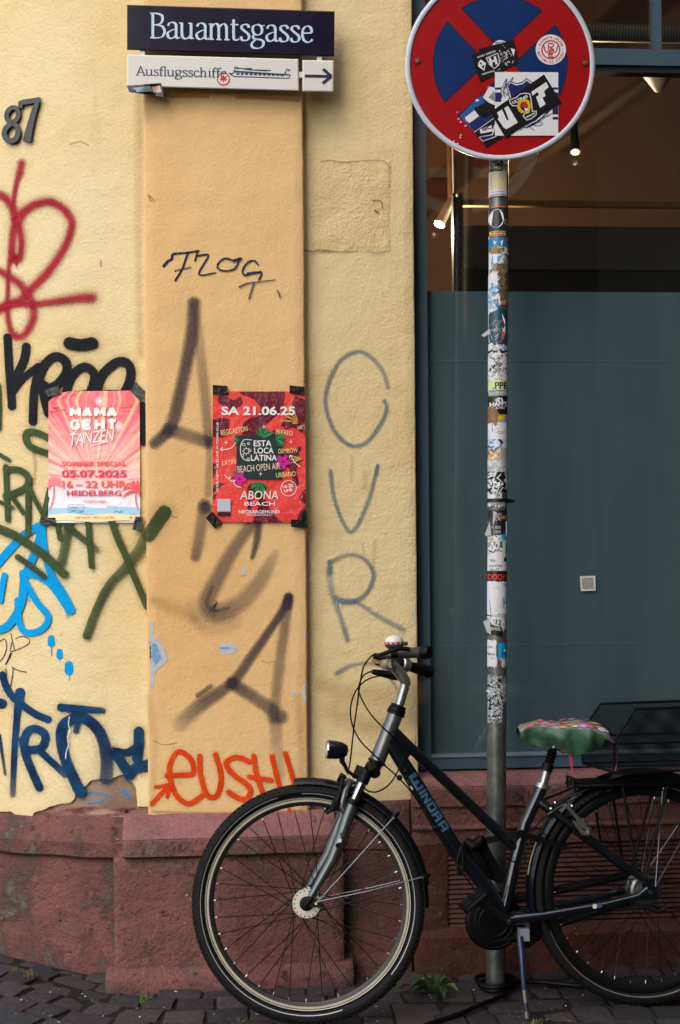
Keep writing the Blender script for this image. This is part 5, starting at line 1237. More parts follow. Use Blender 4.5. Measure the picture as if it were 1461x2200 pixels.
wrap(1192, 1229, -21, 21, WT, mix(T('Wa', -10, 1204, 8, 11, GY), T('suchst', -3, 1214, 7, 27, GY), T('du?!', -7, 1223, 7, 18, GY), Pg([(14,1198),(20,1196),(20,1208),(12,1206)], BLK), Pg([(-2,1194),(12,1194),(14,1206),(0,1210)], paint((216,196,198), .5))), 'white sticker with a handwritten question', .6)
wrap(1227, 1251, -21, 21, BLK, mix(T('DOCH', -2, 1239, 12, 33, paint((216,52,44), .4), 0, .03), band(1248.3, 1249.2, RD, -8, 4, .0004)), 'black sticker reading DOCH in red', 0, -1)
wrap(1250, 1320, -21, 20, WT, mix(Pg([(-20,1270),(-8,1262),(0,1260),(8,1272),(0,1282),(-8,1290),(-18,1312),(-20,1314)], CY), Pg([(12,1252),(20,1252),(20,1262),(14,1258)], CY), Pg([(10,1284),(20,1280),(20,1290),(14,1300)], CY), Pg([(-16,1290),(14,1286),(13,1306),(-4,1312),(-14,1318)], DT, .0005), lambda mb, S: (mb.use(WT), mb.text('20.09.', 2, 1299, 4.4, S, .0009, 18, -5, .03)), ill(0, 1293, 24, 2.4, WT, 8), ill(-3, 1306, 18, 2.4, WT, 9)), 'blue and white event sticker', .8)
wrap(1318, 1352, -21, 20, paint((176,180,184), .45), scr(19, [WT, SLV], (-18, 19, 1320, 1350), 18, (3, 7)), None, 1.5)
wrap(1322, 1342, -21, -12, BLK, scr(20, [WT], (-20, -13, 1324, 1340), 8, (2, 3), 5)); wrap(1326, 1345, -4, 9, WT, T('12', 2, 1336, 11, 11, BLK, 8, .03), None, .8)
wrap(1341, 1362, -21, 9, BLK, mix(ill(-7, 1351, 26, 11, WT, 10)), 'black torn sticker with white letter ends', .8, 5)
wrap(1375, 1433, -21, -2, WT, mix(ill(-14, 1390, 11, 5, GY, 11), ill(-12, 1405, 13, 7, BLK, 12), ill(-9, 1414, 8, 5, paint((216,120,100), .5), 13)), 'white note sticker with short lines', 1)
wrap(1381, 1416, 2, 21, CY, mix(Pg([(12,1394),(18,1392),(20,1410),(10,1412)], NVB), Cc(16, 1397, 3, WT, .0005)), 'blue sticker with a penguin'); wrap(1414, 1434, 8, 21, SLV, scr(22, [WT, GY], (9, 20, 1415, 1433), 12), None, 1.2)
wrap(1452, 1551, -18, 11, paint((150,160,162), .5), scr(23, [BLK, WT, paint((120,150,154), .5), BLK, WT], (-17, 10, 1453, 1550), 330, (1, 2.6), 3.5), 'speckled worn sticker low on the pole', 1.2); wrap(1455, 1508, 13, 21, SLV, scr(24, [WT, GY], (14, 20, 1457, 1506), 16), None, 1)
M_TIE = plain('black_nylon', (12, 12, 13), .4)
mb = MB(); zc = S_pole(1068, 1075).z; c = Vector((pax(zc), YPL, zc))
mb.lathe([(RP+.0012, -.006), (RP+.0035, -.005), (RP+.0035, .005), (RP+.0012, .006)], c, (0, 0, 1), (1, 0, 0), 40, True)
mb.box((c.x+RP-.002, YPL-.014, zc-.009), (c.x+RP+.013, YPL, zc+.005)); mb.box((c.x+RP+.012, YPL-.010, zc-.007), (c.x+RP+.024, YPL-.006, zc+.001)); mb.build('cable_tie', M_TIE, ts)
mb = MB(); mb.use(paint((190, 194, 196), .5))
mb.quadgrid((1034,720),(1052,706),(1054,716),(1040,724), lambda x, y, o=0: onY(x, y, YPL-.022-o), 0, 4, 2); mb.quadgrid((1038,1335),(1052,1330),(1056,1365),(1046,1358), lambda x, y, o=0: onY(x, y, YPL-.022-o), 0, 3, 3); mb.quadgrid((1042,1148),(1052,1120),(1056,1150),(1044,1152), lambda x, y, o=0: onY(x, y, YPL-.022-o), 0, 3, 3)
mb.build('sticker_scrap', None, ts)
mb = MB(); mb.lathe([(RP+.001, -.02), (RP+.004, .0), (RP+.003, .012), (RP, .016)], (pax(0), YPL, 0), (0, 0, 1), (1, 0, 0), 36); mb.build('base_collar', M_GALV, ts, True)
# ------------------------------------------------------------------ bicycle
P0 = onZ(665, 2196, 0.0)
BM = Matrix.Translation(P0) @ Matrix.Rotation(R(2.7), 4, 'Z') @ Matrix.Rotation(R(-4.5), 4, 'X')
BI = BM.inverted()
def B(px, py, w=0.0):
    o = BI @ CAM; d = BI.to_3x3() @ ray(px, py); t = (-w-o.y)/d.y
    return BM @ (o+d*t)
def BL(px, py, w=0.0): return BI @ B(px, py, w)
def L(x, w, z): return BM @ Vector((x, -w, z))
bike = thing('bicycle', None, 'dark blue city bicycle leaning at the sticker covered pole', 'bicycle', None, BM)
AX = BM.to_3x3() @ Vector((0, -1, 0)); EX = BM.to_3x3() @ Vector((1, 0, 0)); EZ = BM.to_3x3() @ Vector((0, 0, 1))
n = NT('dark_blue_metallic_paint')
M_FR = n.fin(n.mix(n.noise(30, 3), lin((11, 19, 26)), lin((17, 28, 36))), .3, .5, None, .5); n.set(n.b, 'Coat Weight', 1.0); n.set(n.b, 'Coat Roughness', .08)
M_GUN = plain('gunmetal_paint', (112, 115, 114), .34, .8, .08, 12)
M_FORK = plain('dark_grey_green_paint', (96, 102, 101), .34, .8, .1, 12)
M_ALU = plain('brushed_aluminium', (160, 160, 156), .34, .9, .06, 40)
M_CHR = plain('polished_steel', (176, 172, 160), .18, 1, .06, 30)
M_BLKP = plain('black_plastic', (8, 9, 10), .48, 0, .15, 40, .16)
M_RUB = NT('tyre_rubber'); M_RUB = M_RUB.fin(M_RUB.mix(M_RUB.noise(30, 4), lin((9, 10, 11)), lin((17, 17, 18))), .75, 0, M_RUB.bump(M_RUB.noise(180, 3), .001), .25)
M_RIMB = plain('black_rim', (17, 18, 20), .4, .3, .1, 30)
M_TRACK = plain('worn_rim_track', (146, 141, 130), .36, .6, .25, 18)
M_REFL1 = plain('reflective_stripe', (150, 152, 152), .4, .2, .2, 40)
M_REFL2 = plain('darker_reflective_stripe', (120, 114, 98), .5, .1, .3, 40)  # greyer, darker stripe colour for the rear tyre
M_FEND = plain('dark_navy_fender', (6, 9, 16), .24, .0, .12, 10, .4)
M_LBLUE = plain('light_blue_decal', (52, 88, 120), .4)
M_WDOT = plain('white_decal', (206, 208, 206), .4)
M_GRIP = plain('brown_black_grip', (46, 38, 36), .6, 0, .2, 60, bumpd=.001)
M_STAY = plain('dull_steel_wire', (98, 100, 106), .42, .7)
M_SPK = plain('black_spoke', (20, 20, 20), .4, .6)
TR, TW = .3425, .021
def wheel(cx, cz, tr, track_w, refl, hubr, seed, rot):
    M_REFL = M_REFL1 if track_w else M_REFL2
    c = L(cx, 0, cz)
    mb = MB()
    mb.use(M_RIMB); mb.lathe([(.2800, -.009), (.2800, .009), (.2890, .0125), (.2920, .0128)], c, AX, EX, 96); mb.lathe([(.2920, -.0128), (.2890, -.0125), (.2800, -.009)], c, AX, EX, 96)
    for s_ in (-1, 1):
        mt = M_TRACK if track_w else M_RIMB
        mb.use(mt); mb.lathe([(.2920, s_*.0128), (.2985, s_*.0132)], c, AX, EX, 96)
        mb.use(M_BLKP); mb.lathe([(.2985, s_*.0132), (.3005, s_*.0124)], c, AX, EX, 96)
        mb.use(mt); mb.lathe([(.3005, s_*.0129), (.3035, s_*.0133)], c, AX, EX, 96); mb.use(M_BLKP); mb.lathe([(.3035, s_*.0133), (.3070, s_*.011)], c, AX, EX, 96)
    o = mb.build('wheel', None, bike, True)
    mb = MB(); mb.use(M_RUB); prof = []; cr = (tr+.3045)/2; ch = (tr-.3045)/2
    for k in range(17):
        a = R(-158+316*k/16); prof.append((cr+ch*math.cos(a), TW*math.sin(a)*(1 if abs(a) < 1.9 else .8)))
    mb.lathe(prof, c, AX, EX, 120)
    for k in range(120):
        for s_ in (-1, 1):
            for (aa, l_, wd) in ((32, .0035, .0075), (62, .003, .006), (9, .004, .006)):
                th = 2*math.pi*(k+(.5 if (s_ > 0) == (aa == 62) else 0))/120; a = R(aa)*s_
                rr, hh = cr+ch*math.cos(a), TW*math.sin(a)
                d = EX*math.cos(th)+AX.cross(EX)*math.sin(th); tg = -EX*math.sin(th)+AX.cross(EX)*math.cos(th)
                p = c+d*rr+AX*hh; nn = (d*math.cos(a)+AX*math.sin(a)).normalized(); sd_ = nn.cross(tg)
                Mx = Matrix((( *tg, 0), (*sd_, 0), (*nn, 0), (0, 0, 0, 1))).transposed(); Mx.translation = p
                mb.box((-wd*.6, -l_, -.001), (wd*.6, l_, .0021), Mx)
    mb.use(M_REFL)
    for s_ in (-1, 1):
        for (a0, a1) in refl:
            a = R(118)*s_; b = R(110)*s_
            mb.lathe([(cr+(ch+.0004)*math.cos(a), s_*.0003+TW*math.sin(a)*.985), (cr+(ch+.0004)*math.cos(b), s_*.0004+TW*math.sin(b)*1.0)], c, AX, EX, 90, False, R(a0), R(a1))
    mb.build('tyre', None, o, True)
    rnd = random.Random(seed)
    for k in range(36):
        s_ = 1 if k % 2 else -1; j = k//2
        a_r = 2*math.pi*(k+.5)/36+rot; dr = 1 if j % 2 else -1
        a_h = 2*math.pi*(j/18)+rot+dr*R(62)
        fl = .028 if s_ > 0 else .026
        def pt(rad, a, y): return c+(EX*math.cos(a)+AX.cross(EX)*math.sin(a))*rad+AX*y
        e = pt(0.2828, a_r, s_*.003); h = pt(hubr, a_h, s_*fl)
        mb = MB(); mb.use(M_SPK); mb.tube([h, e], .0015, 5); mb.use(M_ALU); mb.tube([e+(h-e).normalized()*.011, e], .0019, 6); mb.build('spoke', None, o)
    return o, c
LF = Vector((0, 0, TR))
# front wheel, steered a little away from the camera about the head tube
def use_frame(M):
    global BM, BI, AX, EX, EZ
    BM = M; BI = BM.inverted(); m3 = BM.to_3x3(); AX = m3 @ Vector((0, -1, 0)); EX = m3 @ Vector((1, 0, 0)); EZ = m3 @ Vector((0, 0, 1))
BM0 = BM.copy(); _c = L(0, 0, TR); _ax = (B(849, 1536)-B(811, 1634)).normalized()
BMF = Matrix.Translation(_c) @ Matrix.Rotation(R(-12), 4, _ax) @ Matrix.Translation(-_c) @ BM0
use_frame(BMF)
wf, cf = wheel(0, TR, TR, True, ((105, 288), (-40, 62), (66, 92)), .036, 1, R(3))
mb = MB(); mb.use(plain('pale_hub_shell', (176, 172, 160), .42, .5))
for s_ in (-1, 1): mb.lathe([(.020, s_*.031), (.041, s_*.031), (.0425, s_*.029), (.041, s_*.026), (.022, s_*.024)], cf, AX, EX, 40)
mb.lathe([(.022, -.024), (.030, -.012), (.030, .012), (.022, .024)], cf, AX, EX, 32)
mb.use(M_BLKP); mb.lathe([(0, .052), (.010, .052), (.014, .048), (.017, .036), (.021, .032)], cf, AX, EX, 28); mb.lathe([(.0, -.05), (.012, -.048), (.02, -.032)], cf, AX, EX, 24)
for k in range(18):
    a = 2*math.pi*k/18; mb.disc(cf+(EX*math.cos(a)+AX.cross(EX)*math.sin(a))*.0365+AX*.0316, AX, .0022, 8)
mb.use(M_CHR); mb.lathe([(0, .060), (.004, .060), (.006, .057), (.006, .05)], cf, AX, EX, 12)
mb.build('hub', None, wf, True)
use_frame(BM0)
# rear wheel
rx = BL(1381, 1925, 0).x
wr, cr_ = wheel(rx, TR, TR, False, ((200, 300), (-60, 40), (60, 110)), .040, 2, R(5))
mb = MB(); mb.use(plain('grey_hub_shell', (112, 112, 110), .35, .8))
mb.lathe([(.018, -.045), (.044, -.030), (.046, -.027), (.038, -.018), (.036, .012), (.046, .022), (.047, .027), (.040, .031), (.040, .034), (.030, .035), (.030, .038), (.016, .040)], cr_, AX, EX, 40)
mb.use(M_CHR); mb.lathe([(.0, .072), (.007, .071), (.008, .060), (.008, .04)], cr_, AX, EX, 16)
mb.use(M_DARKM)
mb.tube([L(rx-.012, .046, TR-.045), L(rx+.035, .046, TR-.060), L(rx+.06, .046, TR-.045)], .007, 8); mb.tube([B(1320, 1955, .046), L(rx-.012, .046, TR-.045)], .006, 8)
mb.build('hub', None, wr, True)
# frame
def tp(l, w=0.0): return [B(x, y, w) for x, y in l]
mb = MB(); mb.use(M_FR)
ht0, ht1 = B(811, 1634), B(849, 1536)
dtp = [BL(830, 1583), BL(897, 1690), BL(934, 1751), BL(974, 1816), BL(1040, 1900), BL(1086, 1972)]
mb.tube([BM @ p for p in dtp], [.020, .0235, .0235, .0235, .0235, .0225], 20)
mb.tube(tp([(843,1568),(872,1597),(983,1703),(1084,1799),(1112,1826)]), [.0165, .016, .016, .016, .0155], 18)
bb = B(1084, 1972)
mb.tube(tp([(1165,1690),(1129,1768),(1104,1860),(1082,1962)]), [.0185, .0185, .0195, .0185], 18)
mb.tube([bb+AX*.036, bb-AX*.036], .024, 20)
# gusset between the two main tubes
g = tp([(842,1566),(870,1600),(880,1622),(866,1640),(832,1600)])
b0 = len(mb.v)
for p in g: mb.V(p+AX*.012)
for p in g: mb.V(p-AX*.012)
mb.Fc([b0+i for i in range(5)]); mb.Fc([b0+5+i for i in range(5)][::-1])
for i in range(5): mb.Fc((b0+i, b0+(i+1) % 5, b0+5+(i+1) % 5, b0+5+i))
for s_ in (1, -1):
    a = BL(1158, 1722); e = Vector((rx-.005, 0, TR+.028))
    mb.tube([L(a.x, s_*.014, a.z), L(a.x+(e.x-a.x)*.18, s_*.040, a.z+(e.z-a.z)*.18), L(a.x+(e.x-a.x)*.5, s_*.056, a.z+(e.z-a.z)*.5), L(e.x, s_*.060, e.z)], [.014, .0125, .011, .010], 12)
    q0 = BL(1090, 1974); q1 = BL(1314, 1943, .05)
    mb.tube([L(q0.x, s_*.022, q0.z), L(q0.x+.10, s_*.040, q0.z+.012), L(q1.x-.02, s_*.054, q1.z), L(rx-.035, s_*.060, TR-.012), L(rx-.004, s_*.060, TR+.010)], [.018, .0135, .0115, .011, .011], 12)
    mb.box((rx-.022, -s_*.057-.004, TR-.022), (rx+.026, -s_*.057+.004, TR+.038), BM)
    pa = BL(1216, 1768, .05)
mb.tube([L(BL(1212,1760).x, .05, BL(1212,1760).z), L(BL(1212,1760).x, -.05, BL(1212,1760).z)], .008, 10)
frame = mb.build('frame', None, bike, True)
mb = MB(); mb.use(M_GUN); d_ = (ht1-ht0)
mb.tube([ht0, ht0+d_*.05, ht0+d_*.5, ht0+d_*.97, ht1], [.0235, .024, .0228, .0235, .0238], 24); mb.build('head_tube', None, frame, True)
# lettering on the down tube: set on the tube's own surface
def S_tube(u, v, off=0):  # u along the tube (0..1 metres fraction), v across (angle)
    t = u*(len(dtp)-1); k = max(0, min(int(t), len(dtp)-2)); p = BM @ (dtp[k].lerp(dtp[k+1], t-k)); tg = (BM.to_3x3() @ (dtp[k+1]-dtp[k])).normalized()
    rr = [.020, .0235, .0235, .0235, .0235, .0225]; r_ = rr[k]+(rr[k+1]-rr[k])*(t-k)+off
    e1 = AX-tg*AX.dot(tg); e1.normalize(); e2 = tg.cross(e1)
    return p+(e1*math.cos(v)+e2*math.sin(v))*r_
LEN = sum((dtp[i+1]-dtp[i]).length for i in range(5))
mb = MB(); mb.use(M_LBLUE)
def S_let(x, y, o=0): return S_tube((102+(x-102)*1.15)/(LEN*1000), y/31.0-.12, .0008+o)
_l = [0]
def seg(pts, wd=8.5):
    _l[0] += 1; mb.stroke(pts, wd, S_let, 2e-5*_l[0], 1, False, step=3, cap=False, slope=0)
x = 102; ch = 17; gp = 31
seg([(x,-ch),(x,ch-4)]); seg([(x+14,-ch+8),(x+14,ch)],7); seg([(x+28,-ch),(x+28,ch)]); seg([(x-4,ch-4),(x+32,ch-4)])
x += 44; seg([(x,-ch),(x,ch)])
x += 13; seg([(x,-ch),(x,ch)]); seg([(x,-ch+2),(x+22,ch-2)], 7); seg([(x+22,-ch),(x+22,ch)])
x += 36; seg([(x,-ch),(x,ch)]); seg([(x,-ch+4),(x+22,-ch+4)]); seg([(x+22,-ch),(x+22,ch)]); seg([(x,ch-4),(x+22,ch-4)])
x += 36; seg([(x,-ch),(x,ch)]); seg([(x,-ch+4),(x+20,-ch+4)]); seg([(x+20,-ch),(x+20,2)]); seg([(x,2),(x+22,2)], 7); seg([(x+20,2),(x+22,ch)])
x += 36; seg([(x,-ch),(x,ch)]); seg([(x,-ch+4),(x+22,-ch+4)]); seg([(x+22,-ch),(x+22,ch)]); seg([(x,4),(x+22,4)], 7)
mb.use(M_WDOT); mb.circ(120, 31, 4.6, S_let, .0004, 16); mb.use(M_GUN); mb.circ(107, 30, 4.6, S_let, .0004, 16)
mb.build('lettering', None, frame, label='light blue maker lettering along the down tube')
mb = MB(); mb.use(M_WDOT); q_ = B(1278, 1947.5, .0645); mb.disc(q_, AX, .0072, 16); mb.use(M_LBLUE); q_ = B(1289, 1945.5, .0645); mb.disc(q_, AX, .0072, 16); mb.build('decal_dot', None, frame)
# headset, crown, fork
mb = MB(); mb.use(M_BLKP); ud = d_.normalized()
mb.lathe([(.0235, 0), (.028, .001), (.028, .008), (.0255, .010), (.027, .011), (.0265, .021), (.022, .023), (.024, .024), (.024, .030), (.016, .032)], ht1, ud, AX, 28)
mb.build('headset', None, frame, True); mb = MB(); mb.use(M_BLKP); mb.lathe([(.0235, 0), (.0275, -.001), (.0275, -.008), (.022, -.010)], ht0, ud, AX, 28); mb.build('headset', None, frame, True)
mb = MB(); mb.use(M_FORK)
for s_ in (1, -1):
    W = .052
    pts = [(757,1729),(749,1750),(733,1798),(714,1846),(697,1876),(683,1900),(668,1926)]
    loc = [BL(x, y, W) for x, y in pts]
    mb.tube([L(p.x, s_*W, p.z) for p in loc], [.0185, .0185, .0175, .0158, .014, .012, .010], 16)
    lg = [BL(x, y, W) for x, y in ((776,1689),(757,1729))]
arch = [BL(x, y, .052) for x, y in ((748,1752),(734,1732),(742,1700),(757,1682))]
mb.tube([L(arch[0].x, .050, arch[0].z), L(arch[1].x, .055, arch[1].z), L(arch[2].x, .048, arch[2].z), L(arch[3].x, .02, arch[3].z), L(arch[3].x, -.02, arch[3].z), L(arch[2].x, -.048, arch[2].z), L(arch[1].x, -.055, arch[1].z), L(arch[0].x, -.050, arch[0].z)], [.013, .011, .009, .008, .008, .009, .011, .013], 10)
fork = mb.build('fork', None, bike, True)
for s_ in (1, -1):
    a, e = BL(780, 1678, .052), BL(757, 1728, .052)
    mb = MB(); mb.use(M_CHR); mb.tube([L(a.x, s_*.052, a.z), L(e.x, s_*.052, e.z)], .0138, 18); mb.build('stanchion', None, fork, True)
    a2, e2 = BL(762, 1717, .052), BL(757, 1729, .052)
    mb = MB(); mb.use(M_BLKP); mb.tube([L(a2.x, s_*.052, a2.z), L(a2.x*.6+e2.x*.4, s_*.052, a2.z*.6+e2.z*.4), L(e2.x, s_*.052, e2.z)], [.019, .0215, .0195], 18); mb.build('boot', None, fork, True)
mb = MB(); mb.use(M_BLKP)
for s_ in (1, -1):
    a, e = BL(789, 1654, .052), BL(778, 1682, .052); mb.tube([L(a.x, s_*.052, a.z), L(e.x, s_*.052, e.z)], [.018, .0185], 16)
a = BL(792, 1658, .0); mb.tube([L(a.x+.01, .058, a.z), L(a.x+.012, .03, a.z+.012), L(a.x+.022, 0, a.z+.022), L(a.x+.012, -.03, a.z+.012), L(a.x+.01, -.058, a.z)], [.017, .018, .021, .018, .017], 14)
mb.tube([ht0, B(806, 1648)], [.021, .019], 16); mb.build('crown', None, fork, True)
mb = MB()
for (x, y, m) in ((733,1791,M_GUN),(728,1804,M_WDOT)): mb.use(m); p = BL(x, y, .052); mb.disc(L(p.x, .0705, p.z), AX, .0062, 16)
mb.use(M_BLKP); p = BL(724, 1815, .052); mb.disc(L(p.x, .0695, p.z), AX, .0068, 16); mb.build('decal_dot', None, fork)
use_frame(BMF); mb = MB(); mb.use(M_BLKP)
for s_ in (1, -1): mb.tube([L(.018, s_*.052, TR+.02), L(0, s_*.050, TR), L(-.006, s_*.050, TR-.012)], [.011, .012, .008], 10)
mb.box((.010, -.058, TR-.008), (.042, -.046, TR+.012), BM); mb.use(M_CHR); mb.lathe([(0, .006), (.004, .006), (.005, 0)], L(.030, .058, TR+.003), AX, EX, 10); mb.build('dropout', None, fork, True); use_frame(BM0)
# stem and bar
mb = MB(); mb.use(M_ALU)
mb.tube(tp([(854,1528),(862,1502),(869,1478),(871,1466)]), .0142, 18)
mb.tube(tp([(873,1474),(871,1464),(860,1447),(847,1433),(836,1426)]), [.0142, .0165, .0165, .0155, .016], 18)
hc = BL(834, 1427, 0); 
mb.tube([L(hc.x, .024, hc.z), L(hc.x, -.024, hc.z)], .0205, 24); stem = mb.build('stem', None, bike, True)
mb = MB(); mb.use(M_CHR)
ga0, ga1 = BL(852, 1404, .235), BL(919, 1401, .30)
fa0, fa1 = BL(868, 1428, -.235), BL(922, 1444, -.30)
def barpath(s_, g0, g1):
    return [Vector((hc.x, 0, hc.z)), Vector((hc.x, -s_*.05, hc.z)), Vector((hc.x-.012, -s_*.11, hc.z+.012)), Vector((hc.x-.012, -s_*.17, (hc.z+g0.z)/2+.008)), Vector((g0.x-.016, -s_*.215, g0.z-.003)), g0, g1]
for s_, g0, g1 in ((1, ga0, ga1), (-1, fa0, fa1)):
    P = spline([tuple(p) for p in barpath(s_, g0, g1)], .012); mb.tube([BM @ Vector(p) for p in P], .0112, 14)
bar = mb.build('handlebar', None, bike, True)
for s_, g0, g1 in ((1, ga0, ga1), (-1, fa0, fa1)):
    a, e = BM @ g0, BM @ g1; d = e-a; mb = MB(); mb.use(M_GRIP if s_ > 0 else M_BLKP)
    if s_ > 0: mb.tube([a, a+d*.03, a+d*.3, a+d*.78, a+d*.80], [.0155, .0165, .0155, .0155, .0155], 18); mb.use(M_BLKP); mb.tube([a+d*.80, a+d*.82, a+d*1.0, a+d*1.06, a+d*1.08], [.0155, .019, .0195, .017, .008], 18)
    else:
        mb.tube([a+d*.06, a+d*.2, a+d*.5, a+d*1.0, a+d*1.10], [.017, .0155, .0175, .0205, .012], 18)
    mb.build('grip', None, bar, True)
a = BM @ fa0; d = (BM @ fa1-a).normalized(); mb = MB(); mb.use(M_ALU); mb.tube([a-d*.018, a-d*.014, a+d*.012, a+d*.016], [.019, .0235, .0235, .019], 20); mb.use(M_BLKP); mb.tube([a-d*.034, a-d*.018], .020, 16); mb.build('shifter', None, bar, True)
# brake levers
mb = MB(); mb.use(M_BLKP)
mb.tube(tp([(802,1409),(816,1411),(832,1408),(852,1404)], .245), [.008, .0105, .010, .013], 10); mb.tube(tp([(812,1409),(840,1399),(858,1392),(880,1395)], .29), [.006, .0065, .0075, .006], 8)
mb.use(M_ALU); mb.tube(tp([(814,1410.5),(828,1409),(840,1408)], .262), [.0045, .006, .005], 8); mb.tube(tp([(836,1412),(842,1416),(838,1422)], .20), [.009, .012, .009], 8); mb.build('brake_lever', None, bar, True)
mb = MB(); mb.use(M_BLKP)
mb.tube(tp([(800,1443),(815,1446),(835,1449),(862,1446)], -.20), [.008, .011, .012, .013], 10); mb.tube(tp([(822,1450),(842,1455),(860,1457),(876,1455)], -.26), [.007, .009, .008, .006], 8); mb.use(M_ALU); mb.tube(tp([(797,1442),(804,1444)], -.20), .006, 8); mb.build('brake_lever', None, bar, True)
# bell
bc = BL(847, 1392, .20); zt = .028
mb = MB(); cB = L(bc.x, .20, bc.z); 
mb.use(plain('teal_enamel', (14, 62, 74), .3)); mb.lathe([(.006, -.008), (.016, -.004), (.0265, .004), (.0275, .010)], cB, EZ, EX, 32)
bell = mb.build('bell', None, bike, True)
mb = MB(); mb.use(plain('red_band', (178, 30, 36), .4)); mb.lathe([(.0275, .010), (.0278, .0165)], cB, EZ, EX, 36); mb.use(M_WDOT)
for k in range(12):
    a = 2*math.pi*k/12; e = EX*math.cos(a)+AX*math.sin(a)*-1; tg = EZ.cross(e)
    mb.Fc([mb.V(cB+e*.0282+tg*.0035+EZ*.011), mb.V(cB+e*.0282-tg*.0035+EZ*.011), mb.V(cB+e*.0282+EZ*.0162)])
mb.build('band', None, bell)
mb = MB(); mb.use(plain('white_enamel_dome', (206, 204, 198), .25)); mb.lathe([(.0278, .0165), (.0275, .021), (.024, .0285), (.016, .034), (.006, .0365), (0, .037)], cB, EZ, EX, 32); mb.build('dome', None, bell, True)
mb = MB(); mb.use(plain('teal_enamel', (14, 62, 74), .3)); e = B(872, 1383, .20); mb.ball(e, .0065); mb.tube([cB+EZ*.006+EX*.02, e], .003, 6); mb.use(M_BLKP); mb.tube([cB-EZ*.007, L(bc.x+.005, .20, bc.z-.022)], .007, 8); mb.build('clapper', None, bell, True)
# headlight
mb = MB(); mb.use(plain('dark_navy_plastic', (14, 16, 30), .22, 0, .1, 20)); c0 = B(703, 1610, 0); c1 = B(749, 1613, 0); fd = (c0-c1).normalized(); Ln = (c0-c1).length
mb.lathe([(.0275, Ln*.98), (.028, Ln*.9), (.027, Ln*.6), (.024, Ln*.3), (.016, Ln*.08), (.006, .001), (0, 0)], c1, fd, AX, 28)
lamp = mb.build('headlight', None, bike, True)
mb = MB(); mb.use(M_CHR); mb.lathe([(.0275, Ln*.98), (.0265, Ln*1.03), (.024, Ln*1.0)], c1, fd, AX, 28); mb.use(plain('lens_glass', (190, 196, 200), .1, .2)); mb.lathe([(.024, Ln*1.0), (.012, Ln*1.04), (0, Ln*1.05)], c1, fd, AX, 28); mb.build('lens', None, lamp, True)
mb = MB(); mb.use(M_BLKP); mb.tube(tp([(735,1626),(735,1636),(741,1645),(746,1656),(757,1664),(770,1673)], .01), [.009, .008, .006, .006, .005, .006], 8); mb.lathe([(.0, .012), (.007, .012), (.008, .0)], B(735, 1632, .01), AX, EX, 12); mb.build('lamp_bracket', None, lamp, True)
# front brake
mb = MB(); mb.use(M_BLKP)
for s_ in (1, -1):
    pts = [(742,1668),(738,1678),(731,1698),(722,1722),(712,1742)]
    lo = [BL(x, y, .05) for x, y in pts]; ws_ = [.022, .03, .045, .05, .046]
    mb.tube([L(p.x, s_*w_, p.z) for p, w_ in zip(lo, ws_)], [.007, .007, .008, .011, .009], 8)
    p = BL(724, 1728, .05); mb.tube([L(p.x, s_*.040, p.z), L(p.x, s_*.062, p.z)], .010, 12)
    p = BL(712, 1738, .03); mb.tube([L(p.x-.016, s_*.022, p.z-.012), L(p.x+.03, s_*.022, p.z+.012)], .0065, 8)
p = BL(742, 1670, 0); mb.tube([L(p.x, .026, p.z), L(p.x, -.03, p.z)], .003, 6); mb.use(M_CHR)
for x, y in ((738,1667),(724,1726)): p = BL(x, y, .06); mb.lathe([(0, .004), (.004, .004), (.0045, 0)], L(p.x, .066 if y > 1700 else .034, p.z), AX, EX, 10)
mb.build('front_brake', None, bike, True)
# fenders
def fender(c, r_, a0, a1, hw, rise=.012):
    mb = MB(); mb.use(M_FEND); pr = []
    for k in range(9):
        u = -1+2*k/8; pr.append((r_+rise*(1-u*u)-.004*abs(u)**3, hw*u))
    pr += [(p[0]-.0025, p[1]) for p in pr[::-1]]
    mb.lathe(pr, c, AX, EX, 64, True, R(a0), R(a1)); return mb
def ang(px, py, c):
    p = BL(px, py, 0)-BI @ c; return math.degrees(math.atan2(p.z, p.x))
sgn = 1 if (AX.cross(EX)).dot(EZ) > 0 else -1
def fa(a): return a*sgn
use_frame(BMF)
aa0, aa1 = ang(632, 1675, cf), ang(918, 1900, cf)
lo_, hi_ = sorted((fa(aa0), fa(aa1)))
mb = fender(cf, TR+.008, lo_, hi_, .024); ff = mb.build('fender', None, bike, True)
mb = MB(); mb.use(M_BLKP); f0, f1 = sorted((fa(ang(917, 1895, cf)), fa(ang(921, 1950, cf)))); pr = [(TR+.004, -.025), (TR+.014, 0), (TR+.004, .025), (TR+.001, .025), (TR+.010, 0), (TR+.001, -.025)]; mb.lathe(pr, cf, AX, EX, 12, True, R(f0), R(f1)); mb.build('mud_flap', None, ff, True)
for (x, y) in ((845,1757),(908,1884)):
    q0 = BL(x, y, .03)
    for s_ in (1, -1):
        mb = MB(); mb.use(M_STAY); mb.tube([L(.030, s_*.058, TR+.003+(.004 if y > 1800 else 0)), L(q0.x*.5+.015, s_*.052, (q0.z+TR)*.5), L(q0.x, s_*.032, q0.z)], .0019, 6); mb.build('stay', None, ff)
    mb = MB(); mb.use(M_BLKP); dv = (Vector((q0.x, 0, q0.z))-LF).normalized()
    mb.tube([L(q0.x-.004*dv.x, .036, q0.z-.004*dv.z), L(q0.x+.016*dv.x, .028, q0.z+.016*dv.z), L(q0.x+.020*dv.x, 0, q0.z+.020*dv.z)], [.008, .007, .005], 8); mb.use(M_CHR); mb.lathe([(0, .004), (.0045, .004), (.005, 0)], L(q0.x, .043, q0.z), AX, EX, 10); mb.build('clip', None, ff, True)
use_frame(BM0)
ra0, ra1 = ang(1142, 2010, cr_), ang(1600, 1905, cr_)
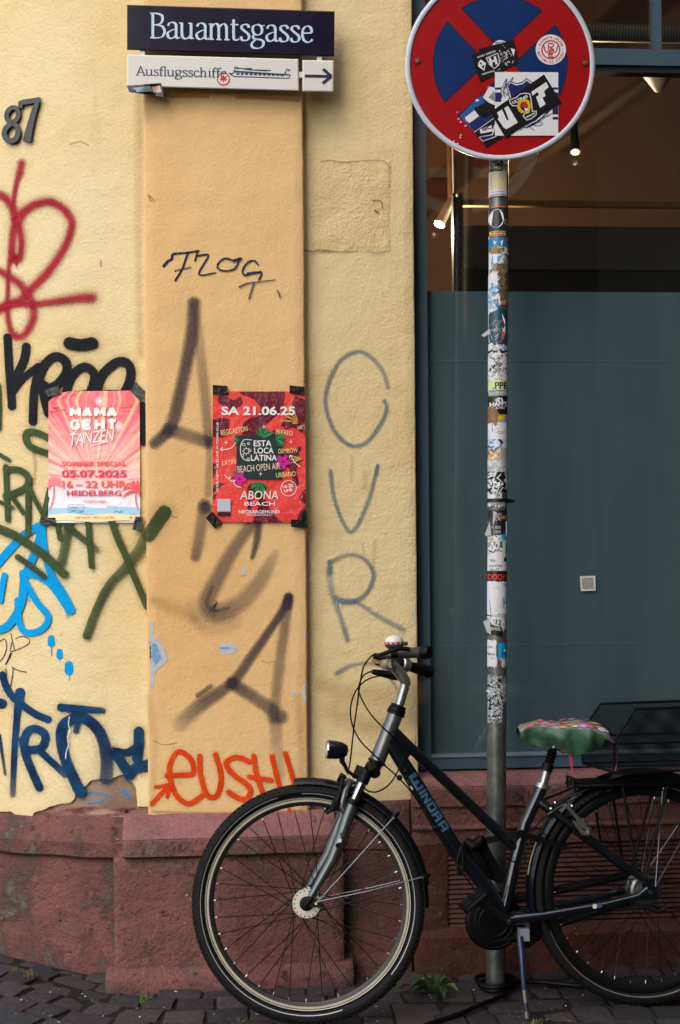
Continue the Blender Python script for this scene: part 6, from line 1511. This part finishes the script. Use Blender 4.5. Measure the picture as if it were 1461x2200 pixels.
if ra0 < 0: ra0 += 360
lo_, hi_ = sorted((fa(ra0), fa(ra1)))
mb = fender(cr_, TR+.009, lo_, hi_, .027); rf = mb.build('fender', None, bike, True)
mb = MB(); mb.use(plain('pale_scratched_strip', (150, 140, 116), .45)); 
s0, s1 = sorted((fa((ang(1176, 1812, cr_)) % 360), fa((ang(1146, 1880, cr_)) % 360)))
mb.lathe([(TR+.0205, .006), (TR+.0185, .014)], cr_, AX, EX, 10, False, R(s0), R(s1)); mb.build('reflective_strip', None, rf)
for (x, y) in ((1423,1693),(1500,1740)):
    q0 = BL(x, y, .03)
    for s_ in (1, -1):
        mb = MB(); mb.use(M_STAY); mb.tube([L(rx+.018, s_*.066, TR+.016), L(q0.x, s_*.034, q0.z)], .0019, 6); mb.build('stay', None, rf)
    mb = MB(); mb.use(M_BLKP); mb.tube([L(q0.x, .038, q0.z-.006), L(q0.x, .03, q0.z+.012), L(q0.x, 0, q0.z+.02)], [.007, .007, .004], 8); mb.use(M_CHR); mb.ball(L(q0.x, .045, q0.z), .0045, (1, .6, 1), 8, 5); mb.build('clip', None, rf, True)
mb = MB(); mb.use(paint((52, 52, 54), .6)); 
for i, ch_ in enumerate('MARATHON PLUS'):
    if ch_ == ' ': continue
    a = R(137-i*3.05); rr = TR-.020
    def S_t(x, y, o=0, a=a): return cr_+EX*((rr-y*.001)*math.cos(a-x*.001/rr))+EZ*((rr-y*.001)*math.sin(a-x*.001/rr))+AX*(TW*.985+o)
    mb.text(ch_, 0, 0, 9, S_t, .0006, None, 0, .03)
mb.build('tyre_lettering', None, wr)
# seat post, saddle
mb = MB(); mb.use(M_ALU); mb.tube(tp([(1162,1698),(1167,1685),(1176,1652)]), .0136, 18); sp_ = mb.build('seat_post', None, bike, True); mb = MB(); mb.use(M_ALU); mb.tube(tp([(1187,1612),(1191,1604),(1196,1596)]), [.010, .012, .014], 14); mb.build('saddle_clamp', None, sp_, True)
mb = MB(); mb.use(M_BLKP); P = spline([(1174,1655),(1190,1606)], 5.5); k = 0; pts = []; rs = []
for i in range(17):
    t = i/16; pts.append(B(1173.5+16*t, 1657-50*t)); rs.append((.0175 if t < .35 else (.0165 if i % 2 else .0125)) if t < .92 else .011)
mb.tube(pts, rs, 18); mb.build('boot', None, sp_, True)
mb = MB(); mb.use(M_ALU); mb.tube(tp([(1163.5,1693),(1166.5,1684)]), .0225, 18); p = BL(1168, 1690); mb.tube([L(p.x+.02, .012, p.z-.002), L(p.x+.034, .012, p.z-.004)], .008, 8); mb.build('seat_clamp', None, sp_, True)
mb = MB(); mb.use(M_BLKP)
sx0, sx1 = BL(1120, 1570).x, BL(1296, 1580).x; szc = BL(1200, 1578).z
rows = []
for i in range(13):
    s = i/12; x = sx0+(sx1-sx0)*s; hw = .026+.05*max(0, (s-.35)/.65)**1.1*1.1
    rows.append([L(x, hw*math.cos(2*math.pi*k/16), szc+.008+.017*math.sin(2*math.pi*k/16)) for k in range(16)])
mb.grid(rows, close=True); mb.use(M_ALU)
for s_ in (1, -1): mb.tube([L(sx0+.03, s_*.012, szc-.004), L((sx0+sx1)/2-.02, s_*.02, szc-.022), L((sx0+sx1)/2+.05, s_*.022, szc-.022), L(sx1-.02, s_*.03, szc)], .0035, 6)
mb.build('saddle', None, bike, True)
# chain case, crank, pedals, kickstand
mb = MB(); mb.use(M_BLKP); cc = BL(1060, 1978, -.045); ccw = L(cc.x, -.045, cc.z)
mb.lathe([(0, .010), (.07, .010), (.082, .007), (.088, 0), (.082, -.010), (0, -.012)], ccw, AX, EX, 40); mb.tube([L(cc.x+.03, -.045, cc.z+.055), L(rx-.03, -.045, TR+.035)], .014, 8); mb.tube([L(cc.x+.03, -.045, cc.z-.06), L(rx-.03, -.045, TR-.045)], .014, 8)
mb.use(M_DARKM)
for r_ in (.045, .060, .078): mb.lathe([(r_-.002, .0105), (r_, .0125), (r_+.002, .0105)], ccw, AX, EX, 40)
mb.build('chain_case', None, bike, True)
bl = BL(1084, 1972); pe = BL(1014, 1930, .10)
mb = MB(); mb.use(M_DARKM); mb.tube([L(bl.x, .052, bl.z), L(pe.x, .070, pe.z)], [.013, .010], 10); mb.tube([L(bl.x, -.058, bl.z), L(2*bl.x-pe.x, -.075, 2*bl.z-pe.z)], [.013, .010], 10); mb.tube([L(bl.x, .06, bl.z), L(bl.x, -.065, bl.z)], .012, 12); mb.use(M_CHR); mb.lathe([(0, .071), (.006, .071), (.008, .066)], L(bl.x, 0, bl.z), AX, EX, 14); crank = mb.build('crank', None, bike, True)
for s_, px_, pz_ in ((1, pe.x, pe.z), (-1, 2*bl.x-pe.x, 2*bl.z-pe.z)):
    mb = MB(); mb.use(M_BLKP); w0, w1 = .080, .165
    ca, sa = math.cos(R(38)), math.sin(R(38))
    def pp(a, b_, w_): return L(px_+a*ca-b_*sa, s_*w_, pz_+a*sa+b_*ca)
    for a in (-.036, .036):
        mb.tube([pp(a, 0, w0), pp(a, 0, w1)], .009, 8)
    for w_ in (w0, (w0+w1)/2, w1): mb.tube([pp(-.036, 0, w_), pp(.036, 0, w_)], .007, 8)
    mb.tube([pp(0, 0, .07), pp(0, 0, w1)], .009, 8)
    mb.build('pedal', None, crank, True)
mb = MB(); mb.use(plain('pale_cast_alloy', (150, 156, 166), .45, .4)); mb.box((BL(1112,2000).x-.004, -.046, BL(1112,2016).z), (BL(1128,2000).x+.002, -.014, BL(1112,1990).z), BM)
ks = mb.build('kickstand', None, bike)
mb = MB(); mb.use(plain('blue_grey_leg', (54, 66, 86), .35, .5)); k0, k1, k2 = B(1117, 2012, .04), B(1124, 2100, .07), onZ(1133, 2187, .006)
mb.tube([k0, k0.lerp(k1, .5)+AX*.004, k1, k2], [.0105, .0085, .0075, .007], 12); mb.build('leg', None, ks, True)
mb = MB(); mb.use(M_ALU); mb.tube([k1.lerp(k2, .30), k1.lerp(k2, .62)], .0078, 10); mb.build('sleeve', None, ks, True); mb = MB(); mb.use(M_ALU); mb.tube([k1.lerp(k2, .84), k1.lerp(k2, 1.0)], .0085, 10); mb.build('sleeve', None, ks, True)
# cables
def cable(pts, r_=.0024, nm='brake_cable'):
    P = [BL(x, y, w_) for x, y, w_ in pts]; S = spline([tuple(p) for p in P], .012)
    mb = MB(); mb.use(M_BLKP); mb.tube([BM @ Vector(p) for p in S], r_, 7); mb.build(nm, None, bike, True)
cable([(801,1407,.245),(788,1421,.22),(779,1440,.18),(772,1480,.13),(767,1519,.09),(760,1567,.06),(752,1640,.035),(746,1664,.03)])
cable([(799,1442,-.20),(782,1450,-.19),(772,1470,-.15),(772,1490,-.10),(794,1531,.03),(821,1561,.05),(849,1587,.045),(897,1627,.034),(925,1655,.03),(1000,1728,.028),(1070,1797,.026)])
cable([(854,1454,-.19),(834,1451,-.20),(812,1453,-.19),(786,1462,-.16),(763,1487,-.11),(753,1524,-.05),(758,1561,0),(776,1594,.03),(800,1618,.04),(824,1642,.045),(852,1667,.048),(891,1711,.045),(935,1785,.042),(985,1862,.04),(1030,1925,.04),(1080,1995,.035)])
cable([(779,1690,.05),(790,1699,.06),(806,1702,.06),(824,1695,.055),(841,1680,.05),(856,1654,.045),(868,1627,.035)])
cable([(1170,1790,.03),(1145,1800,.04),(1132,1826,.04),(1128,1850,.035),(1118,1858,.03),(1100,1850,.03),(1090,1840,.03)], .002)
cable([(1194,1744,.06),(1178,1752,.055),(1158,1766,.04),(1146,1788,.03)], .002)
mb = MB(); mb.use(M_BLKP)
for x, y in ((872,1657),(858,1671),(935,1779)): p = BL(x, y, .04); mb.ball(L(p.x, .042, p.z), .009, (1, .8, 1), 8, 6)
mb.build('cable_clip', None, frame, True)
# rear brake
mb = MB(); mb.use(M_ALU)
mb.tube(tp([(1216,1729),(1240,1757),(1266,1787)], .062), [.0055, .0065, .0075], 8); mb.tube(tp([(1232,1764),(1252,1790),(1266,1792)], .07), [.004, .007, .007], 8)
mb.use(M_CHR); mb.tube(tp([(1266,1778),(1268,1790)], .075), .0075, 10); mb.tube(tp([(1176,1751),(1206,1730),(1216,1727)], .06), .0028, 6)
for x, y in ((1193,1725),(1229,1732),(1184,1738)): mb.ball(B(x, y, .06), .007, (1, 1, 1), 8, 6)
mb.use(plain('brass_spring', (150, 132, 96), .35, .6)); mb.box((BL(1238,1768,.055).x, -.064, BL(1240,1778,.055).z), (BL(1253,1768,.055).x, -.052, BL(1240,1758,.055).z), BM); mb.use(M_FR); mb.tube(tp([(1230,1770),(1240,1792),(1256,1796),(1262,1790)], .06), .0055, 8)
mb.build('rear_brake', None, bike, True)
# rack
mb = MB(); mb.use(M_BLKP)
zr = BL(1300, 1683).z; xr0, xr1 = BL(1228, 1680).x, BL(1230, 1680).x+.48
for s_ in (1, -1): mb.tube([L(xr0, s_*.045, zr), L(xr0+.03, s_*.055, zr), L(xr1, s_*.06, zr)], .006, 8)
for k in range(5): mb.tube([L(xr0+.11*k, .055, zr), L(xr0+.11*k, -.055, zr)], .005, 8)
mb.box((xr0+.01, -.058, zr+.006), (xr1, .058, zr+.012), BM); mb.box((xr0+.02, -.03, zr-.016), (xr1-.04, .03, zr-.006), BM); mb.tube([L(xr0-.004, .03, zr-.012), L(xr0-.004, .03, zr+.022), L(xr0-.004, -.03, zr+.022), L(xr0-.004, -.03, zr-.012)], .004, 6)
rack = mb.build('rack', None, bike, True)
for s_ in (1, -1):
    for (x0, y0, x1, y1, r_) in ((1338,1690,1371,1889,.0045),(1436,1690,1382,1898,.0045),(1296,1700,1322,1846,.004)):
        if x0 == 1296 and s_ > 0: continue
        a, e = BL(x0, y0, .058), BL(x1, y1, .064); mb = MB(); mb.use(M_BLKP); mb.tube([L(a.x, s_*.056, zr), L(e.x, s_*.064, e.z)], r_, 8); mb.build('strut', None, rack)
    a, e = BL(1190+(5 if s_ > 0 else -18), 1723, .02), BL(1282, 1668, .05); mb = MB(); mb.use(M_BLKP); mb.tube([L(a.x, s_*.02, a.z), L(e.x, s_*.05, zr)], .0035, 7); mb.build('strut', None, rack)
# ------------------------------------------------------------------ saddle cover
n = NT('faded_green_nylon'); nb = n.bump(n.noise(18, 5, .6, dist=.8), .006)
M_COV = n.fin(n.mix(n.noise(6, 3), lin((40, 80, 58)), lin((76, 112, 88))), .5, 0, nb, .4)
n = NT('floral_print_ground'); M_COVT = n.fin(n.mix(n.smooth(n.noise(40, 4), .4, .6), lin((112, 104, 92)), lin((140, 128, 116))), .55, 0, n.bump(n.noise(22, 4), .004), .35)
cx0, cx1 = BL(1113, 1575).x, BL(1307, 1588).x
def lerpt(tab, s):
    for (a, va), (b, vb) in zip(tab, tab[1:]):
        if s <= b: t = (s-a)/(b-a); t = t*t*(3-2*t); return va+(vb-va)*t
    return tab[-1][1]
zpx = lambda y: BL(1200, y, 0).z
HWT = [(0,.020),(.03,.034),(.25,.042),(.5,.066),(.72,.098),(.9,.094),(.97,.07),(1,.035)]
ZT = [(0,zpx(1562)),(.05,zpx(1553)),(.2,zpx(1548)),(.45,zpx(1551)),(.66,zpx(1547)),(.85,zpx(1556)),(1,zpx(1578))]
ZBN = [(0,zpx(1583)),(.08,zpx(1594)),(.25,zpx(1603)),(.33,zpx(1599)),(.42,zpx(1609)),(.55,zpx(1622)),(.75,zpx(1613)),(.9,zpx(1606)),(1,zpx(1598))]
def S_cov(s, t, off=0):
    hw, ztp, zb = lerpt(HWT, s), lerpt(ZT, s), lerpt(ZBN, s); ze = ztp-.010-.020*s
    x = cx0+(cx1-cx0)*s
    fold = .010*math.sin(s*19+1.4*math.sin(s*9)+t*7)*(1 if t < .3 or t > .7 else 0)
    if t < .3: a = t/.3; y = -hw*(.62+.42*math.sin(a*1.75)); z = zb+(ze-zb)*a; y -= fold*math.sin(a*math.pi)
    elif t > .7: a = (1-t)/.3; y = hw*(.62+.42*math.sin(a*1.75)); z = zb+(ze-zb)*a
    else: b = (t-.3)/.4; y = -hw*1.03*math.cos(math.pi*b); z = ze+(ztp-ze)*(math.sin(math.pi*b)**.85)
    w_ = .0035*mnoise.noise(Vector((s*9, t*7, 2)))+.002*mnoise.noise(Vector((s*26, t*16, 5)))
    p = Vector((x, y, z+w_)); c_ = Vector((x, 0, (zb+ztp)/2)); d = (p-c_); d.x = 0
    d = d.normalized() if d.length > 1e-5 else Vector((0, 0, 1))
    return BM @ (p+d*off)
mb = MB(); NS, NTT = 44, 40
b0 = 0; mb.use(M_COV); mb.grid([[S_cov(i/NS, j/NTT) for j in range(NTT+1)] for i in range(NS+1)])
mb.use(M_COVT); ti = mb.m; k = 0
for i in range(NS):
    for j in range(NTT):
        lo = .30
        if lo < (j+.5)/NTT < 1-lo: mb.mi[k] = ti
        k += 1
cover = mb.build('saddle_cover', None, None, True, label='green rain cover with a flower print over the bicycle saddle', cat='saddle cover')
rnd = random.Random(12); FC = [paint((176, 84, 136), .5), paint((182, 74, 108), .5), paint((160, 116, 170), .5), paint((176, 162, 62), .5), paint((176, 182, 198), .5), paint((190, 126, 60), .5), paint((130, 84, 156), .5)]
LFc = paint((96, 128, 70), .5)
mb = MB(); KS = 1/(cx1-cx0)
fl_ = [(.10,.36,.011,1),(.17,.42,.010,3),(.27,.45,.013,2),(.31,.36,.009,0),(.40,.40,.009,6),(.46,.52,.010,5),(.36,.55,.010,0),(.43,.33,.009,5),(.52,.42,.008,3),(.58,.60,.012,2),(.66,.50,.011,0),(.72,.40,.016,1),(.64,.34,.014,2),(.69,.335,.012,0),(.84,.37,.017,4),(.78,.52,.012,3),(.86,.50,.012,1),(.55,.34,.008,4),(.22,.52,.010,1),(.75,.62,.014,0),(.9,.42,.009,6),(.49,.62,.01,1)]
fl = [(s_, .315+(t_-.30)*.55, r_*1.15, c_) for s_, t_, r_, c_ in fl_]
for i, (s, t, r_, ci) in enumerate(fl):
    hw = lerpt(HWT, s); kt = .4/(math.pi*hw*1.0+.02)
    for a in range(6):
        an = a*1.047+i; cs, ct = s+r_*.6*math.cos(an)*KS, t+r_*.6*math.sin(an)*kt
        if not (.01 < cs < .99): continue
        mb.use(FC[ci]); mb.Fc([mb.V(S_cov(min(.995, max(.005, cs+r_*.42*math.cos(q_*.785)*KS)), min(.69, max(.31, ct+r_*.42*math.sin(q_*.785)*kt)), .0024+i*.0002+a*.00003)) for q_ in range(8)])
    mb.use(FC[3] if ci != 3 else FC[5]); mb.Fc([mb.V(S_cov(s+r_*.25*math.cos(q_)*KS, min(.69, max(.31, t+r_*.25*math.sin(q_)*kt)), .0032+i*.0002)) for q_ in range(6)])
for i in range(26):
    s, t = rnd.uniform(.06, .92), rnd.uniform(.32, .52); an = rnd.uniform(0, 6.3); mb.use(LFc)
    P = [(s+.02*k_*math.cos(an+k_*.3)*KS*.6, min(.68, max(.315, t+.012*k_*math.sin(an+k_*.3)))) for k_ in range(4)]
    b1 = len(mb.v)
    for q_, (a, b_) in enumerate(P):
        a = min(.99, max(.01, a)); mb.V(S_cov(a, b_, .0018+i*2e-5)); mb.V(S_cov(min(.995, a+.006), min(.69, b_+.010*(1-q_/3)), .0018+i*2e-5))
    for q_ in range(3): mb.Fc((b1+2*q_, b1+2*q_+1, b1+2*q_+3, b1+2*q_+2))
mb.build('flower_print', None, cover)
M_PINK = plain('pink_cord', (196, 50, 92), .6)
mb = MB(); mb.use(M_PINK)
P = [BL(x, y, .03) for x, y in ((1205,1612),(1225,1616),(1245,1612),(1254,1610))]; mb.tube([BM @ p for p in P], [.004, .007, .008, .004], 8)
for x0, x1 in ((1223,1227),):
    a = [B(1221, 1617, .03), B(1225, 1640, .03), B(1229.5, 1666, .03)]; bq = [B(1228, 1617, .03), B(1229.5, 1640, .03), B(1230.5, 1666, .03)]
    mb.grid([a, bq]); mb.grid([[p+AX*.0012 for p in a], [p+AX*.0012 for p in bq]])
mb.tube(tp([(1302,1586),(1310,1591)], .02), .004, 6); mb.build('drawstring', None, cover, True)
# ------------------------------------------------------------------ basket
n = NT('perforated_black_mesh')
uvn = n.t.nodes.new('ShaderNodeUVMap'); uvn.uv_map = 'UVMap'; sp2 = n.t.nodes.new('ShaderNodeSeparateXYZ'); n.t.links.new(uvn.outputs[0], sp2.inputs[0])
PT = 2*math.pi/.0095
hs = n.math('MULTIPLY', n.math('SINE', n.math('MULTIPLY', n.math('ADD', sp2.outputs[0], sp2.outputs[1]), PT*.7)), n.math('SINE', n.math('MULTIPLY', n.math('SUBTRACT', sp2.outputs[0], sp2.outputs[1]), PT*.7)))
hole = n.math('GREATER_THAN', n.math('ABSOLUTE', hs), .42)
n.fin(lin((5, 6, 8)), .5, .0, None, .2); n.set(n.b, 'Alpha', n.math('SUBTRACT', 1.0, hole)); M_MESH = n.mat
KW = .17
near = [BL(x, y, KW) for x, y in ((1323,1661),(1318,1595),(1366,1523))]
zb_, xb0, xf_, zf_, xs_, zs_t = near[0].z, near[0].x, near[1].x, near[1].z, near[2].x, near[2].z
xe = xb0+.46
def NP(s_): return [(xb0, zb_), (xf_, zf_), (xs_, zs_t), (xe, zs_t+.004), (xe-.02, zb_)]
bk = thing('bicycle_basket', L((xb0+xe)/2, 0, zb_), 'black perforated metal basket on the rear rack', 'basket')
def panel(pts, uvs):
    mb = MB(); mb.Fc([mb.V(p, u_) for p, u_ in zip(pts, uvs)]); return mb
for s_ in (1, -1):
    P = NP(s_); panel([L(x, s_*KW*(1 if z > zb_+.01 else .93), z) for x, z in P], [(x, z) for x, z in P]).build('side_panel', M_MESH, bk)
panel([L(xb0, KW*.93, zb_), L(xf_, KW, zf_), L(xf_, -KW, zf_), L(xb0, -KW*.93, zb_)], [(KW, zb_), (KW, zf_), (-KW, zf_), (-KW, zb_)]).build('front_panel', M_MESH, bk)
panel([L(xe-.02, KW*.93, zb_), L(xe, KW, zs_t), L(xe, -KW, zs_t), L(xe-.02, -KW*.93, zb_)], [(KW, zb_), (KW, zs_t), (-KW, zs_t), (-KW, zb_)]).build('back_panel', M_MESH, bk)
panel([L(xb0, KW*.93, zb_), L(xe-.02, KW*.93, zb_), L(xe-.02, -KW*.93, zb_), L(xb0, -KW*.93, zb_)], [(xb0, KW), (xe, KW), (xe, -KW), (xb0, -KW)]).build('bottom_panel', M_MESH, bk)
mb = MB(); mb.use(M_BLKP)
for s_ in (1, -1):
    P = NP(s_); mb.tube([L(x, s_*KW, z) for x, z in P[1:4]], .0042, 8); mb.tube([L(P[0][0], s_*KW*.93, zb_), L(P[4][0], s_*KW*.93, zb_)], .0035, 8); mb.tube([L(xf_+.004, s_*(KW+.001), zf_-.004), L(xe, s_*(KW+.001), zf_-.004)], .0036, 8); mb.tube([L(xb0, s_*KW*.93, zb_), L(xf_, s_*KW, zf_)], .003, 8)
mb.tube([L(xf_, KW, zf_), L(xf_, -KW, zf_)], .0042, 8); mb.tube([L(xb0, KW*.93, zb_), L(xb0, -KW*.93, zb_)], .0035, 8); mb.tube([L(xe, KW, zs_t+.004), L(xe, -KW, zs_t+.004)], .0042, 8); mb.build('rim_wire', None, bk, True)
mb = MB(); mb.use(plain('pink_elastic_cord', (120, 40, 96), .7)); mb.tube([L(xf_+.002, KW-.006, zf_), L(xf_+.012, KW-.008, zf_-.03), L(xf_+.014, KW-.012, zf_-.055), L(xf_+.006, KW*.95, zb_+.005)], .0024, 6); mb.tube([L(xf_+.002, KW+.004, zf_), L(xf_-.01, KW+.006, zf_+.006)], .003, 6); mb.build('elastic_cord', None, bk, True)
# ------------------------------------------------------------------ locks
lk = thing('folding_lock', B(1060, 1830, -.02), 'black folding bar lock tying the bicycle frame to the pole', 'lock')
def barp(p0, p1, w0, w1, hw=.010, nm='lock_bar'):
    a, e = B(*p0, w0), B(*p1, w1); d = (e-a).normalized(); u_ = AX.cross(d).normalized(); mb = MB(); mb.use(M_BLKP)
    Mx = Matrix(((*d, 0), (*u_, 0), (*AX, 0), (0, 0, 0, 1))).transposed(); Mx.translation = a; ln_ = (e-a).length
    mb.box((0, -hw, -.003), (ln_, hw, .003), Mx)
    for q_ in (a, e): mb.tube([q_+AX*.005, q_-AX*.005], hw*1.15, 12)
    mb.build(nm, None, lk)
barp((1119,1792),(1211,1819), .045, .05); barp((1036,1808),(1119,1791), -.03, .038); barp((1030,1808),(1072,1885), -.035, -.04, .016); barp((1033,1806),(1060,1880), -.05, -.055, .014)
mb = MB(); mb.use(M_BLKP); mb.tube(tp([(1000,1805),(1012,1818),(1030,1812),(1036,1800)], -.02), [.012, .02, .018, .012], 10); mb.tube(tp([(1006,1812),(1024,1846),(1046,1884)], -.03), [.018, .024, .018], 10); mb.build('lock_body', None, lk, True)
mb = MB(); mb.use(M_BLKP); P = [BL(x, y, .045) for x, y in ((992,1818),(982,1848),(984,1878),(994,1872),(995,1840),(992,1818))]; mb.tube([BM @ p for p in P], .004, 8); p = BL(988, 1876, .045); mb.tube([B(984,1872,.045), B(994,1876,.045)], .008, 8); mb.build('strap', None, bike, True)
def ground_cable(pts, r_, rings):
    mb = MB(); mb.use(M_BLKP)
    for (rad, z0) in rings:
        P = [(pax(0)+rad*math.cos(a*.2618), YPL+rad*1.05*math.sin(a*.2618), z0+.003*math.sin(a*.7)) for a in range(25)]
        mb.tube(P, r_, 8)
    P = spline([(*onZ(x, y, r_)[:2], r_+.003) for x, y in pts], .02); mb.tube(P, r_, 8)
    P = spline([tuple(onZ(x, y, r_+.004)) for x, y in ((1096,2112),(1150,2109),(1215,2115),(1290,2122))], .02); mb.tube(P, r_, 8)
    return mb
ground_cable([(1092,2134),(1070,2146),(1030,2162),(985,2182),(930,2200),(870,2222)], .0075, [(.050, .012), (.060, .026)]).build('lock_cable', None, None, True, label='black cable lying round the pole base and across the setts', cat='cable')
# ------------------------------------------------------------------ weeds
M_LEAF = [plain('weed_leaf', (34, 66, 26), .6, 0, .35, 60, bumpd=.002), plain('weed_leaf_pale', (76, 100, 44), .6, 0, .35, 60, bumpd=.002)]
M_GRASS = [plain('grass_blade', (84, 104, 40), .6, 0, .3, 30), plain('dry_grass_blade', (140, 124, 66), .7, 0, .3, 30)]
def weed(px, py, leaves, lab, seed):
    rnd = random.Random(seed); c = onZ(px, py, .004); o = thing('weed', c, lab, 'weed', 'weeds between the setts')
    mb = MB(); ms = MB(); ms.use(M_LEAF[0])
    for (ex_, ey_, wd, tone, lift) in leaves:
        e = onZ(ex_, ey_, lift); d = e-c; sd_ = Vector((-d.y, d.x, 0)); sd_.normalize(); mb.use(M_LEAF[tone]); rows = []
        for i in range(8):
            t = i/7; m_ = c+d*(.25+.75*t); m_.z += .02*math.sin(t*2.6); h = wd*(math.sin(math.pi*min(1, t*.93+.03))**.8)*(1+.22*math.sin(i*2.4+seed))
            rows.append([m_-sd_*h+Vector((0, 0, .010*h/wd)), m_-Vector((0, 0, .001)), m_+sd_*h+Vector((0, 0, .012*h/wd))])
        mb.grid(rows); ms.tube([c, c+d*.12+Vector((0, 0, .008)), c+d*.3+Vector((0, 0, .012))], .0015, 5)
    mb.build('leaves', None, o, True); ms.build('stem', None, o)
weed(935, 2128, [(880,2130,.012,0,.010),(884,2144,.009,0,.004),(914,2108,.014,0,.025),(944,2100,.011,0,.035),(954,2152,.016,0,.008),(984,2138,.009,1,.012),(903,2119,.011,1,.02),(962,2116,.010,0,.02),(890,2122,.010,0,.015),(948,2146,.010,0,.01)], 'broad leafed green weed between the front tyre and the pole base', 3)
def tuft(px, py, nb_, hgt, lab, seed, grp='grass tufts in the joints'):
    rnd = random.Random(seed); c = onZ(px, py, gz(onZ(px, py, 0).x)); mb = MB()
    for i in range(nb_):
        mb.use(M_GRASS[1 if rnd.random() < .25 else 0]); a = rnd.uniform(0, 6.28); l = hgt*rnd.uniform(.5, 1.1); q_ = c+Vector((rnd.gauss(0, .010), rnd.gauss(0, .006), -.006)); sp_ = rnd.uniform(.2, .9)*l
        d = Vector((math.cos(a), math.sin(a)*.7, 0)); sd_ = Vector((-d.y, d.x, 0))*.0016
        rows = [[q_+d*sp_*t*t-sd_*(1-t)+Vector((0, 0, l*t*(1-.25*t))), q_+d*sp_*t*t+sd_*(1-t)+Vector((0, 0, l*t*(1-.25*t)))] for t in (0, .35, .7, 1)]
        mb.grid(rows)
    mb.build('grass_tuft', None, None, label=lab, cat='grass tuft', group=grp)
tuft(67, 2100, 46, .045, 'grass tuft at the left, near the curved plinth', 1); tuft(312, 2152, 52, .048, 'grass tuft below the pilaster plinth with a dry stalk', 2); tuft(520, 2194, 20, .028, 'small grass tuft under the front tyre', 3); tuft(1150, 2196, 18, .026, 'small grass tuft beside the kickstand foot', 4); tuft(200, 2150, 14, .02, 'tiny grass sprig in the joint left of the pilaster tuft', 5); tuft(858, 2120, 26, .045, 'dry yellowish grass beside the front tyre at the wall', 6); tuft(26, 2083, 14, .025, 'tiny grass sprig at the very left edge', 7)
# crumbs lying on the setts: paper bits and grit
M_CRUMB = [plain('paper_crumb', (190, 186, 178), .8), plain('dry_leaf_crumb', (140, 110, 76), .8)]
rnd = random.Random(17); mb = MB()
for (x, y) in [(145,2070),(108,2133),(180,2132),(183,2141),(372,2126),(108,2132),(300,2186),(318,2164),(352,2165),(1000,2140),(1018,2128),(1006,2166),(1085,2176),(1095,2180),(1170,2168),(1186,2170),(1195,2182),(1160,2155),(1062,2150),(1240,2160),(1130,2172),(460,2180)]+[(rnd.uniform(20, 1440), rnd.uniform(2120, 2198)) for _ in range(60)]:
    c = onZ(x, y, gz(onZ(x, y, 0).x)+.004); mb.use(M_CRUMB[rnd.random() < .4]); s = rnd.uniform(.002, .006); a0 = rnd.uniform(0, 6)
    mb.Fc([mb.V(c+Vector((s*rnd.uniform(.5, 1.3)*math.cos(a0+k*1.2566), s*rnd.uniform(.4, 1)*math.sin(a0+k*1.2566), rnd.uniform(0, .003)))) for k in range(5)])
mb.build('grit', None, None, kind='stuff', label='paper crumbs and grit scattered over the setts', cat='grit')
# ------------------------------------------------------------------ separate pieces become parts of their own
def split_loose(o):
    me = o.data; nv = len(me.vertices); par = list(range(nv))
    def find(a):
        while par[a] != a: par[a] = par[par[a]]; a = par[a]
        return a
    for e in me.edges:
        a, b = find(e.vertices[0]), find(e.vertices[1])
        if a != b: par[a] = b
    groups = {}
    for p in me.polygons: groups.setdefault(find(p.vertices[0]), []).append(p)
    if len(groups) < 2: return
    for ps in groups.values():
        ids = sorted({v for p in ps for v in p.vertices}); mp = {v: i for i, v in enumerate(ids)}
        m2 = bpy.data.meshes.new(o.name.split('.')[0]); m2.from_pydata([me.vertices[v].co for v in ids], [], [[mp[v] for v in p.vertices] for p in ps])
        for m in me.materials: m2.materials.append(m)
        for q_, p in zip(m2.polygons, ps): q_.material_index = p.material_index; q_.use_smooth = p.use_smooth
        m2.set_sharp_from_angle(angle=R(38))
        n_ = bpy.data.objects.new(o.name.split('.')[0], m2); C.objects.link(n_); n_.parent = o.parent
    bpy.data.objects.remove(o)
for o in list(C.objects):
    b = o.name.split('.')[0]
    if b in ('dropout', 'cable_clip', 'decal_dot') or (b == 'paint_chip' and any(k in o.get('label', '') for k in ('scattered', 'bare flaked', 'chipped bare'))):
        if not o.children: split_loose(o)
